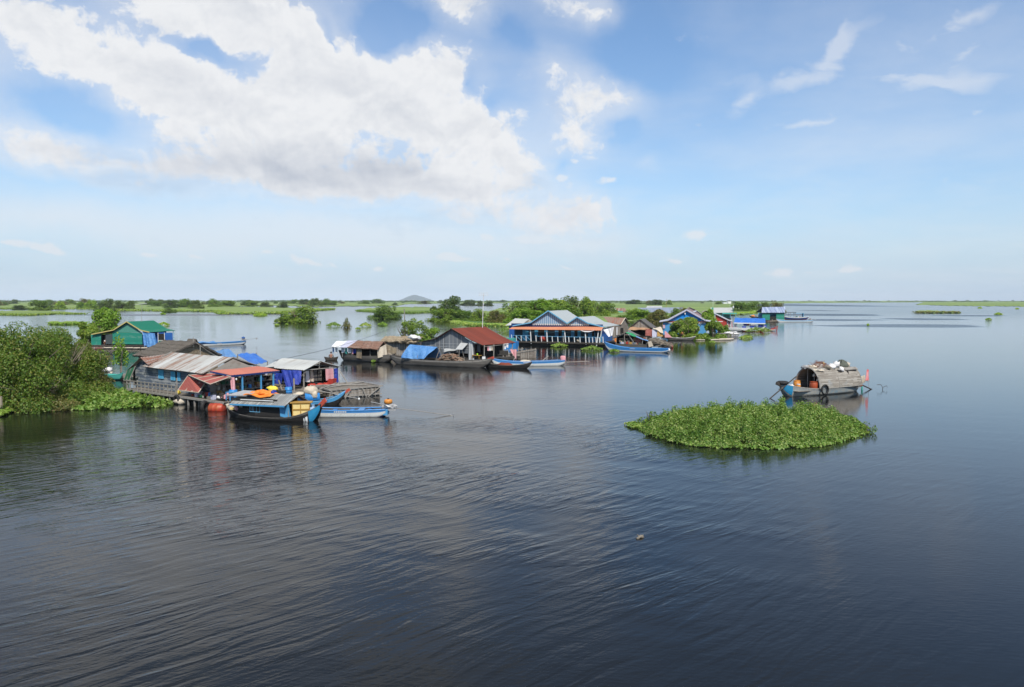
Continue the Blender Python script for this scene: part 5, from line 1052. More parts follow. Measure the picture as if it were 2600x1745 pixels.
q0=G.p(1,1205,600).x; MB().box(q0,wl0.x-.02,-.03,.03,z0,G.p(1,1250,485).z).build('door',M['greendk'],h)
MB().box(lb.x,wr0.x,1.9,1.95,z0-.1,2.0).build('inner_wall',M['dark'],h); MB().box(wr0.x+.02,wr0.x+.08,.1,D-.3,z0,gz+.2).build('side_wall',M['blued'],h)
xr=G.p(1,1880,560,.0).x
MB().box(wr0.x+.1,xr,D*.3,D*.3+.05,z0,2.3).build('porch_wall',M['blued'],h)
wv=D*.3-.02; a=G.p(1,1800,555,wv); MB().box(a.x,a.x+1.1,wv-.06,wv,z0,a.z).build('porch_panel',M['greenwall'],h); wn_=MB().box(a.x+.1,a.x+.95,wv-.05,wv,a.z,a.z+.95).build('window',M['dark'],h); f=MB(); f.box(a.x,a.x+.08,wv-.08,wv-.05,z0,2.3).box(a.x+1.0,a.x+1.08,wv-.08,wv-.05,z0,2.3).box(a.x+.08,a.x+1.0,wv-.08,wv-.05,a.z-.06,a.z); f.build('frame',M['whitec'],wn_)
for x in (r2.x-.1,): 
    for y_ in (0,D*.5,D-.3): MB().tube([(x,y_,.3),(x,y_,r2.z-.02)],.04,6).build('post',M['bluetrim'],h)
dk=MB(); dk.box(lb.x-.1,r2.x+.6,-.35,D,z0-.30,z0-.14); dk.build('deck',M['drk_wood'],h); f=MB()
for k in range(9): f.tube([(lb.x+k*1.15,-.4,.16+.02*(k%2)),(lb.x+1.3+k*1.1,-.45,.2)],.11,6)
f.each('float_log',M['sack'],h); MB().box(lb.x,r2.x+.3,-.1,D-.2,-.3,z0-.32).build('float',M['dark'],h)
a=G.p(1,1625,462,-.2); b_=G.p(1,1760,478,-.2); c_=G.p(1,1795,640,-.4); d_=G.p(1,1640,630,-.4)
tp=thing('tarpaulin','bright blue tarp hanging from the right corner of the green house','tarpaulin',G.O,G.a); MB().cloth(a,b_,c_,d_,14,12,.10,17,sag=.05).build('folds',M['bluet2'],tp)
c=G.p(1,1610,345,3.0); at_=thing('aerial','television aerial on a thin pole above the green roof','aerial',G.at(c.x,3.0,0),G.a); hz=Zat(G.at(c.x,3.0),740+150/4.481); MB().tube([(0,0,3.6),(.15,0,hz)],.03,5).build('pole',M['rope'],at_)
f=MB(); [f.beam((-.9+k*.2,-.35,hz+.02*k),(-.9+k*.2,.35,hz+.02*k),.03) for k in range(9)]; f.beam((-.9,0,hz),(.9,0,hz+.15),.04); f.build('rods',M['white'],at_)
person('person in a pale shirt sitting in the doorway of the green house',G.at(G.p(1,1185,600).x,.5,z0-.1),G.a+.3,SIT,'whitec','dark')
f=thing('raft','low brown timber raft at the left foot of the green house','raft',G.at(-.2,-.5,0),G.a); MB().box(-.4,2.4,-.3,.4,.05,.28).build('planks',M['rustroof'],f)
sb=thing('covered_boat','small brown covered boat behind the right eave of the green house','boat',G.at(11.2,5.0,0),G.a-.3); boat(sb,3.4,1.1,.35,.2,.2,.1,.1,-.2,[(0,1,'hullgrey','hull')],'drk_wood','hullgrey'); MB().sheet((.9,-.5,.5),(2.6,-.5,.5),(2.6,.0,1.3),(.9,.0,1.3),6,3,lambda u,v:0,.05).sheet((2.6,.5,.5),(.9,.5,.5),(.9,0,1.29),(2.6,0,1.29),6,3,lambda u,v:0,.05).build('canopy',M['thatch'],sb)
# blue and white longtail beyond the thatched roof
Q=Fr(Wp(*Z(2,1330,235)),Wp(*Z(2,1800,212))); longtail('blue and white longtail boat in open water beyond the thatched roof',Q,-.8,8.6,1.2,.3,.1,.42,.15,.7)[0]
engine('dark blue engine tilted up on the far blue and white boat',Q.at(7.6,.6,.5),Q.a-.05,2.4,.25,'blued')
f=thing('tarpaulin','flat blue tarpaulin covering the bow of the far blue and white boat','tarpaulin',Q.at(-.1,.6,.55),Q.a); MB().sheet((0,-.6,.0),(2.6,-.62,.0),(2.6,.6,.05),(.4,.5,.05),8,5,lambda u,v:.06*sin(u*7)+.12*v*(1-v)*4,.02).build('folds',M['bluet2'],f)

for lb,pa,pb_,sg_ in (('mooring rope from the red tipped prow of the black boat to the fish pen',K.at(KS+8.6*KF,.95,.75),Pn.at(.2,.1,.6),.18),('slack rope along the stern of the black boat to the shop deck',K.at(KS+.3,.95,.5),B.at(12.0,.5,.6),.1),
    ('mooring rope of the near blue and white boat',LT.at(.2,.3,.45),Pn.at(.1,-.1,.5),.2),('wire from the shop roof to the thatched gable',B.at(10.2,3.5,2.3),B.at(-2.8,7.0,3.7),.35),('wire from the pale roofed hut to the blue tarpaulin poles',B.at(6.2,9.2,2.4),B.at(.6,10.5,2.7),.2)):
    a,b_=Vector(pa),Vector(pb_); t=thing('rope',lb,'rope'); MB().tube([a.lerp(b_,k/8)-Vector((0,0,sg_*4*(k/8)*(1-k/8))) for k in range(9)],.013,4).build('strand',M['rope'],t)
# ================= middle group =================
H=Fr(Wp(*Z(5,170,700)),Wp(*Z(5,720,725)))
hb=H.thing('thatched_houseboat','long dark houseboat with reddish thatch canopy and laundry along its side','boat'); hb.location=H.at(-.65,1.0)
boat(hb,8.0,2.0,.62,.5,.35,.08,.2,-.2,[(0,.12,'hullgrey','sheer_strake'),(.12,1,'hullgrey','hull')],'drk_wood','hullgrey',2.6,.2)
def hl(p): return Vector((p.x+.65,p.y-1.0,p.z))
e0=hl(H.p(5,95,542,-.3));e1=hl(H.p(5,190,550,-.3));e2=hl(H.p(5,275,552,-.3));e3=hl(H.p(5,625,572,-.3)); r0=hl(H.p(5,150,478,1.0));r1_=hl(H.p(5,280,475,1.0));r2_=hl(H.p(5,400,470,1.0));r3=hl(H.p(5,690,482,1.0))
MB().sheet(e0,e1,r1_,r0,10,6,lambda u,q:.02*sin(u*8),.03).build('roof_sheet',M['white'],hb); MB().sheet(e1,e2,r2_,r1_,8,6,lambda u,q:.02*sin(u*9)+.02,.03).build('roof_sheet',M['lilac'],hb)
shag(e2,e3,r3,r2_,'thatchred',hb,'roof',.10,4,.05); mi=lambda p:Vector((p.x,-p.y,p.z)); shag(mi(e3),mi(e0),r0,r3,'thatchred',hb,'roof',.10,6,.05)
f=MB()
for x in (-.2,1.2,2.6,3.9,5.2,6.3):
    for y_ in (-.85,.85): f.tube([(x,y_,.4),(x,y_,1.62)],.035,5)
f.each('post',M['greypost'],hb); MB().box(1.2,6.0,.7,.75,.4,1.6).box(4.0,6.0,-.2,-.1,.3,1.7).build('back_wall',M['dark'],hb)
g_=[(-.2,.2,'bluet2'),(.2,.35,'whitec'),(1.1,.5,'whitec'),(1.65,.3,'netg'),(2.1,.5,'whitec'),(2.6,.25,'pink'),(2.85,.4,'navyt')]
for k,(x,w_,m) in enumerate(g_):
    c=thing('hanging_garment',['pale blue cloth at the bow corner','white cloth second from the bow','large white cloth third from the bow','greenish cloth fourth in the row','white cloth in the middle','small pink cloth','royal blue shirt at the end'][k]+' of the houseboat laundry','garment',H.at(x-.65,.1,0),H.a); MB().cloth((0,0,1.5),(w_,0,1.5),(w_*.95,0,.95-.15*(k%2)),(.03,0,.9),5,7,.03,50+k).build('cloth_folds',M[m],c)
c=thing('mat','straw mat hanging over the side of the houseboat','mat',H.at(2.75,.02,0),H.a); MB().cloth((0,0,1.45),(.75,0,1.45),(.75,-.08,.35),(0,-.08,.42),8,8,.02,60).build('cloth_folds',M['thatchtan'],c)
c=thing('canvas','beige canvas closing the stern end of the houseboat','canvas',H.at(5.7,.05,0),H.a); MB().cloth((0,-.15,1.5),(.55,.9,2.05),(.7,.8,.75),(.15,-.2,.5),10,8,.08,61).build('cloth_folds',M['sack'],c); MB().cloth((.55,.9,2.05),(1.2,1.9,1.45),(1.2,1.8,.6),(.7,.8,.8),8,8,.05,62).build('cloth_folds',M['thatchtan'],c)
# man in a small boat
pb=Wp(*Z(5,88,698)); mbp=thing('small_boat','tiny dark boat with a bare backed man beside the houseboat bow','boat',pb+Vector((-.8,.2,0)),.1); boat(mbp,1.6,.7,.28,.12,.12,.05,.05,-.1,[(0,1,'drk_wood','hull')],'drk_wood','hullgrey',3,.08)
S2=dict(SIT); S2['face']=(.1,1,-.1); person('bare backed dark haired man sitting in the tiny boat by the houseboat bow',pb+Vector((0,.2,.06)),pi+.15,SIT,None,'dark')
# shed and tree clutter behind
sd=thing('thatched_shed','collapsed palm leaf shed with white sheet behind the houseboat','shed',Wp(*Z(5,640,650)),-.35)
shag((0,0,1.9),(5.2,0,1.9),(5.2,1.8,2.5),(0,1.8,2.5),'thatchtan',sd,seed=12,rag=.1); MB().box(.3,5,.5,1.9,-.2,1.8).build('wall',M['woodz'],sd); MB().lump((4.6,.7,2.3),.75,.8,.4,7,.4).build('sheet',M['white'],sd,True); MB().lump((3.6,.2,1.9),.8,.5,.35,8,.3).build('leaf_heap',M['thatchtan'],sd)
sr=thing('stick_screen','rough upright stick fence between houseboat and blue tarp boat','fence',Wp(*Z(5,790,650)),-.3); f=MB(); r=random.Random(4)
for k in range(24): x=k*.13; f.tube([(x,r.uniform(-.1,.1),0),(x+r.uniform(-.15,.15),r.uniform(-.2,.2),1.5+r.uniform(-.3,.7))],.03,4)
f.build('sticks',M['twig'],sr)
# utility pole and wires
pt=Wp(*Z(5,940,560)); zt=Zat(pt,Z(5,928,110)[1]); up_=thing('utility_pole','tall weathered wooden pole rising from the small tree','pole',pt); MB().tube([(0,0,-.5),(-.03,0,zt*.5),(-.12,0,zt)],.11,8,.07).build('timber',M['greypost'],up_); zc=Zat(pt,Z(5,920,262)[1]); MB().tube([(-.35,0,zc),(.3,0,zc+.02)],.03,5).build('crossarm',M['greypost'],up_)
def wire(label,a,b,sag,r_=.016): t=thing('wire',label,'wire',(0,0,0)); a=Vector(a);b=Vector(b); MB().tube([a.lerp(b,k/12)-Vector((0,0,sag*4*(k/12)*(1-k/12))) for k in range(13)],r_,4).build('cable',M['wire'],t)
wire('thin wire sagging from the pole down to the pale roofed hut',(pt.x-.1,pt.y,zc),B.at(6.2,8.2,2.35),.5); wire('thin wire from the pole to the rusty red roof',(pt.x-.1,pt.y,zc),Wp(*Z(5,1420,345),3.3) if False else Pd(*Z(5,1420,345),91),.25)
# long boat with blue tarp
J=Fr(Wp(*Z(5,790,745)),Wp(*Z(5,1780,788)))
jb=J.thing('cargo_boat','very long grey wooden boat with upturned ends moored before the grey house','boat'); jb.location=J.at(-.95,.85)
hwj,zsj,zkj=boat(jb,12.85,1.75,.60,.42,.38,.10,.10,-.25,[(0,.14,'greypost','sheer_strake'),(.14,1,'hullgrey','hull')],'drk_wood','hullgrey',2.8,.25,e=.13)
MB().beam((12.3,0,.86),(12.95,0,1.10),.16,.28).build('prow_tip',M['prowred'],jb); MB().beam((.3,0,.93),(-.15,0,1.12),.3,.14).build('stern_tip',M['twig'],jb)
a=J.p(5,890,672,.0);b_=J.p(5,1150,685,.0);c_=J.p(5,1305,546,.85);d_=J.p(5,990,516,.85)
tp=thing('tarpaulin','faded blue tarpaulin tent over the stern of the long cargo boat','tarpaulin',J.O,J.a); MB().sheet(a,b_,c_,d_,20,14,lambda u,q:.07*sin(u*8+q*4)*(1-q*.6)+.10*4*q*(1-q)+.05*sin(u*23+q*9)*(1-q),.02).sheet(Vector((c_.x,1.75,.75)),Vector((a.x,1.75,.75)),d_,c_,10,6,lambda u,q:.03*sin(u*9),.02).build('folds',M['bluet2'],tp); f=MB()
for s_ in (a.x+.25,(a.x+c_.x)/2,c_.x+.35):
    f.tube([(s_,.06,.5),(s_,.1,.95),(s_,.85,c_.z-.03),(s_,1.6,.95),(s_,1.7,.5)],.03,5)
f.each('hoop',M['pole'],tp)
wp=thing('firewood_pile','heap of cut brown firewood stacked on the long cargo boat','firewood',J.at(0,.85,0),J.a); f0=J.p(5,1290,715,.3).x; f1=J.p(5,1570,715,.3).x; r=random.Random(2); 
for q_ in range(3):
    f=MB()
    for k in range(150):
        u=r.random(); x=f0+(f1-f0)*u; hz=.28+.85*(1-abs(2*u-1)**2.4); z_=.3+(hz-.1)*r.random()**.7; y_=r.uniform(-.6,.5); an=r.uniform(-.5,.5) if r.random()<.5 else r.uniform(1,2.1); l=r.uniform(.2,.4)
        f.tube([(x-cos(an)*l*.5,y_-sin(an)*l*.5,z_+r.uniform(-.08,.08)),(x+cos(an)*l*.5,y_+sin(an)*l*.5,z_+r.uniform(-.08,.08))],r.uniform(.025,.045),5)
    o=f.build('logs',[M['twig'],paint('bark_brown_wood',(.26,.14,.09),(.4,.27,.19),.7,5,.9),paint('cut_wood',(.42,.29,.2),(.3,.18,.12),.7,5,.9)][q_],wp); o['kind']='stuff'
# grey tin house with the rust red roof
Qh=Fr(Wp(*Z(16,600,600)),Wp(*Z(16,1640,660)))
h=Qh.thing('tin_house','grey tin walled floating house with a rust red roof and open side porch','house')
T_=lambda u,v,vv=0: Qh.p(16,u,v,vv)
pr=[T_(540,322,-.35),T_(820,270,-.35),T_(940,200,-.35),T_(1108,95,-.35),T_(1440,290,-.35),T_(1640,378,-.35)]
D=6.0
mb=MB()
for a,b_ in zip(pr[3:-1],pr[4:]): mb.corr((b_[0],-.35,b_[2]),(b_[0]+.25,D,b_[2]),(a[0]+.2,D,a[2]+.05),(a[0],-.35,a[2]),.3,.014,.03)
mb.build('roof',M['rustred'],h); roofstrip(pr[:4],-.35,D,'rustred',h,'roof',.03,.014); MB().beam((pr[0].x,-.36,pr[0].z-.03),(pr[1].x,-.36,pr[1].z-.03),.03,.06).beam((pr[1].x,-.36,pr[1].z-.03),(pr[3].x,-.36,pr[3].z-.03),.03,.06).beam((pr[3].x,-.36,pr[3].z-.03),(pr[4].x,-.36,pr[4].z-.03),.03,.06).beam((pr[4].x,-.36,pr[4].z-.03),(pr[5].x,-.36,pr[5].z-.03),.03,.06).build('barge_board',M['drk_wood'],h)
zb=.35; xl=T_(600,500).x; xr=T_(1495,500).x; ox0=T_(1060,500).x; ox1=T_(1400,500).x; oz=T_(1100,505).z
MB().poly([(xl,0,oz),(xr,0,oz),(xr,0,T_(1495,340).z),(T_(1440,300).x,0,T_(1440,312).z),(T_(1108,112).x,0,T_(1108,116).z),(T_(940,215).x,0,T_(940,218).z),(xl,0,T_(600,332).z)],.05,(0,-1,0)).poly([(xl,0,zb),(ox0,0,zb),(ox0,0,oz-.003),(xl,0,oz-.003)],.05,(0,-1,0)).build('wall',M['greywall'],h)
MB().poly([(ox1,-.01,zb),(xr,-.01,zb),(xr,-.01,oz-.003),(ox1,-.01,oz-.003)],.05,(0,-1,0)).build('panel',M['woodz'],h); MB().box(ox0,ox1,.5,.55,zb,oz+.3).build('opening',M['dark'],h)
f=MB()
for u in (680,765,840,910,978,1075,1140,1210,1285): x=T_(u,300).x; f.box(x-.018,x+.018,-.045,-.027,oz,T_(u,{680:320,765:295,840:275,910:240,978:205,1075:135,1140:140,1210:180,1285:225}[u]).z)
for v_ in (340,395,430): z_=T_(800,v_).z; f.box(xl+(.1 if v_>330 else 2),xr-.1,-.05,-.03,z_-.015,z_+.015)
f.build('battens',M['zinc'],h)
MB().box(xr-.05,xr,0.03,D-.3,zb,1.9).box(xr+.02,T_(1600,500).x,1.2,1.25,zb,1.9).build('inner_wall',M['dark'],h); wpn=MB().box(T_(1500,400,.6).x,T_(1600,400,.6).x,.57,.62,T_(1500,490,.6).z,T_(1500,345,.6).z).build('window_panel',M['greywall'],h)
a=T_(1265,340,-.9);b_=T_(1395,348,-.05);
MB().poly([T_(1178,452,-.9),T_(1290,456,-.9),T_(1393,350,-.05),T_(1268,338,-.05)],.03).build('flap',M['zinc'],h); MB().tube([T_(1242,450,-.9),T_(1238,650,-.9)],.04,5).tube([T_(1290,452,-.7),T_(1340,650,-.3)],.035,5).build('flap_prop',M['greypost'],h)
MB().sheet(T_(985,500,-.9),T_(1210,455,-.9),T_(1200,440,-.06),T_(985,440,-.06),10,5,lambda u,q:.05*sin(u*6)-.1*q*(1-q)*4*.4,.02).build('awning',M['zinc'],h)
MB().cloth(T_(1405,310,-.15),T_(1462,305,-.15),T_(1505,650,-.25),T_(1410,650,-.25),6,10,.04,70).build('canvas',M['sack'],h).data.materials[0]=M['zinc']
MB().box(xl-.1,10.4,-.1,D,.05,.34).build('deck',M['drk_wood'],h); f=MB(); xs=pr[5].x+.05
for k,y_ in enumerate((-.15,1.7,3.6,5.5)): f.tube([(xs,y_,.2),(xs+.03,y_,pr[5].z-.02)],.06,6)
f.tube([(xs,-.15,1.75),(xs,5.5,1.8)],.03,5); f.each('porch_post',M['greypost'],h)
for k,(y_,m,lb) in enumerate(((.9,'whitec','white shirt hanging on the porch of the tin house'),(1.25,'sack','tan bag hanging on the porch of the tin house'),(4.0,'whitec','pale sheet on the far porch line of the tin house'),(.6,'pink','small pink cloth on the porch of the tin house'))):
    c=thing('hanging_garment',lb,'garment',Qh.at(xs-.1,y_,0),Qh.a); MB().cloth((0,0,1.75),(0,.35,1.75),(0,.3,1.2),(0,.02,1.25),5,6,.03,75+k).build('cloth_folds',M[m],c)
tb=thing('table','small yellow brown table in the corner of the tin house porch','table',Qh.at(T_(1550,640).x,-.2,.34),Qh.a); MB().box(-.5,.6,-.2,.3,.35,.4).build('tabletop',M['crate_f'],tb)
for a in (-.45,.5): MB().beam((a,-.15,0),(a,-.15,.35),.05).build('leg',M['crate_f'],tb)
c=thing('cup','bright green cup on the small table','cup',Qh.at(T_(1558,590).x,-.1,.74)); MB().lathe((0,0,0),[(.07,0),(.09,.2)],10).build('shell',paint('lime_plastic',(.4,.75,.05),None,.2),c)
for k,(u,lb) in enumerate(((1790,'white cubic box at the porch edge'),)): c=thing('box',lb,'box',Qh.at(9.9,-.6,.3)); MB().box(-.18,.18,-.15,.15,0,.35).build('side_boards',M['white'],c)
# mast with aerials
mp=Qh.at(5.6,D-.6,0); px_=1228; mp=Vector(((px_-CX)/F*(mp.y*CT),mp.y,0)); zt=Zat(mp,745); ms=thing('aerial_mast','tall white mast with television aerials behind the rust red roof','aerial',mp); MB().tube([(-.25,0,.3),(-.12,0,zt*.6),(0,0,zt)],.05,6,.03).build('pole',M['whitec'],ms)
f=MB(); f.box(-.6,.6,-.1,.1,zt-.25,zt-.20).box(-.5,.55,-.1,.1,zt+.02,zt+.07)
for k in range(6): f.beam((-.5+k*.2,-.3,zt-.2),(-.5+k*.2,.3,zt-.2),.05); f.beam((-.5+k*.2,0,zt-.22),(-.5+k*.2,0,zt+.03),.03)
f.build('rods',M['white'],ms)
# fence pen beside
q0=Wp(*Z(12,240,1290)); q1=Wp(*Z(12,985,1250)); Fp=Fr(q0,q1); Lp=(q1-q0).length; fp=Fp.thing('fish_pen','weathered upright plank pen between tin house and blue veranda house','fish pen'); r=random.Random(6); f=MB(); n=int(Lp/.17)
for k in range(n): x=k*Lp/n; hh_=.55+.45*k/n; f.box(x+.01,x+.145,0,.04,-.3,hh_+r.uniform(-.03,.05)+.15)
f.build('front_planks',M['woodz'],fp); f=MB(); f.beam((0,-.04,.55),(Lp,-.04,.98),.06,.07)
for k in range(8): f.beam((.3+k*Lp/8,2.6,0),(.3+k*Lp/8,2.6,.9+r.uniform(0,.4)),.09)
f.beam((0,2.6,.8),(Lp,2.6,.95),.06); f.build('frame',M['greypost'],fp); f=MB()
for k in range(9): f.box(.02,Lp-.02,.1+k*.28,.35+k*.28,.45+.02*(k%2),.5+.02*(k%2))
f.build('deck',M['wood'],fp)
c=thing('net_tank','teal and blue plastic tank behind the eave of the rust red roof','tank',Wp(*Z(12,200,1130)),-.3); MB().box(0,1.6,0,1.4,.2,1.55).build('sides',M['barrelb'],c); MB().box(-.1,1.3,-.1,1.2,1.4,1.95).build('cover',M['netg'],c)
c=thing('sheet','white sheet hanging over the teal tank','cloth',Wp(*Z(12,120,1180)),-.2); MB().cloth((0,0,1.65),(1.0,0,1.75),(.95,-.1,.9),(.5,-.1,1.1),8,6,.05,80).build('cloth_folds',M['whitec'],c)
c=thing('garment_heap','pink and white clothes draped on the pen corner','garment',Wp(*Z(12,330,1290)),-.2); MB().cloth((0,0,1.2),(.85,0,1.15),(.8,-.1,.0),(.5,-.1,.5),8,9,.08,81).build('cloth_folds',M['pink'],c)
c=thing('chair','dark wooden bench on the tin house pier','bench',Qh.at(xs+.9,1.4,.35),Qh.a)
MB().box(0,1.2,-.2,.2,.4,.46).build('seat',M['drk_wood'],c); MB().box(0,1.2,.2,.25,.46,.9).build('backrest',M['drk_wood'],c)
for a in (.05,1.1): MB().beam((a,-.15,0),(a,-.15,.4),.06).build('leg',M['drk_wood'],c)
# canoe with rusty pile, blue-white boat
Cn=Fr(Wp(*Z(16,1700,762)),Wp(*Z(16,2230,775))); c=Cn.thing('canoe','small dark canoe carrying a rusty brown heap','boat'); c.location=Cn.at(-.5,.4); boat(c,5.3,.85,.26,.42,.42,.04,.04,-.12,[(0,1,'hullblk','hull')],'drk_wood','hullgrey',2.4,.1)
c=thing('net_heap','rusty brown heap of netting in the small canoe','net',Cn.at(1.9,.45,.18),Cn.a); MB().lump((0,0,.1),.75,.3,.24,82,.25).build('folds',M['rustred'],c,True)
Bw=Fr(Wp(*Z(6,380,893)),Wp(*Z(6,950,884))); bw,_=longtail('white and blue longtail boat moored in front of the plank pen',Bw,-3.0,7.9,1.15,.4,.12,.46,.1,.8,bands=[(0,.25,'brightblue','sheer_strake'),(.25,.95,'hullwhite','hull')])
x=Bw.p(6,888,800,.4).x; c=thing('barrel','pink drum with rags on the stern of the white and blue boat','barrel',Bw.at(x,.5,.38)); MB().lathe((0,0,0),[(.27,0),(.3,.1),(.3,.55),(.22,.66)],14).build('drum',M['pink'],c,True)
c=thing('bundle','striped cloth bundle on the bow of the white and blue boat','bundle',Bw.at(Bw.p(6,440,800,.4).x,.5,.42)); MB().lump((0,0,.08),.6,.3,.18,83,.15).build('folds',M['sack'],c,True)
wd=Bw.thing('timber_float','drift branches and dark drum behind the white and blue boat','driftwood'); logs(wd,'branches','greypost',[((.5,2.2,.1),(2.6,2.6,.25)),((2.4,2.0,.1),(3.6,2.4,.9)),((-.6,1.6,.1),(-.3,1.7,.8)),((3.2,2.2,.15),(8.3,2.6,.22))],.05); MB().lump((2.1,2.2,.1),.9,.4,.3,84,.2).build('float',M['black'],wd,True)
# ================= big blue veranda house =================
T=Fr(Wp(*Z(12,450,935)),Wp(*Z(11,330,985))); h=T.thing('blue_house','big blue floating house with twin striped gables and an orange roofed veranda','house')
t2=lambda u,v,vv=0: T.p(12,u,v,vv); t1_=lambda u,v,vv=0: T.p(11,u,v,vv); WV=1.9; GV=1.25
xw0=t2(450,700,WV).x; xw1=t1_(330,700,WV).x+.9; zf=.62
MB().poly([(xw0,WV,zf),(xw1,WV,zf),(xw1,WV,2.7),(xw0,WV,2.7)],.06,(0,-1,0)).build('wall',planks('dark_teal_board_wall',(.02,.045,.065),(.035,.07,.10),.2,'Z',None,.5,.6,.06),h)
G1=t2(1300,92,GV);V1=t2(1770,405,GV);L1=t2(860,385,GV);L0=t2(420,462,GV);G2=t2(2010,247,GV);R1_=t1_(130,395,GV);R2_=t1_(530,490,GV)
def gable(a,top,b_,root):
    MB().poly([(a.x+.15,GV+.15,a.z+.02),(b_.x-.15,GV+.15,a.z+.02),(top.x,GV+.15,top.z-.1)],.05,(0,-1,0)).build('gable',M['hullwhite'],root).data.materials[0]=M['gstripe']
m,n,b=newmat('striped_gable'); s_=n.xyz(oc(n)); fr=n.m('FRACT',n.m('DIVIDE',s_[0],.34)); n.l(n.mix(n.m('LESS_THAN',fr,.45),(.34,.43,.51),(.12,.25,.41)),b.inputs['Base Color']); b.inputs['Roughness'].default_value=.6; M['gstripe']=m
zg=t2(1300,415,GV).z; La=Vector((L1.x,GV,zg)); Lb=Vector((V1.x,GV,zg)); gable(La,G1,Lb,h); gable(Lb,G2,Vector((R1_.x+.2,GV,zg)),h)
lc=MB(); k=0; x=La.x+.2
while x<R1_.x: lc.poly([(x,GV+.08,zg),(x+.26,GV+.08,zg),(x+.13,GV+.08,zg-.3)],.02,(0,-1,0)); x+=.3
lc.build('lace_trim',M['white'],h)
MB().box(t2(360,400,GV).x,R2_.x-.3,GV+.22,GV+.27,t2(1000,470,GV).z-.25,zg+.0).build('frieze',M['hullnavy'],h)
D=9.0
def slope(a,b_,mat_='palezinc2',v0=GV-.25,v1=GV+D,nm='roof'):
    mb=MB(); 
    if b_.z<a.z: mb.corr((b_.x,v0,b_.z),(b_.x,v1,b_.z),(a.x,v1,a.z),(a.x,v0,a.z),.35,.012,.04)
    else: mb.corr((a.x,v1,a.z),(a.x,v0,a.z),(b_.x,v0,b_.z),(b_.x,v1,b_.z),.35,.012,.04)
    return mb.build(nm,M[mat_],h)
M['palezinc2']=metal('grey_green_zinc_sheet',(.37,.40,.40),(.30,.31,.30),.3,'Y',.9,.5,.6,pv=.1,ripple=.25,v2=(.9,.9,.9))
slope(G1,V1); slope(L1,G1); slope(L0,L1); slope(V1,G2); slope(G2,R1_); slope(R1_,R2_)
bb=MB(); [bb.beam((a.x,GV-.28,a.z),(c.x,GV-.28,c.z),.04,.17) for a,c in ((L0,L1),(L1,G1),(G1,V1),(V1,G2),(G2,R1_),(R1_,R2_))]; bb.build('barge_board',M['bluetrim'],h)
A0=t2(300,545,-.35);A1_=t1_(452,575,-.35); B0=t2(400,490,GV);B1=t1_(520,482,GV)
MB().corr(A0,A1_,(B1.x,GV,B1.z),(B0.x,GV,B0.z),.3,.02,.03).build('veranda_roof',metal('orange_sheet',(.60,.24,.13),(.5,.19,.1),.4,'X',1.4,.6,.55,ripple=.28,pv=.12),h)
for (u,v_,fr_,bu,bv) in ((845,560,t2,865,905),(1245,560,t2,1270,905),(1690,560,t2,1718,900),(2200,610,t2,2222,930),(385,590,t1_,340,960),(470,560,t1_,400,950)):
    a=fr_(u,v_,-.05);b_=fr_(bu,bv,-.05 if v_!=560 or fr_ is t2 else .3); MB().beam(a,b_,.13,.1).build('post',M['white'],h)
rl=MB()
def rail(f0,u0,f1,u1,n,zt_=1.45,thick=.11,xb=False):
    a=f0(u0,800,-.0).x; c=f1(u1,800,-.0).x; rl.beam((a,0,zt_),(c,0,zt_),.06,.05)
    for k in range(n+1): x=a+(c-a)*k/n; ps_.beam((x-.03,-.01,zt_+(.12 if k in (0,n) else -.02)),(x+.03,-.01,zf),thick,.08)
    if xb:
        for k in range(n): x=a+(c-a)*k/n; xx=a+(c-a)*(k+1)/n; rl.beam((x,0,zt_-.1),(xx,0,zf+.1),.05)
ps_=MB(); rail(t2,380,t2,860,4,1.5,.09,True); rail(t2,985,t2,1660,5); rail(t2,1660,t1_,70,4); rail(t1_,70,t1_,500,5)
rl.build('handrail',M['bluetrim'],h); ps_.each('baluster',M['white'],h)
MB().box(-.3,t1_(560,900).x,-.15,WV+D-1,zf-.24,zf-.02).build('deck',M['drk_wood'],h); MB().box(-.1,t1_(540,900).x,.1,WV+D-1.5,-.2,zf-.26).build('float',M['dark'],h); MB().box(xw1-.06,xw1,WV,WV+6,zf,2.7).build('side_wall',M['blued'],h)
def swin(u0,u1,u2,u3,v0,v1,f=t2,name='window',lm='shutter',rm='shutter'):
    x=[f(q,v0,WV).x for q in (u0,u1,u2,u3)]; z1=f(u1,v0,WV).z+.05; z0=f(u1,v1,WV).z
    w=MB().box(x[1],x[2],WV-.06,WV-.03,z0,z1).build('window',M['dark'],h); fm=MB(); fm.box(x[1]-.04,x[1],WV-.09,WV-.06,z0,z1).box(x[2],x[2]+.04,WV-.09,WV-.06,z0,z1).box(x[1]-.04,x[2]+.04,WV-.10,WV-.06,z0-.06,z0); fm.build('frame',M['bluetrim'],w)
    MB().box(x[0],x[1]-.045,WV-.12,WV-.07,z0,z1).build('shutter',M[lm],h); MB().box(x[2]+.045,x[3],WV-.12,WV-.07,z0,z1).build('shutter',M[rm],h)
swin(955,1040,1195,1280,565,720); swin(1455,1540,1630,1690,565,740,lm='bluep'); swin(1855,1935,2015,2090,575,745,lm='bluep')
a=t2(655,870,WV);b_=t2(800,560,WV); dr=MB().box(a.x,b_.x,WV-.08,WV-.03,zf,b_.z+.1).build('door',M['shutter'],h); MB().box(a.x+(b_.x-a.x)*.48,a.x+(b_.x-a.x)*.52,WV-.1,WV-.08,zf,b_.z+.1).build('frame',M['bluetrim'],dr)
a=t1_(130,900,WV);b_=t1_(305,590,WV); dr=MB().box(a.x,b_.x,WV-.08,WV-.03,zf,b_.z).build('door',M['bluep'],h); MB().box(a.x+(b_.x-a.x)*.55,b_.x-.1,WV-.1,WV-.08,zf+.9,b_.z-.05).build('pane',M['dark'],dr)
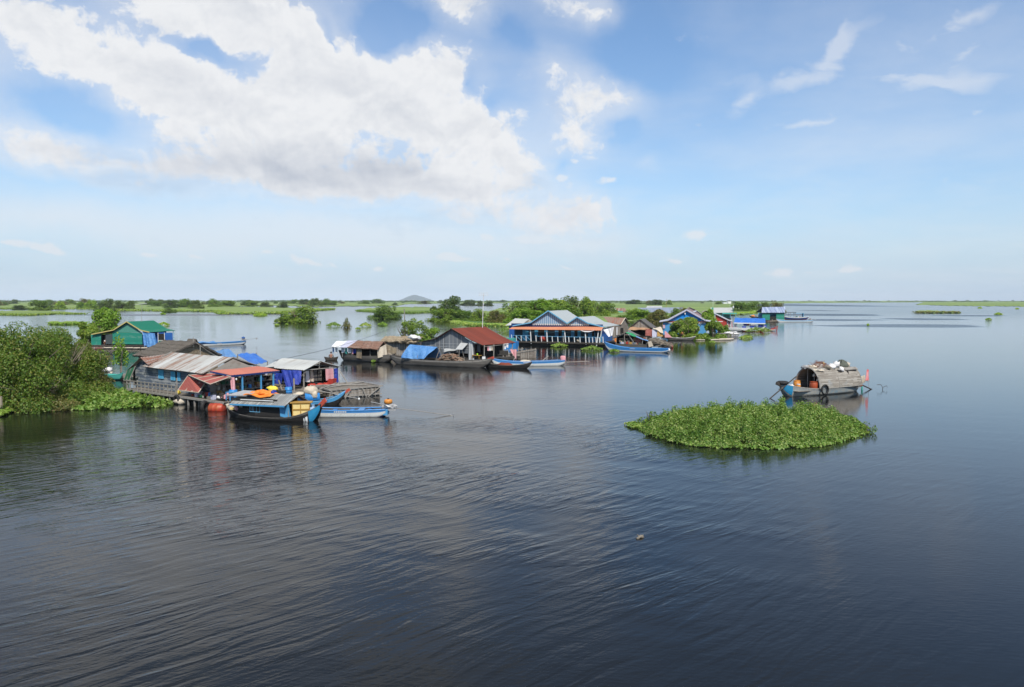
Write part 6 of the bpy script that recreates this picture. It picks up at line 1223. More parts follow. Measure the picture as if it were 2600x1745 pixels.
MB().box(t1_(440,700,WV).x,xw1+.0,WV-.1,WV-.06,zf,2.5).build('panel',M['bluep'],h)
MB().sheet(t2(2080,575,-.4),t1_(270,580,-.4),t1_(265,560,-.1),t2(2080,560,-.1),14,3,lambda u,q:-.35*4*u*(1-u)*(1-q)*.7,.02).build('awning_cloth',M['whitec'],h)
c=thing('basket','red plastic basket on the veranda of the blue house','basket',T.at(t2(1165,880,.9).x,.9,zf),0); MB().lathe((0,0,0),[(.42,0),(.55,.2),(.58,.75),(.5,.85)],14).build('shell',M['red'],c,True)
c=thing('jar','tan clay pot on the veranda of the blue house','jar',T.at(t2(2035,900,.9).x,.9,zf),0); MB().lathe((0,0,0),[(.2,0),(.32,.2),(.3,.4),(.15,.5)],12).build('shell',M['sack'],c,True)
c=thing('white_sheet','large white sheet hung as a screen at the right end of the blue house','sheet',T.O,T.a); MB().cloth(t1_(500,560,-.1),t1_(770,490,-.0),t1_(735,700,-.2),t1_(640,740,-.25),10,10,.12,90,sag=-.1).build('folds',M['whitec'],c)
f=MB(); [f.beam(t1_(u,v_,.3),t1_(u2,v2,.3),.07) for u,v_,u2,v2 in ((860,500,845,700),(830,500,835,690),(460,560,410,930))]; f.each('pole',M['whitec'],c)
# small white roofed annex at the left
q=T.at(t2(380,560,4.0).x,0,0); an=T.thing('annex_hut','small hut with pale zinc roof behind the left end of the blue house','hut'); a=T.p(12,225,455,3.2);b_=T.p(12,640,430,3.2);c_=T.p(12,815,295,5.4);d_=T.p(12,465,280,5.4)
MB().corr(a,b_,c_,d_,.3,.015,.03).build('roof',M['palezinc'],an); MB().box(a.x+.5,b_.x,3.6,7,.2,a.z-.03).build('wall',M['blued'],an); MB().poly([(b_.x-.2,3.5,b_.z-.05),(b_.x+1.4,7.2,b_.z-.1),(c_.x,5.4,c_.z-.05)],.04).build('gable',M['woodz'],an)
br=T.thing('boat_wreck','brown wooden boat tied behind the left end of the blue house','boat'); br.location=T.at(-3.4,4.2); boat(br,4.6,1.2,.7,.1,.1,.3,.4,-.1,[(0,1,'rustroof','hull')],'wood','wood')
# ---- hut with rusted roof, hut with grey gable ----
N1=Fr(Wp(*Z(11,600,880)),ang=-24); h=N1.thing('rusted_hut','grey plank hut with rusted brown roof behind the right end of the blue house','hut'); n1=lambda u,v,vv=0:N1.p(11,u,v,vv)
ra=n1(500,236,4.5);rb=n1(1050,270,4.5);ea=n1(640,395,2.2);eb=n1(940,440,2.2); MB().corr(ea,eb,rb,ra,.25,.015).corr((eb.x,7,eb.z),(ea.x,7,ea.z),(ra.x,4.52,ra.z),(rb.x,4.52,rb.z),.25,.015).build('roof',metal('rust_brown_roof',(.25,.17,.13),(.26,.10,.06),.9,'X',.8,.7,.42,pv=.4),h)
we=n1(940,445,2.2); MB().poly([(rb.x-.2,2.4,.4),(rb.x-.2,7,.4),(rb.x-.2,7,eb.z),(rb.x-.2,4.5,rb.z-.1),(rb.x-.2,2.4,eb.z)],.05,(1,0,0)).poly([(ea.x,2.4,.4),(rb.x-.2,2.4,.4),(rb.x-.2,2.4,eb.z),(ea.x,2.4,eb.z)],.05,(0,-1,0)).build('wall',M['woodz'],h)
f=MB(); f.beam(plz(eb,.05),plz(rb,.05),.14,.05); f.beam(plz(rb,.05),(rb.x+.1,7.2,eb.z),.14,.05); f.build('barge_board',M['sack'],h)
q=n1(965,580,2.3); MB().box(q.x-.25,q.x+.25,2.3,2.36,q.z-.45,q.z+.45).build('window',M['dark'],h)
N2=Fr(Wp(*Z(11,1250,900)),ang=-18); h=N2.thing('gable_hut','grey plank gable hut with dark roof and red and orange curtains','hut'); n2=lambda u,v,vv=0:N2.p(11,u,v,vv)
ap=n2(1420,300,2.0);la=n2(1130,505,2.0);rr_=n2(1720,520,2.0); D=5.2
MB().sheet((la.x,2+D,la.z),(la.x,1.8,la.z),(ap.x,1.8,ap.z),(ap.x,2+D,ap.z),10,4,lambda u,q:.02*sin(q*20),.06).sheet((rr_.x,1.8,rr_.z),(rr_.x,2+D,rr_.z),(ap.x,2+D,ap.z),(ap.x,1.8,ap.z),10,8,lambda u,q:.02*sin(q*24),.06).build('roof',metal('dark_grey_felt_roof',(.13,.12,.11),(.09,.08,.07),.5,'Y',.9,.8,.5,pv=.4),h)
MB().poly([(la.x+.3,2.05,la.z),(rr_.x-.3,2.05,rr_.z),(ap.x,2.05,ap.z-.12)],.05,(0,-1,0)).build('gable',M['woodz'],h)
MB().sheet(n2(1110,570,.9),n2(1560,555,.9),n2(1680,520,2.0),n2(1170,490,2.0),12,4,lambda u,q:.04*sin(u*12),.04).build('porch_roof',metal('tan_sheet',(.4,.24,.14),(.3,.15,.09),.5,'X',.8,.7,.5),h)
MB().box(la.x+.2,rr_.x-.2,3.0,3.05,.4,la.z).build('wall',M['dark'],h); MB().box(la.x,rr_.x+1.8,.9,6.5,.1,.4).build('deck',M['drk_wood'],h)
for k,(u0,u1,v0,v1,m,lb) in enumerate(((1550,1710,540,740,'rustroof','dusty red curtain at the front of the grey gable hut'),(1715,1850,560,740,'lilac','pale blue striped curtain beside the dusty red one'),(1840,1960,590,730,'crate_f','orange brown curtain at the right of the grey gable hut'))):
    c=thing('curtain',lb,'curtain',N2.O,N2.a); M.setdefault('dred',tarp('dusty_red_cloth',(.3,.09,.07),(.36,.13,.1),.03,.85)); MB().cloth(n2(u0,v0,1.0),n2(u1,v0+15,1.3),n2(u1+15,v1,1.1),n2(u0-5,v1-5,.8),8,8,.06,95+k).build('folds',M['dred'] if k==0 else M[m],c)
c=thing('canvas','cream canvas draped over the right corner of the grey gable hut','canvas',N2.O,N2.a); MB().sheet(n2(1740,540,.9),n2(1990,640,.9),n2(1930,500,1.9),n2(1730,510,1.9),10,6,lambda u,q:.1*sin(u*6+q*3),.03).build('folds',M['sack'],c)
# ---- tent boat, firewood raft, long blue boat ----
N3=Fr(Wp(*Z(11,800,985)),Wp(*Z(11,1700,1010))); tb_=N3.thing('tent_boat','floating kitchen boat under a sagging dark blue tent roof with a green tarp','boat'); n3=lambda u,v,vv=0:N3.p(11,u,v,vv)
a=n3(600,790,.6);ap=n3(1065,628,.6);c_=n3(1610,840,.6); bk=2.6
MB().sheet((a.x,.6+bk,a.z+.1),(a.x,.6,a.z),(ap.x,.6,ap.z),(ap.x,.6+bk,ap.z+.1),10,8,lambda u,q:-.06*4*q*(1-q)*3+.03*sin(u*9),.04).build('roof',tarp('slate_tarpaulin',(.05,.07,.10),(.09,.11,.14)),tb_); MB().sheet((c_.x,.6,c_.z),(c_.x,.6+bk,c_.z+.1),(ap.x,.6+bk,ap.z+.15),(ap.x,.6,ap.z),10,10,lambda u,q:-.06*4*q*(1-q)*2+.03*sin(u*9),.04).build('roof',metal('slate_felt',(.16,.17,.16),(.1,.1,.09),.4,'Y',.9,.8,.5),tb_)
MB().sheet(n3(1300,735,.5),n3(1620,850,.5),n3(1610,825,.6),n3(1300,715,.6),8,4,lambda u,q:.06*sin(u*9),.02).build('flap',M['bluet2'],tb_); MB().sheet(n3(1065,640,.5),n3(1310,740,.45),n3(1330,700,1.2),n3(1110,610,1.2),10,6,lambda u,q:.06*sin(u*7+q*4),.02).build('cover',tarp('green_tarpaulin',(.02,.25,.09),(.05,.4,.16)),tb_)
f=MB(); [f.beam(n3(u,v_,.65),n3(u2,v2,.65),.08) for u,v_,u2,v2 in ((1030,650,1020,960),(1150,720,1300,930),(830,720,820,950),(1480,800,1460,950),(1600,850,1560,980))]; f.each('pole',M['greypost'],tb_)
MB().box(a.x+1,c_.x,2.0,2.05,.2,1.7).build('back_wall',M['dark'],tb_); MB().box(n3(820,900,.8).x,c_.x-.1,.5,3,-.1,.42).build('hull',M['hullgrey'],tb_); MB().box(n3(900,800,.9).x,n3(1150,800,.9).x,.9,1.4,1.15,1.2).box(n3(900,800,.9).x,n3(1150,800,.9).x,.9,1.4,.7,.75).build('shelf',M['wood'],tb_)
goods(tb_,((n3(900,800,.9).x,1.1,.76),(n3(1150,800,.9).x,1.1,.76)),7,61,(.14,.3)); goods(tb_,((n3(900,900,.8).x,.8,.44),(n3(1450,900,.8).x,.8,.44)),12,62,(.16,.42)); goods(tb_,((n3(1150,900,.8).x,1.5,.9),(n3(1550,900,.8).x,1.5,.9)),8,63,(.2,.5))
c=thing('panel','pale rectangular board leaning at the end of the tent boat','panel',N3.O,N3.a); MB().poly([n3(1610,855,.2),n3(1690,845,.2),n3(1740,960,.15),n3(1630,995,.1)],.04).build('board',M['sack'],c)
c=thing('dark_red_cloth','maroon cloth wall inside the tent boat','cloth',N3.O,N3.a); MB().cloth(n3(1290,760,1.2),n3(1450,800,1.2),n3(1440,950,1.0),n3(1290,950,1.0),8,8,.05,99).build('folds',M['dred'],c)
c=thing('hanging_garment','orange shirt hanging left of the tent boat','garment',N3.O,N3.a); MB().cloth(n3(775,770,.3),n3(835,770,.3),n3(825,870,.3),n3(790,850,.3),5,6,.04,98).build('cloth_folds',M['orange'],c)
fw=thing('firewood_raft','raft heaped with grey brown branches right of the tent boat','firewood',N3.O,N3.a); r=random.Random(12); x0=n3(1690,900,1).x; x1=n3(2120,900,1).x; lg=[]
for q_ in range(2):
    lg=[]
    for k in range(150):
        u=r.random(); x=x0+(x1-x0)*u; hz=1.35-.95*u; z_=.1+hz*r.random()**.6; an=r.uniform(-.35,.35); l=r.uniform(.5,1.6); y_=r.uniform(.3,2.4); lg.append(((x-cos(an)*l/2,y_-sin(an)*l/2,z_-.1*l*u),(x+cos(an)*l/2,y_+sin(an)*l/2,z_+r.uniform(-.12,.12))))
    o=MB(); [o.tube(list(k),.04,4) for k in lg]; o=o.build('branches',M['twig'] if q_ else M['pole'],fw); o['kind']='stuff'
c=thing('buoy','round orange red buoy at the end of the firewood raft','buoy',Wp(*Z(11,2190,1010))); MB().lathe((0,0,-.1),[(.05,0),(.2,.08),(.27,.25),(.2,.42),(.05,.5)],12).build('shell',M['red'],c,True)
N4=Fr(Wp(*Z(11,960,1105)),Wp(*Z(11,2040,1135))); LL=N4.p(11,2100,1060).x; sb0=N4.p(11,500,925).x; lb_,_=longtail('long bright blue boat with white band moored below the tent boat',N4,sb0,LL-sb0,1.3,.75,.05,.5,.12,.85,bands=[(0,.42,'brightblue','sheer_strake'),(.42,.68,'hullwhite','hull_band'),(.68,1,'hullnavy','hull')],inner='bluep',seats=5)
c=thing('engine_boxes','pair of white jugs on the stern of the long bright blue boat','jugs',N4.at(LL-.25,.6,.0),N4.a); MB().lathe((0,-.25,.15),[(.15,0),(.18,.3),(.08,.42)],10).lathe((.25,.1,.15),[(.15,0),(.18,.3),(.08,.42)],10).build('jug',M['white'],c,True)
# ================= houses behind =================
def far_house(label,i,base,L,peak,R_,eaveR,D,ang,roofm,gm,name='far_house',extra=None):
    """gable to the camera: L,R_ eave corners and peak of the gable in the picture"""
    fr=Fr(Wp(*Z(i,*base)),ang=ang); h=fr.thing(name,label,'house'); a=fr.p(i,*L);t=fr.p(i,*peak);c=fr.p(i,*R_)
    roofstrip([a,t,c],-.3,D,roofm,h,'roof',.05,.012); MB().poly([(a.x+.2,0,.3),(c.x-.2,0,.3),(c.x-.2,0,c.z-.08),(t.x,0,t.z-.14),(a.x+.2,0,a.z-.08)],.06,(0,-1,0)).build('wall',M[gm],h)
    MB().box(c.x-.28,c.x-.22,.05,D-.3,.3,c.z-.1).build('side_wall',M[gm],h); MB().box(a.x,c.x,-.3,D,-.1,.3).build('deck',M['drk_wood'],h); return fr,h
M['pinkgrey']=paint('pinkish_plank',(.38,.27,.27),(.28,.2,.2),.5,2); M['bluegreyroof']=metal('blue_grey_roof',(.24,.28,.36),(.19,.22,.29),.4,'X',1.2,.5,.5,pv=.3)
far_house('small pink gabled shack with pale roof beyond the bushes',6,(1450,268),(1375,235),(1432,190),(1450,235),None,6,-38,'palezinc','pinkgrey')
fr=Fr(Wp(*Z(6,1450,262)),ang=-20); s=fr.thing('far_shed','low shed with rusty brown roof right of the pink gabled shack','shed'); a=fr.p(6,1500,232,8);b_=fr.p(6,1640,232,8);c_=fr.p(6,1620,198,10);d_=fr.p(6,1490,200,10); MB().corr(a,b_,c_,d_,.4,.02).build('roof',M['rustroof'],s); MB().box(a.x,b_.x,8.2,12,0,a.z-.1).build('wall',M['pinkgrey'],s)
c=thing('green_tarp','green tarp lean-to below the pink gabled shack','tarpaulin',fr.O,fr.a); MB().sheet(fr.p(6,1530,258,5),fr.p(6,1600,250,5),fr.p(6,1590,238,7),fr.p(6,1540,238,7),6,4,lambda u,q:.05*sin(u*9),.03).build('folds',M['netg'],c); f=MB(); [f.tube([(p.x,p.y,0),p],.05,5) for p in (fr.p(6,1530,258,5),fr.p(6,1600,250,5))]; f.each('pole',M['pole'],c)
c=thing('towel','red and white towel hanging on the pink gabled shack','towel',Fr(Wp(*Z(6,1450,268)),ang=-38).O,rad(-38)); fq=Fr(Wp(*Z(6,1450,268)),ang=-38); MB().cloth(fq.p(6,1396,222,-.3),fq.p(6,1424,222,-.3),fq.p(6,1420,262,-.3),fq.p(6,1404,262,-.3),5,5,.05,101).build('cloth_folds',M['pink'],c)
fr=Fr(Wp(*Z(6,1140,272)),ang=-10); s=fr.thing('small_shelter','tiny teal roofed boat shelter among the bushes behind the blue house','shelter'); a=fr.p(6,1125,238);b_=fr.p(6,1255,228); MB().sheet(a,b_,(b_.x,3,b_.z+.3),(a.x,3,a.z+.3),6,3,lambda u,q:0,.06).build('roof',M['netg'],s); f=MB(); [f.tube([(x,y_,0),(x,y_,a.z)],.06,5) for x in (a.x+.2,b_.x-.2) for y_ in (.1,2.8)]; f.each('post',M['blued'],s); c=boat(s,5,1.4,.6,.2,.2,.2,.2,-.1,[(0,1,'hullwhite','hull')],'drk_wood')
# long blue-grey roof
fr=Fr(Wp(*Z(6,1780,275)),ang=-4); s=fr.thing('long_house','long low house with blue grey roof behind the trees','house'); a=fr.p(6,1770,245);b_=fr.p(6,2300,262);c_=fr.p(6,2310,190,6);d_=fr.p(6,1775,195,6)
MB().corr(a,b_,c_,d_,.5,.02,.04).build('roof',M['bluegreyroof'],s); MB().box(a.x+.3,b_.x,.3,9,0,min(a.z,b_.z)-.1).build('wall',M['dark'],s)
gf=lambda u,v:fr.p(6,u,v,-1.2); a=gf(1950,247);t=gf(2030,205);c_=gf(2110,247); roofstrip([a,t,c_],-1.5,4,'bluegreyroof',s,'gable_roof',.06); MB().poly([(a.x+.3,-1.1,.2),(c_.x-.3,-1.1,.2),(c_.x-.3,-1.1,c_.z-.2),(t.x,-1.1,t.z-.3),(a.x+.3,-1.1,a.z-.2)],.06,(0,-1,0)).build('gable',M['greensh'],s)
fr=Fr(Wp(*Z(6,1880,235)),ang=-4); s=fr.thing('far_house','low white roof showing above the long blue grey roof','house'); a=fr.p(6,1870,197);b_=fr.p(6,2065,195);c_=fr.p(6,2060,173,4);d_=fr.p(6,1885,173,4); MB().corr(a,b_,c_,d_,.5,.02,.04).build('roof',M['palezinc'],s); MB().box(a.x+.3,b_.x-.2,.3,6,0,a.z-.1).build('wall',M['dark'],s)
for (i,u,v0,v1,lb) in ((6,2110,262,90,'thin leaning pole aerial above the long blue grey roof'),(7,862,265,95,'thin pole aerial left of the pale zinc roof'),(7,1082,250,150,'short pole aerial above the pale zinc roof')):
    p=Wp(*Z(i,u,v0)); zt=Zat(p,Z(i,u,v1)[1]); t=thing('aerial',lb,'aerial',p); MB().tube([(0,0,0),(.2,0,zt)],.06,5).build('pole',M['crate_f'] if i==6 else M['whitec'],t); MB().beam((-.5,0,zt-.2),(.8,0,zt-.1),.08).build('rods',M['whitec'],t)
# ---- bright blue house ----
X=Fr(Wp(*Z(13,150,905)),ang=-12); h=X.thing('bright_blue_house','bright blue gabled floating house with white edged roof, half hidden by a bush','house'); x_=lambda u,v,vv=0:X.p(13,u,v,vv)
pr=[x_(-60,500,-.5),x_(160,460,-.5),x_(680,180,-.5),x_(1190,470,-.5),x_(1535,512,-.5)]; M['lz']=metal('white_zinc_sheet',(.52,.54,.58),(.4,.42,.45),.3,'Y',1,.5,.6,pv=.1)
roofstrip(pr,-.5,8,'lz',h,'roof',.14,.012); MB().beam(pr[1]-Vector((0,.06,0)),pr[2]-Vector((0,.06,0)),.05,.26).beam(pr[2]-Vector((0,.06,0)),pr[3]-Vector((0,.06,0)),.05,.26).beam(pr[3]-Vector((0,.06,0)),pr[4]-Vector((0,.06,0)),.05,.2).beam(pr[0]-Vector((0,.06,0)),pr[1]-Vector((0,.06,0)),.05,.2).build('barge_board',M['lilac'],h)
M['bb']=planks('bright_blue_boards',(.02,.30,.78),(.02,.26,.70),.24,'Z',None,.5,.55,.1)
zt=x_(700,485).z; l=x_(170,480); r_=x_(1180,480); MB().poly([(l.x,0,zt),(r_.x,0,zt),(x_(680,215).x,0,x_(680,215).z)],.05,(0,-1,0)).build('gable',M['bb'],h); MB().box(l.x,r_.x,-.04,.02,zt-.28,zt-.01).build('fascia',M['redsheet'],h)
MB().box(l.x-.9,r_.x+.1,.1,.16,.4,zt-.3).build('wall',M['bluep'],h); MB().box(l.x,r_.x,-.07,-.045,zt-.42,zt-.30).build('trim',M['white'],h); MB().box(r_.x+.1,r_.x+.16,.1,7.5,.4,zt-.3).build('side_wall',M['dark'],h); MB().box(l.x-1.2,pr[4].x,-.6,8,.05,.4).build('deck',M['drk_wood'],h)
for u in (1500,): MB().tube([(x_(u,520).x,-.3,.3),(x_(u,520).x,-.3,pr[4].z-.05)],.08,6).build('post',M['white'],h)
c=thing('hanging_garment','turquoise cloth bundle hanging at the right corner post of the bright blue house','garment',X.O,X.a); MB().cloth(x_(1450,560,-.5),x_(1510,560,-.5),x_(1500,820,-.5),x_(1450,800,-.5),5,8,.08,110).build('cloth_folds',M['bluep'],c)
c=thing('poster','red white and blue banner on the left wall of the bright blue house','banner',X.O,X.a); MB().poly([x_(30,590,-.1),x_(90,590,-.1),x_(90,680,-.1),x_(30,680,-.1)],.04).build('red_field',M['pink'],c); MB().poly([x_(40,610,-.16),x_(70,610,-.16),x_(70,680,-.16),x_(40,680,-.16)],.03).build('blue_field',M['lilac'],c)
c=thing('lamp','white lamp fixed under the gable peak of the bright blue house','lamp',X.O,X.a); q=x_(630,290,-.15); MB().lathe((q.x,-.25,q.z-.15),[(.05,0),(.16,.05),(.12,.2),(.05,.45)],10).build('bulb',M['white'],c,True)
fr,h=far_house('dark gabled hut with pale roof edge behind the right slope of the bright blue house',13,(1020,560),(880,245),(955,205),(1160,345),None,8,-10,'lz','pinkgrey'); fr,h=far_house('pink trimmed gable peeping above the bright blue house roof',13,(850,500),(660,210),(755,110),(960,200),None,8,-10,'rustroof','pinkgrey')
fr,h=far_house('small brown gable between the bright blue house and the red house',13,(1200,400),(1090,250),(1185,200),(1310,250),None,6,-10,'rustroof','drk_wood')
# ---- red house ----
Rh=Fr(Wp(*Z(13,1480,700)),ang=-14); h=Rh.thing('red_house','red walled house with white roof edge sloping down to the right','house'); q_=lambda u,v,vv=0:Rh.p(13,u,v,vv)
pr=[q_(1320,275,-.4),q_(1410,258,-.4),q_(1830,460,-.4),q_(1900,462,-.4)]; roofstrip(pr,-.4,7,'lz',h,'roof',.2,.012)
MB().poly([(q_(1450,300).x,0,.3),(q_(1750,690).x,0,.3),(q_(1750,690).x,0,q_(1750,445).z),(q_(1450,300).x,0,q_(1450,300).z)],.08,(0,-1,0)).build('wall',M['red'],h); MB().beam(q_(1440,290,-.1),q_(1430,480,-.1),.2).build('corner_post',M['whitec'],h)
for k,u in enumerate((1770,1805,1850,1890)): MB().beam(q_(u,465,.2),q_(u+12,680,.2),.2,.1).build('post',M['whitec'] if k%2==0 else M['pink'],h)
MB().box(q_(1755,600).x,q_(1880,600).x,3,3.1,.3,2.6).build('inner_wall',M['dark'],h); MB().box(q_(1440,600).x-.5,q_(1920,600).x,-.4,7,.0,.3).build('deck',M['greypost'],h)
f=MB(); f.beam(q_(1540,495,-1),q_(1650,495,-1),.14); f.beam(q_(1545,495,-1),q_(1545,570,-1),.08); s=Rh.thing('rack','white topped rack in front of the red wall','rack'); f.build('frame',M['whitec'],s)
# pale zinc roofed house behind
Pz=Fr(Wp(*Z(13,1680,480)),ang=-6); h=Pz.thing('zinc_house','house with large pale zinc roof behind the red house','house'); z_=lambda u,v,vv=0:Pz.p(13,u,v,vv); a=z_(1400,262);b_=z_(1915,252);c_=z_(1900,118,4.5);d_=z_(1400,122,4.5)
MB().corr(a,b_,c_,d_,.4,.02,.05).build('roof',M['palezinc'],h); MB().poly([plz(z_(1322,262,-.02),0),z_(1340,262,-.02),z_(1345,120,4.5),z_(1325,122,4.5)],.05).build('roof_edge',M['white'],h); MB().corr(z_(1342,255),z_(1395,255),z_(1395,118,4.5),z_(1345,120,4.5),.4,.02,.05).build('roof_panel',M['greenwall'],h)
MB().box(a.x,b_.x-.5,.5,7,.2,a.z-.15).build('wall',M['greenpale'],h); MB().poly([(b_.x-.1,.2,a.z),(b_.x-.1,8.5,a.z),(b_.x-.1,4.5,c_.z-.1)],.05,(1,0,0)).build('gable',M['dark'],h); MB().sheet(z_(1640,290,-1.5),z_(2030,285,-1.5),z_(2030,265,0),z_(1640,262,0),6,2,lambda u,q:0,.05).build('porch_roof',M['netg'],h)
for u in (1650,1850,2000): MB().tube([z_(u,280,-1.3),plz(Vector((z_(u,280,-1.3).x,-1.3,0)),.1)],.08,5).build('post',M['bluetrim'],h)
c=thing('horn_pole','white loudspeaker horn on a pole at the end of the pale zinc roof','loudspeaker',Pz.O,Pz.a); q=z_(1930,100,1); MB().tube([(q.x,1,.2),(q.x,1,q.z)],.07,6).build('pole',M['blued'],c); MB().lathe((q.x,.9,q.z-.5),[(.35,0),(.2,.5),(.08,.9)],10).build('horn',M['white'],c,True)
# ---- blue canopy raft ----
Cr=Fr(Wp(*Z(7,1140,512)),Wp(*Z(7,1540,512))); h=Cr.thing('canopy_raft','raft under a bright blue canopy sheet with white hem','raft'); y_=lambda u,v,vv=0:Cr.p(7,u,v,vv); a=y_(1135,402);b_=y_(1542,410);c_=y_(1535,348,2.8);d_=y_(1150,342,2.8)
MB().sheet(a,b_,c_,d_,22,8,lambda u,q:.05*sin(u*21)+.1*4*q*(1-q),.03).build('canopy',M['bluet'],h); MB().poly([plz(a,-.02),plz(b_,-.02),plz(b_,-.22),plz(a,-.22)],.03).build('hem',M['white'],h); f=MB()
for x in (a.x+.1,(a.x+b_.x)/2,b_.x-.3): 
    for v_ in (.1,2.7): f.tube([(x,v_,0),(x,v_,a.z)],.06,5)
f.each('post',M['steel'],h); MB().box(a.x-1.5,b_.x+1.6,-.2,3,.02,.34).build('deck',M['wood'],h); logs(h,'bamboo','sack',[((a.x-2,-.35,.2),(b_.x+1.0,-.5,.2)),((a.x+4,-.6,.12),(b_.x+2.2,-.3,.24))],.1)
for k,(u,v_,w_,m,lb) in enumerate(((1255,412,.9,'navyt','navy cloth, first on the canopy raft line'),(1300,412,.9,'dred','maroon cloth, second on the canopy raft line'),(1330,440,1.6,'navyt','navy cloth low on the canopy raft, middle'),(1450,432,1.9,'navyt','navy trousers hanging at the right of the canopy raft'),(1240,450,.9,'navyt','navy cloth low on the canopy raft, left'))):
    c=thing('hanging_garment',lb,'garment',Cr.O,Cr.a); p=y_(u,v_,.5); MB().cloth((p.x,.5,p.z),(p.x+w_,.5,p.z),(p.x+w_*.95,.45,p.z-.6),(p.x+.05,.45,p.z-.55),5,5,.05,120+k).build('cloth_folds',M[m],c)
c=thing('chair','red and white chair on the canopy raft','chair',Cr.at(y_(1155,470).x,.6,.34),0); MB().box(0,.6,0,.6,.5,.56).build('seat',M['pink'],c); MB().box(0,.6,.55,.6,.56,1.4).build('backrest',M['white'],c)
for a1_ in (.03,.53): MB().beam((a1_,.05,0),(a1_,.05,.5),.06).build('leg',M['white'],c)
c=thing('iron_rack','rusty red iron frame at the right tip of the canopy raft','rack',Cr.at(b_.x+2.0,.2,.3),.2); f=MB(); [f.beam(p,q,.12) for p,q in (((-.8,0,.1),(.9,0,.35)),((-.6,0,-.3),(.6,0,.7)),((.7,0,-.5),(.9,0,.9)),((-.4,.4,.3),(.9,.3,.3)))]; f.build('bars',M['red'],c)
k_=Fr(Wp(*Z(7,1050,512)),Wp(*Z(7,1400,516))); w_=thing('white_boat','white flat boat lying before the red house','boat',k_.at(-.6,-.6),k_.a); boat(w_,6.5,1.5,.7,.1,.15,.3,.3,-.1,[(0,1,'hullwhite','hull')],'whitec','white')
w_=thing('red_boat','white and dark red boat with raised bow before the canopy raft','boat',k_.at(3.0,-2.3),k_.a); boat(w_,5.2,1.1,.35,.1,.9,.3,.05,-.1,[(0,.3,'hullwhite','sheer_strake'),(.3,.5,'black','hull_band'),(.5,1,'red','hull')],'drk_wood','white',2.0)
# low fish pen and person in boat
Lw=Fr(Wp(*Z(13,1560,905)),Wp(*Z(13,2060,912))); s=Lw.thing('fish_pen','low pole pen with pale rags lying on it right of the bright blue house','fish pen'); L_=(Wp(*Z(13,2060,912))-Wp(*Z(13,1560,905))).length; logs(s,'poles','greypost',[((0,0,.15),(L_,0,.12)),((0,.1,.62),(L_,.1,.5)),((0,2.4,.5),(L_,2.4,.5)),((0,0,.1),(0,2.4,.6)),((L_*.5,0,-.2),(L_*.5,0,.7)),((L_,0,-.2),(L_,2.4,.6)),((.5,1,.6),(L_*.8,1.2,.65)),((L_*.3,0,-.2),(L_*.3,0,.7)),((L_*.75,0,-.2),(L_*.75,0,.8))],.09); MB().lump((2.2,1.2,.65),1.5,.5,.3,77,.3).build('rags',M['whitec'],s)
logs(thing('drift_log','pale driftwood log lying left of the low pole pen','log',Wp(*Z(13,1400,1005))),'timber','sack',[((-.5,0,.1),(3,0,.2)),((1.5,2,.1),(4,1.8,.2))],.14); c=thing('net_tripod','dark netting post at the left end of the low pole pen','net',Wp(*Z(13,1530,900))); MB().lump((0,0,.6),.35,.35,.9,78,.3).build('netting',M['black'],c); logs(c,'pole','greypost',[((0,0,0),(-.2,0,1.8))],.05)
logs(thing('bamboo_raft','pale bamboo poles at the foot of the big green bush','bamboo',Wp(*Z(13,720,1005)),-.1),'poles','sack',[((0,0,.1),(2.6,.1,.12)),((.4,.3,.15),(2.9,.4,.1)),((.2,.5,.3),(1.5,1,.1))],.08)
Ob=Fr(Wp(*Z(13,170,1003)),Wp(*Z(13,600,1010))); w_=Ob.thing('rowing_boat','narrow dark boat with raised pink stern board, carrying a person in orange','boat'); w_.location=Ob.at(-.5,.4); boat(w_,5.2,.85,.42,.25,.35,.1,.05,-.1,[(0,1,'hullgrey','hull')],'drk_wood','whitec'); MB().poly([(-.05,-.35,.5),(1.2,-.3,.5),(.1,-.2,1.6),(-.1,-.3,1.6)],.06).build('stern_board',M['pink'],w_)
BND=dict(STAND); BND.update(waist=(0,-.04,1.04),chest=(0,-.14,1.2),neck=(0,-.24,1.34),head=(0,-.3,1.43),sh_l=(-.18,-.17,1.27),sh_r=(.18,-.17,1.27),el_l=(-.24,-.34,1.05),el_r=(.22,-.36,1.05),wr_l=(-.2,-.5,.86),wr_r=(.18,-.52,.86),ha_l=(-.19,-.55,.8),ha_r=(.17,-.57,.8))
person('person in an orange shirt bending over in the narrow boat by the green bush',Ob.at(Ob.p(13,520,990).x,.45,.1),rad(60),BND,'orange','dark')
# ---- green stilt house at the right ----
V_=Fr(Wp(*Z(14,600,720)),Wp(*Z(14,1190,720))); h=V_.thing('green_hut','green floating house with striped blue grey zinc roof at the right end of the village','house'); v=lambda u,q,vv=0:V_.p(14,u,q,vv)
a=v(570,470,-.5);b_=v(1208,468,-.5);c_=v(1205,310,2.6);d_=v(585,320,2.6); MB().corr(a,b_,c_,d_,.45,.04,.03).build('roof',metal('striped_zinc',(.42,.47,.58),(.16,.20,.32),.9,'X',.42,.5,.46,pv=.7,v2=(.35,.42,.55)),h); MB().corr((b_.x,5.6,a.z),(a.x,5.6,a.z),(d_.x,2.62,d_.z-.02),(c_.x,2.62,c_.z-.02),.45,.03,.03).build('roof',M['palezinc'],h)
zb=v(600,665).z
for (u0,u1) in ((590,795),(968,1180)): MB().box(v(u0,600).x,v(u1,600).x,0,.08,zb,a.z-.03).build('wall',M['greenwall'],h)
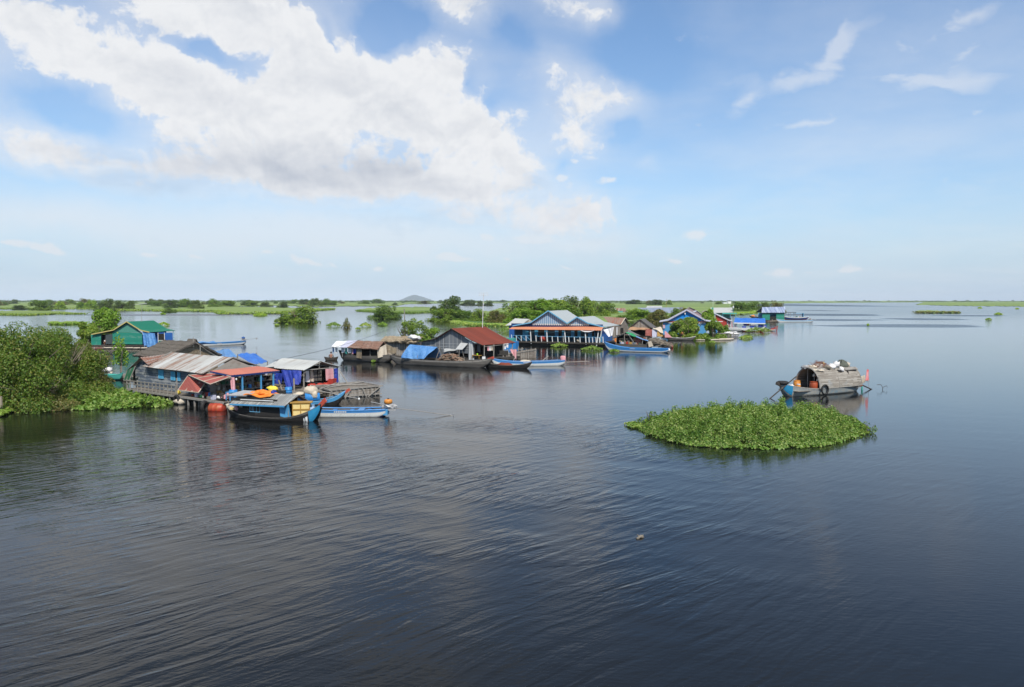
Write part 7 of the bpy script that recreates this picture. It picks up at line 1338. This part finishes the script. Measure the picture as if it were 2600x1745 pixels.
MB().box(v(800,600).x,v(962,600).x,.3,.4,zb,v(800,575).z).build('door_screen',M['dark'],h); MB().box(v(590,600).x,v(1180,600).x,4,4.1,zb,a.z-.1).build('back_wall',M['bluetrim'],h); MB().box(v(580,600).x-.2,v(1200,600).x,-.5,5,.0,zb-.03).build('deck',M['drk_wood'],h); MB().box(v(1172,600).x,v(1180,600).x+.05,.1,4,zb,a.z-.1).build('side_wall',M['greenpale'],h)
lg=thing('log_heap','dark logs and rubbish afloat before the green hut door','logs',V_.at(v(700,700).x,-1,0),0); logs(lg,'logs','pole',[((0,0,.2),(3,.2,.4)),((.5,-.3,.2),(4.2,-.2,.3)),((2.5,.1,.5),(4,.3,.6)),((1.5,0,.1),(1.6,.1,.9))],.16)
w2=Fr(Wp(*Z(14,1050,728)),Wp(*Z(14,1970,728))); x1=(Wp(*Z(14,1970,728))-Wp(*Z(14,1050,728))).length; t,_=longtail('white and pale blue longtail boat in front of the green hut',w2,-.8,x1+.8,1.3,.5,.1,.55,.1,.8,bands=[(0,.3,'bluetrim','sheer_strake'),(.3,1,'hullwhite','hull')],rail='lilac',lett=False); engine('small grey engine on the stern of the white boat before the green hut',w2.at(x1-.8,.6,.6),0,1.8,.2,'rustroof')
w3=Fr(Wp(*Z(14,1230,672)),Wp(*Z(14,1640,672))); t=w3.thing('awning_boat','dark boat with red line and dark awning moored right of the green hut','boat'); t.location=w3.at(-1.0,1.0); boat(t,9.5,2.2,.9,.6,.35,.2,.04,-.1,[(0,.15,'hullwhite','sheer_strake'),(.15,.6,'hullnavy','hull_band'),(.6,1,'red','hull')],'drk_wood','white',2.0); f=MB(); f.box(.3,4.6,-1,1,2.7,2.82); f.build('awning_top',M['dark'],t); f=MB(); [f.tube([(x,y1,.6),(x,y1,2.7)],.07,5) for x in (.5,2.6,4.4) for y1 in (-.8,.8)]; f.each('post',M['greypost'],t)
t=w3.thing('awning_boat','boat with light blue canopy frame and people at the far right of the village','boat'); t.location=w3.at(2.8,4.0); boat(t,6.5,1.8,.9,.2,.4,.2,.2,-.1,[(0,1,'bluetrim','hull')],'drk_wood','bluetrim'); f=MB(); f.box(1.6,4.8,-.8,.8,2.35,2.45); f.box(4.6,4.7,-.8,.8,1.0,2.35); f.build('canopy',M['bluetrim'],t); goods(t,((1.2,0,.5),(4.2,0,.9)),6,130,(.4,.8))
c=thing('thatched_canoe','dark long boat with small load seen above the blue canopy','boat',Wp(*Z(14,230,612)),0); boat(c,9,1.2,.5,.5,.2,.05,.1,-.1,[(0,1,'drk_wood','hull')],'drk_wood','wood'); MB().lump((5.2,0,.7),1.1,.5,.6,9,.2).build('load',M['sack'],c); MB().sheet((4.2,-.8,1.3),(6.6,-.8,1.3),(6.6,.8,1.4),(4.2,.8,1.4),4,2,lambda u,q:0,.08).build('cover',M['dark'],c); MB().lump((1.6,0,.6),.8,.4,.5,10,.2).build('load',M['orange'],c)
# far white building and canoe in the hyacinths
p=Wp(*Z(7,1060,163)); t=thing('far_building','tiny white building far off on the green field','house',p); d=p.y; MB().box(-9,0,0,8,0,3.2).box(-1,6,0,8,0,5).build('wall',M['white'],t); MB().box(-9.3,.2,-.3,8.3,3.2,3.6).build('roof',M['lz'],t)
c=thing('canoe','small dark canoe with a tan load among the hyacinths behind the rust red roof','boat',Wp(*Z(17,1965,240)),0); boat(c,5.5,1,.45,.2,.2,.05,.05,0,[(0,1,'hullgrey','hull')],'drk_wood'); MB().lathe((1.6,0,.4),[(.7,0),(.35,.8),(.05,1.6)],10).build('load',M['thatchtan'],c,True)
c=thing('plant_spike','brown pointed clump of dead plants in mid channel','plant',Wp(*Z(17,850,325))); g=np.random.default_rng(60); P,N=crown_pts([(0,0,.2,1.3,1,.6),(0,0,.9,.8,.7,.8),(0,0,1.7,.35,.35,.8)],500,g); np_mesh('crown',leaf_faces(P,N,.4,.5,g),LEAF['o'],c)
# driftwood knot in the foreground water
c=thing('driftwood','small brown floating scrap of bark in the open foreground water','driftwood',Wp(1627,1366)); MB().tube([(-.13,-.1,.0),(0,.0,.05),(.10,.16,.03)],.04,6,.02).tube([(0,0,.03),(-.09,.12,.05)],.02,5).lump((.03,.05,.02),.07,.06,.05,3,.3).build('bark',M['pole'],c,True)
# ================= covered sampan on the right =================
Y=Fr(Wp(*Z(8,490,830)),Wp(*Z(8,1680,730))); BY=2.25; OY=-.1
M['olive']=tarp('olive_canvas',(.09,.1,.08),(.15,.16,.13),.04,.9); M['hb1']=paint('faded_grey_blue_paint',(.25,.27,.27),(.38,.37,.33),.8,3,.7,.2); M['hb2']=paint('faded_pale_blue_paint',(.22,.31,.36),(.36,.35,.31),.95,2.5,.7,.2,lo=.38); M['hb3']=paint('faded_white_paint',(.43,.41,.35),(.24,.22,.18),.6,3,.7,.25)
sy=Y.thing('covered_sampan','barrel roofed wooden living boat with faded blue and white hull behind the plant island','boat'); sy.location=Y.at(OY,BY/2)
LY=8.55; hwY,zsY,zkY=boat(sy,LY,BY,.46,.50,.16,.06,.28,-.2,[(0,.2,'hb1','sheer_strake'),(.2,.48,'hb2','hull_band'),(.48,1,'hb3','hull')],'drk_wood','greypost',2.6,.22,e=.12)
v=[];f=[]
for sg in (-1,1):
    b0=len(v)
    for i in range(7):
        t=.03+.07*i/6
        for j in range(5): fx,fz=qf(.0+.9*j/4); v.append((t*LY,sg*(hwY(t)*fx+.015),zsY(t)+(zkY(t)-zsY(t))*fz+.01))
    for i in range(6):
        for j in range(4): a=b0+i*5+j; f.append((a,a+1,a+6,a+5) if sg>0 else (a,a+5,a+6,a+1))
mk('bow_panel',v,f,M['prowblue'],sy)
MB().beam((.35,0,.75),(-.25,0,.98),.2,.22).build('prow_tip',M['drk_wood'],sy)
# barrel vault
vx0,vx1=2.95,7.75; z0v=.5
def arch(a,x): 
    q=max(0,(x-5.6)/2.15); w_=BY/2*(1-.16*q*q); return (x,-cos(a)*w_*1.02,z0v+sin(a)*(1.48-.17*q*q))
M['bamboo']=planks('split_bamboo_vault',(.24,.215,.18),(.36,.335,.29),.3,'X',(.46,.46,.44),.4,.85,.04,lo=.46)
m,n,b=newmat('bamboo_slats'); o_=oc(n); s_=n.xyz(o_); ang=n.m('ARCTAN2',n.m('SUBTRACT',s_[2],z0v),s_[1]); row=n.m('MULTIPLY',ang,16.5); fl=n.m('FLOOR',row); frq=n.m('FRACT',row)
wn1=nd(n.nt,'ShaderNodeTexWhiteNoise',noise_dimensions='2D'); n.l(n.comb(fl,n.m('FLOOR',n.m('ADD',n.m('MULTIPLY',s_[0],.8),n.m('MULTIPLY',fl,.37)))),wn1.inputs['Vector']); gr=n.noise(n.map(o_,sc=(1.2,8,8)),2,5,.65); bg_=n.noise(o_,.8,4,.6)
cc_=n.mix(wn1.outputs[0],(.23,.20,.165),(.47,.44,.385)); cc_=n.mix(n.ramp(bg_,.5,.62,0,.6),cc_,(.36,.39,.40)); cc_=n.mix(n.ramp(gr,.45,.75,0,.5),cc_,(.11,.09,.07)); cc_=n.mix(n.m('MULTIPLY',n.m('LESS_THAN',frq,.28),.9),cc_,(.025,.02,.016))
n.l(cc_,b.inputs['Base Color']); b.inputs['Roughness'].default_value=.9; bump(n,b,n.m('ADD',frq,n.m('MULTIPLY',gr,.4)),.03,.7); M['vault']=m
NA=22; NXs=16; v=[];f=[]
for k in range(2):
    for i in range(NXs+1):
        x=vx0+(vx1-vx0)*i/NXs
        for j in range(NA+1):
            a=pi*j/NA; p=arch(a,x); s_f=1-.045*k; v.append((p[0],p[1]*s_f,z0v+(p[2]-z0v)*s_f+.003*sin(i*2.1+j)))
N_=(NXs+1)*(NA+1)
for i in range(NXs):
    for j in range(NA): a=i*(NA+1)+j; b1=a+NA+1; f.append((a,b1,b1+1,a+1)); f.append((a+N_,a+1+N_,b1+1+N_,b1+N_))
for i in (0,NXs):
    for j in range(NA): a=i*(NA+1)+j; f.append((a,a+1,a+1+N_,a+N_))
mk('barrel_roof',v,f,M['vault'],sy)
MB().tube([arch(pi*j/20,vx0-.02) for j in range(21)],.05,6).tube([arch(pi*j/20,vx0+2.1) for j in range(21)],.03,5).tube([(q[0],q[1],q[2]+.01) for q in (arch(pi*j/20,vx1) for j in range(21))],.045,6).each('roof_hoop',M['greypost'],sy)
MB().poly([arch(pi*j/14,vx1-.4) for j in range(15)],.04,(1,0,0)).build('rear_screen',M['dark'],sy)
dk=MB()
for k in range(6): dk.box(.9,vx1,-.95+k*.32,-.66+k*.32,.36,.4)
dk.build('deck_boards',M['wood'],sy); MB().tube([(vx0+.3,-.35,.4),(vx0+.3,-.35,1.85)],.035,5).tube([(vx0+.4,.35,.4),(vx0+.4,.35,1.85)],.035,5).build('inner_post',M['greypost'],sy)
def onY(name,label,cat,x,y_,z,rot=0): return thing(name,label,cat,Y.at(OY+x,BY/2+y_,z),Y.a+rot)
def jarY(label,x,y_,z,R_,H_,m,lid=None):
    c=onY('jar',label,'jar',x,y_,z); MB().lathe((0,0,0),[(R_*.8,0),(R_,H_*.12),(R_,H_*.85),(R_*.85,H_)],16).build('shell',M[m],c,True)
    if lid: MB().lathe((0,0,H_),[(R_*.95,0),(R_*.95,.05)],16).build('lid',M[lid],c)
jarY('orange drum at the far side of the sampan foredeck',2.7,.78,.4,.26,.52,'orangem','orangem'); jarY('brick red drum at the near side of the sampan opening',2.75,-.72,.4,.29,.55,'clayjar','clayjar'); jarY('small orange and white tin between the two drums',2.4,.35,.4,.15,.3,'orangem','white')
c=onY('bag','white cloth bag on the sampan foredeck','bag',2.1,.75,.42); MB().lump((0,0,.1),.26,.2,.14,140,.25).build('folds',M['whitec'],c,True)
for k,(y_,z_) in enumerate(((-.45,1.5),(-.8,1.2))):
    c=onY('bell_lamp',['upper pale hanging shade in the sampan opening','lower pale hanging shade in the sampan opening'][k],'lamp shade',vx0+.15,y_,z_); MB().lathe((0,0,-.15),[(.13,0),(.11,.05),(.05,.2),(.02,.25)],12).build('shade',M['sack'],c,True); MB().tube([(0,0,.1),(0,0,.28)],.01,4).build('cord',M['wire'],c)
c=onY('cooking_gear','dark pots and bundles inside the sampan','pots',vx0+1.2,0,.42); MB().lump((0,.3,.3),.4,.3,.35,141,.2).lump((0,-.4,.25),.35,.3,.3,142,.2).build('pots',M['black'],c,True)
def top(x,y_): return z0v+(1.48-.17*max(0,(x-5.6)/2.15)**2)*sqrt(max(0,1-(y_/(BY/2*1.02))**2))
c=onY('roof_load','untidy heap of brown branches and nets on the sampan roof','branches',4.25,.1,top(4.2,.1)-.02); g=np.random.default_rng(70); r=random.Random(8); f=MB()
for k in range(130):
    x=r.gauss(0,.45); hz=.42*math.exp(-(x/.5)**2); z_=r.random()*hz; an=r.uniform(0,6.3); l=r.uniform(.2,.55); f.tube([(x,r.uniform(-.4,.4),z_),(x+cos(an)*l,r.uniform(-.3,.3)+sin(an)*l*.6,z_+r.uniform(-.05,.2))],.014,4)
f.build('twigs',paint('reddish_branches',(.2,.09,.06),(.32,.2,.14),.6,6,.9),c)['kind']='stuff'
MB().lump((0,0,.05),.7,.4,.22,150,.3).build('netting',M['rustroof'],c,True)
for k,(x,y_,dz,sx,sy_,sz,m,lb) in enumerate(((3.1,.35,.0,.3,.3,.18,'steel','grey white crumpled sheet at the front edge of the sampan roof'),(3.55,.1,0,.4,.3,.13,'sack','rounded cream bundle at the front of the sampan roof'),(4.55,-.35,.02,.36,.22,.16,'pole','brown wooden tray bundle on the sampan roof'),(5.15,-.3,.0,.30,.26,.2,'whitec','white sack in the middle of the sampan roof, left of two'),(5.75,-.2,.0,.25,.22,.3,'whitec','taller white plastic bundle on the sampan roof, right of two'),(5.8,-.62,-.05,.2,.14,.2,'whitec','white cloth hanging down the near side of the sampan roof'),(5.5,-.66,-.08,.22,.14,.12,'black','small black bundle below the white sacks'),(6.75,.1,.02,.42,.4,.3,'olive','dark green rolled tarp on the rear of the sampan roof'),(7.25,.0,.0,.2,.25,.25,'sack','straw roll at the rear end of the sampan roof'),(4.9,.3,.1,.16,.14,.2,'crate','small yellow pot on the branches of the sampan roof'))):
    c=onY('roof_bundle',lb,'bundle',x,y_,top(x,y_)+dz-.05,k); MB().lump((0,0,sz*.5),sx,sy_,sz,160+k,.38).build('folds',M[m],c,True)
c=onY('plank','grey roof board propped above the rear of the sampan','plank',7.0,-.55,top(7,-.55)-.02); MB().poly([(-.8,-.2,-.0),(.55,-.2,.02),(.75,.2,.15),(-.8,.2,.14)],.04).build('board',M['greypost'],c); MB().poly([(-.75,-.24,0),(-.6,-.24,0),(-.65,-.32,-.3)],.04).build('bracket',M['drk_wood'],c)
c=onY('roof_sheet','tan bark sheet over the front edge of the sampan roof','sheet',3.3,-.25,top(3.3,-.35)); MB().sheet((-.35,-.4,-.1),(.5,-.55,-.12),(.7,.3,.06),(-.3,.3,.06),8,5,lambda u,q:.03*sin(u*7),.02).build('board',M['sack'],c)
ty=Y.at(OY+.35,BY/2+.0,.98); tyre('black tyre resting on the prow of the sampan',ty,.42,.12)
ty=Y.at(OY+3.35,-.12,.43); tyre('thin tyre hanging on the near side of the sampan',ty,.40,.065,Matrix.Rotation(Y.a,3,'Z')@Matrix.Rotation(pi/2,3,'X'))
c=onY('punt_pole','dark pole slanting from the sampan prow into the water','pole',0,0,0); a=Y.p(8,180,775,.6); a.x-=OY; a.y-=BY/2; b_=Y.p(8,555,460,1.0); b_.x-=OY; b_.y-=BY/2; MB().tube([a-(b_-a)*.25,b_],.045,6).build('timber',M['drk_wood'],c)
c=onY('rudder_oar','dark oar trailing from the sampan stern','oar',0,0,0); a=Y.p(8,1690,595,.9);b_=Y.p(8,1910,695,.9)
for q in (a,b_): q.x-=OY; q.y-=BY/2
MB().tube([a,b_+(b_-a)*.12],.05,6).build('timber',M['drk_wood'],c)
c=onY('flag','red and white checked flag with pale canvas at the sampan stern','flag',0,0,0)
def yp(u,v,vv): q=Y.p(8,u,v,vv); q.x-=OY; q.y-=BY/2; return q
MB().cloth(yp(1795,330,.9),yp(1830,340,.9),yp(1825,520,.9),yp(1755,530,.9),6,8,.05,170).build('cloth_folds',tarp('red_flag_cloth',(.6,.06,.06),(.7,.4,.4),.02,.8),c); MB().cloth(yp(1680,455,.9),yp(1755,430,.9),yp(1765,550,.9),yp(1700,590,.9),6,6,.05,171).build('canvas',M['sack'],c); MB().tube([yp(1820,330,.9),yp(1800,560,.9)],.02,5).tube([yp(1770,530,.9),yp(1840,530,.9)],.025,5).tube([yp(1825,530,.9),yp(1825,640,.9)],.015,4).build('pole',M['greypost'],c)
c=onY('net','teal net hanging from the sampan stern into the water','net',0,0,0); MB().cloth(yp(1690,640,.8),yp(1725,620,.8),yp(1730,780,.8),yp(1700,760,.8),5,8,.05,172).build('mesh',M['netg'],c)
c=onY('clay_pot','reddish pot at the stern rail of the sampan','pot',0,0,0); q=yp(1685,610,.7); MB().lathe((q.x,q.y,q.z-.1),[(.08,0),(.15,.1),(.12,.22)],12).build('shell',M['clayjar'],c,True)
c=thing('sunken_branch','thin bent branch standing out of the water right of the sampan','branch',Wp(*Z(8,2070,680))); MB().tube([(0,0,-.3),(0,0,.15),(-.15,0,.38),(-.45,0,.36)],.022,5).tube([(0,0,.15),(.3,0,.3),(.36,0,.16)],.018,5).build('stick',M['drk_wood'],c)
# ---------------- air ----------------
m=bpy.data.materials.new('haze_air'); m.use_nodes=True; nt=m.node_tree; nt.nodes.clear(); pv=nt.nodes.new('ShaderNodeVolumePrincipled'); pv.inputs['Color'].default_value=(.80,.90,1,1); pv.inputs['Density'].default_value=HD; pv.inputs['Anisotropy'].default_value=-.4
ou=nt.nodes.new('ShaderNodeOutputMaterial'); nt.links.new(pv.outputs[0],ou.inputs['Volume'])
hz=tag(MB().box(-13000,13000,-400,13000,-5,112).build('haze',m),kind='stuff'); hz['label']='thin bluish air over the lake that pales the far hill'
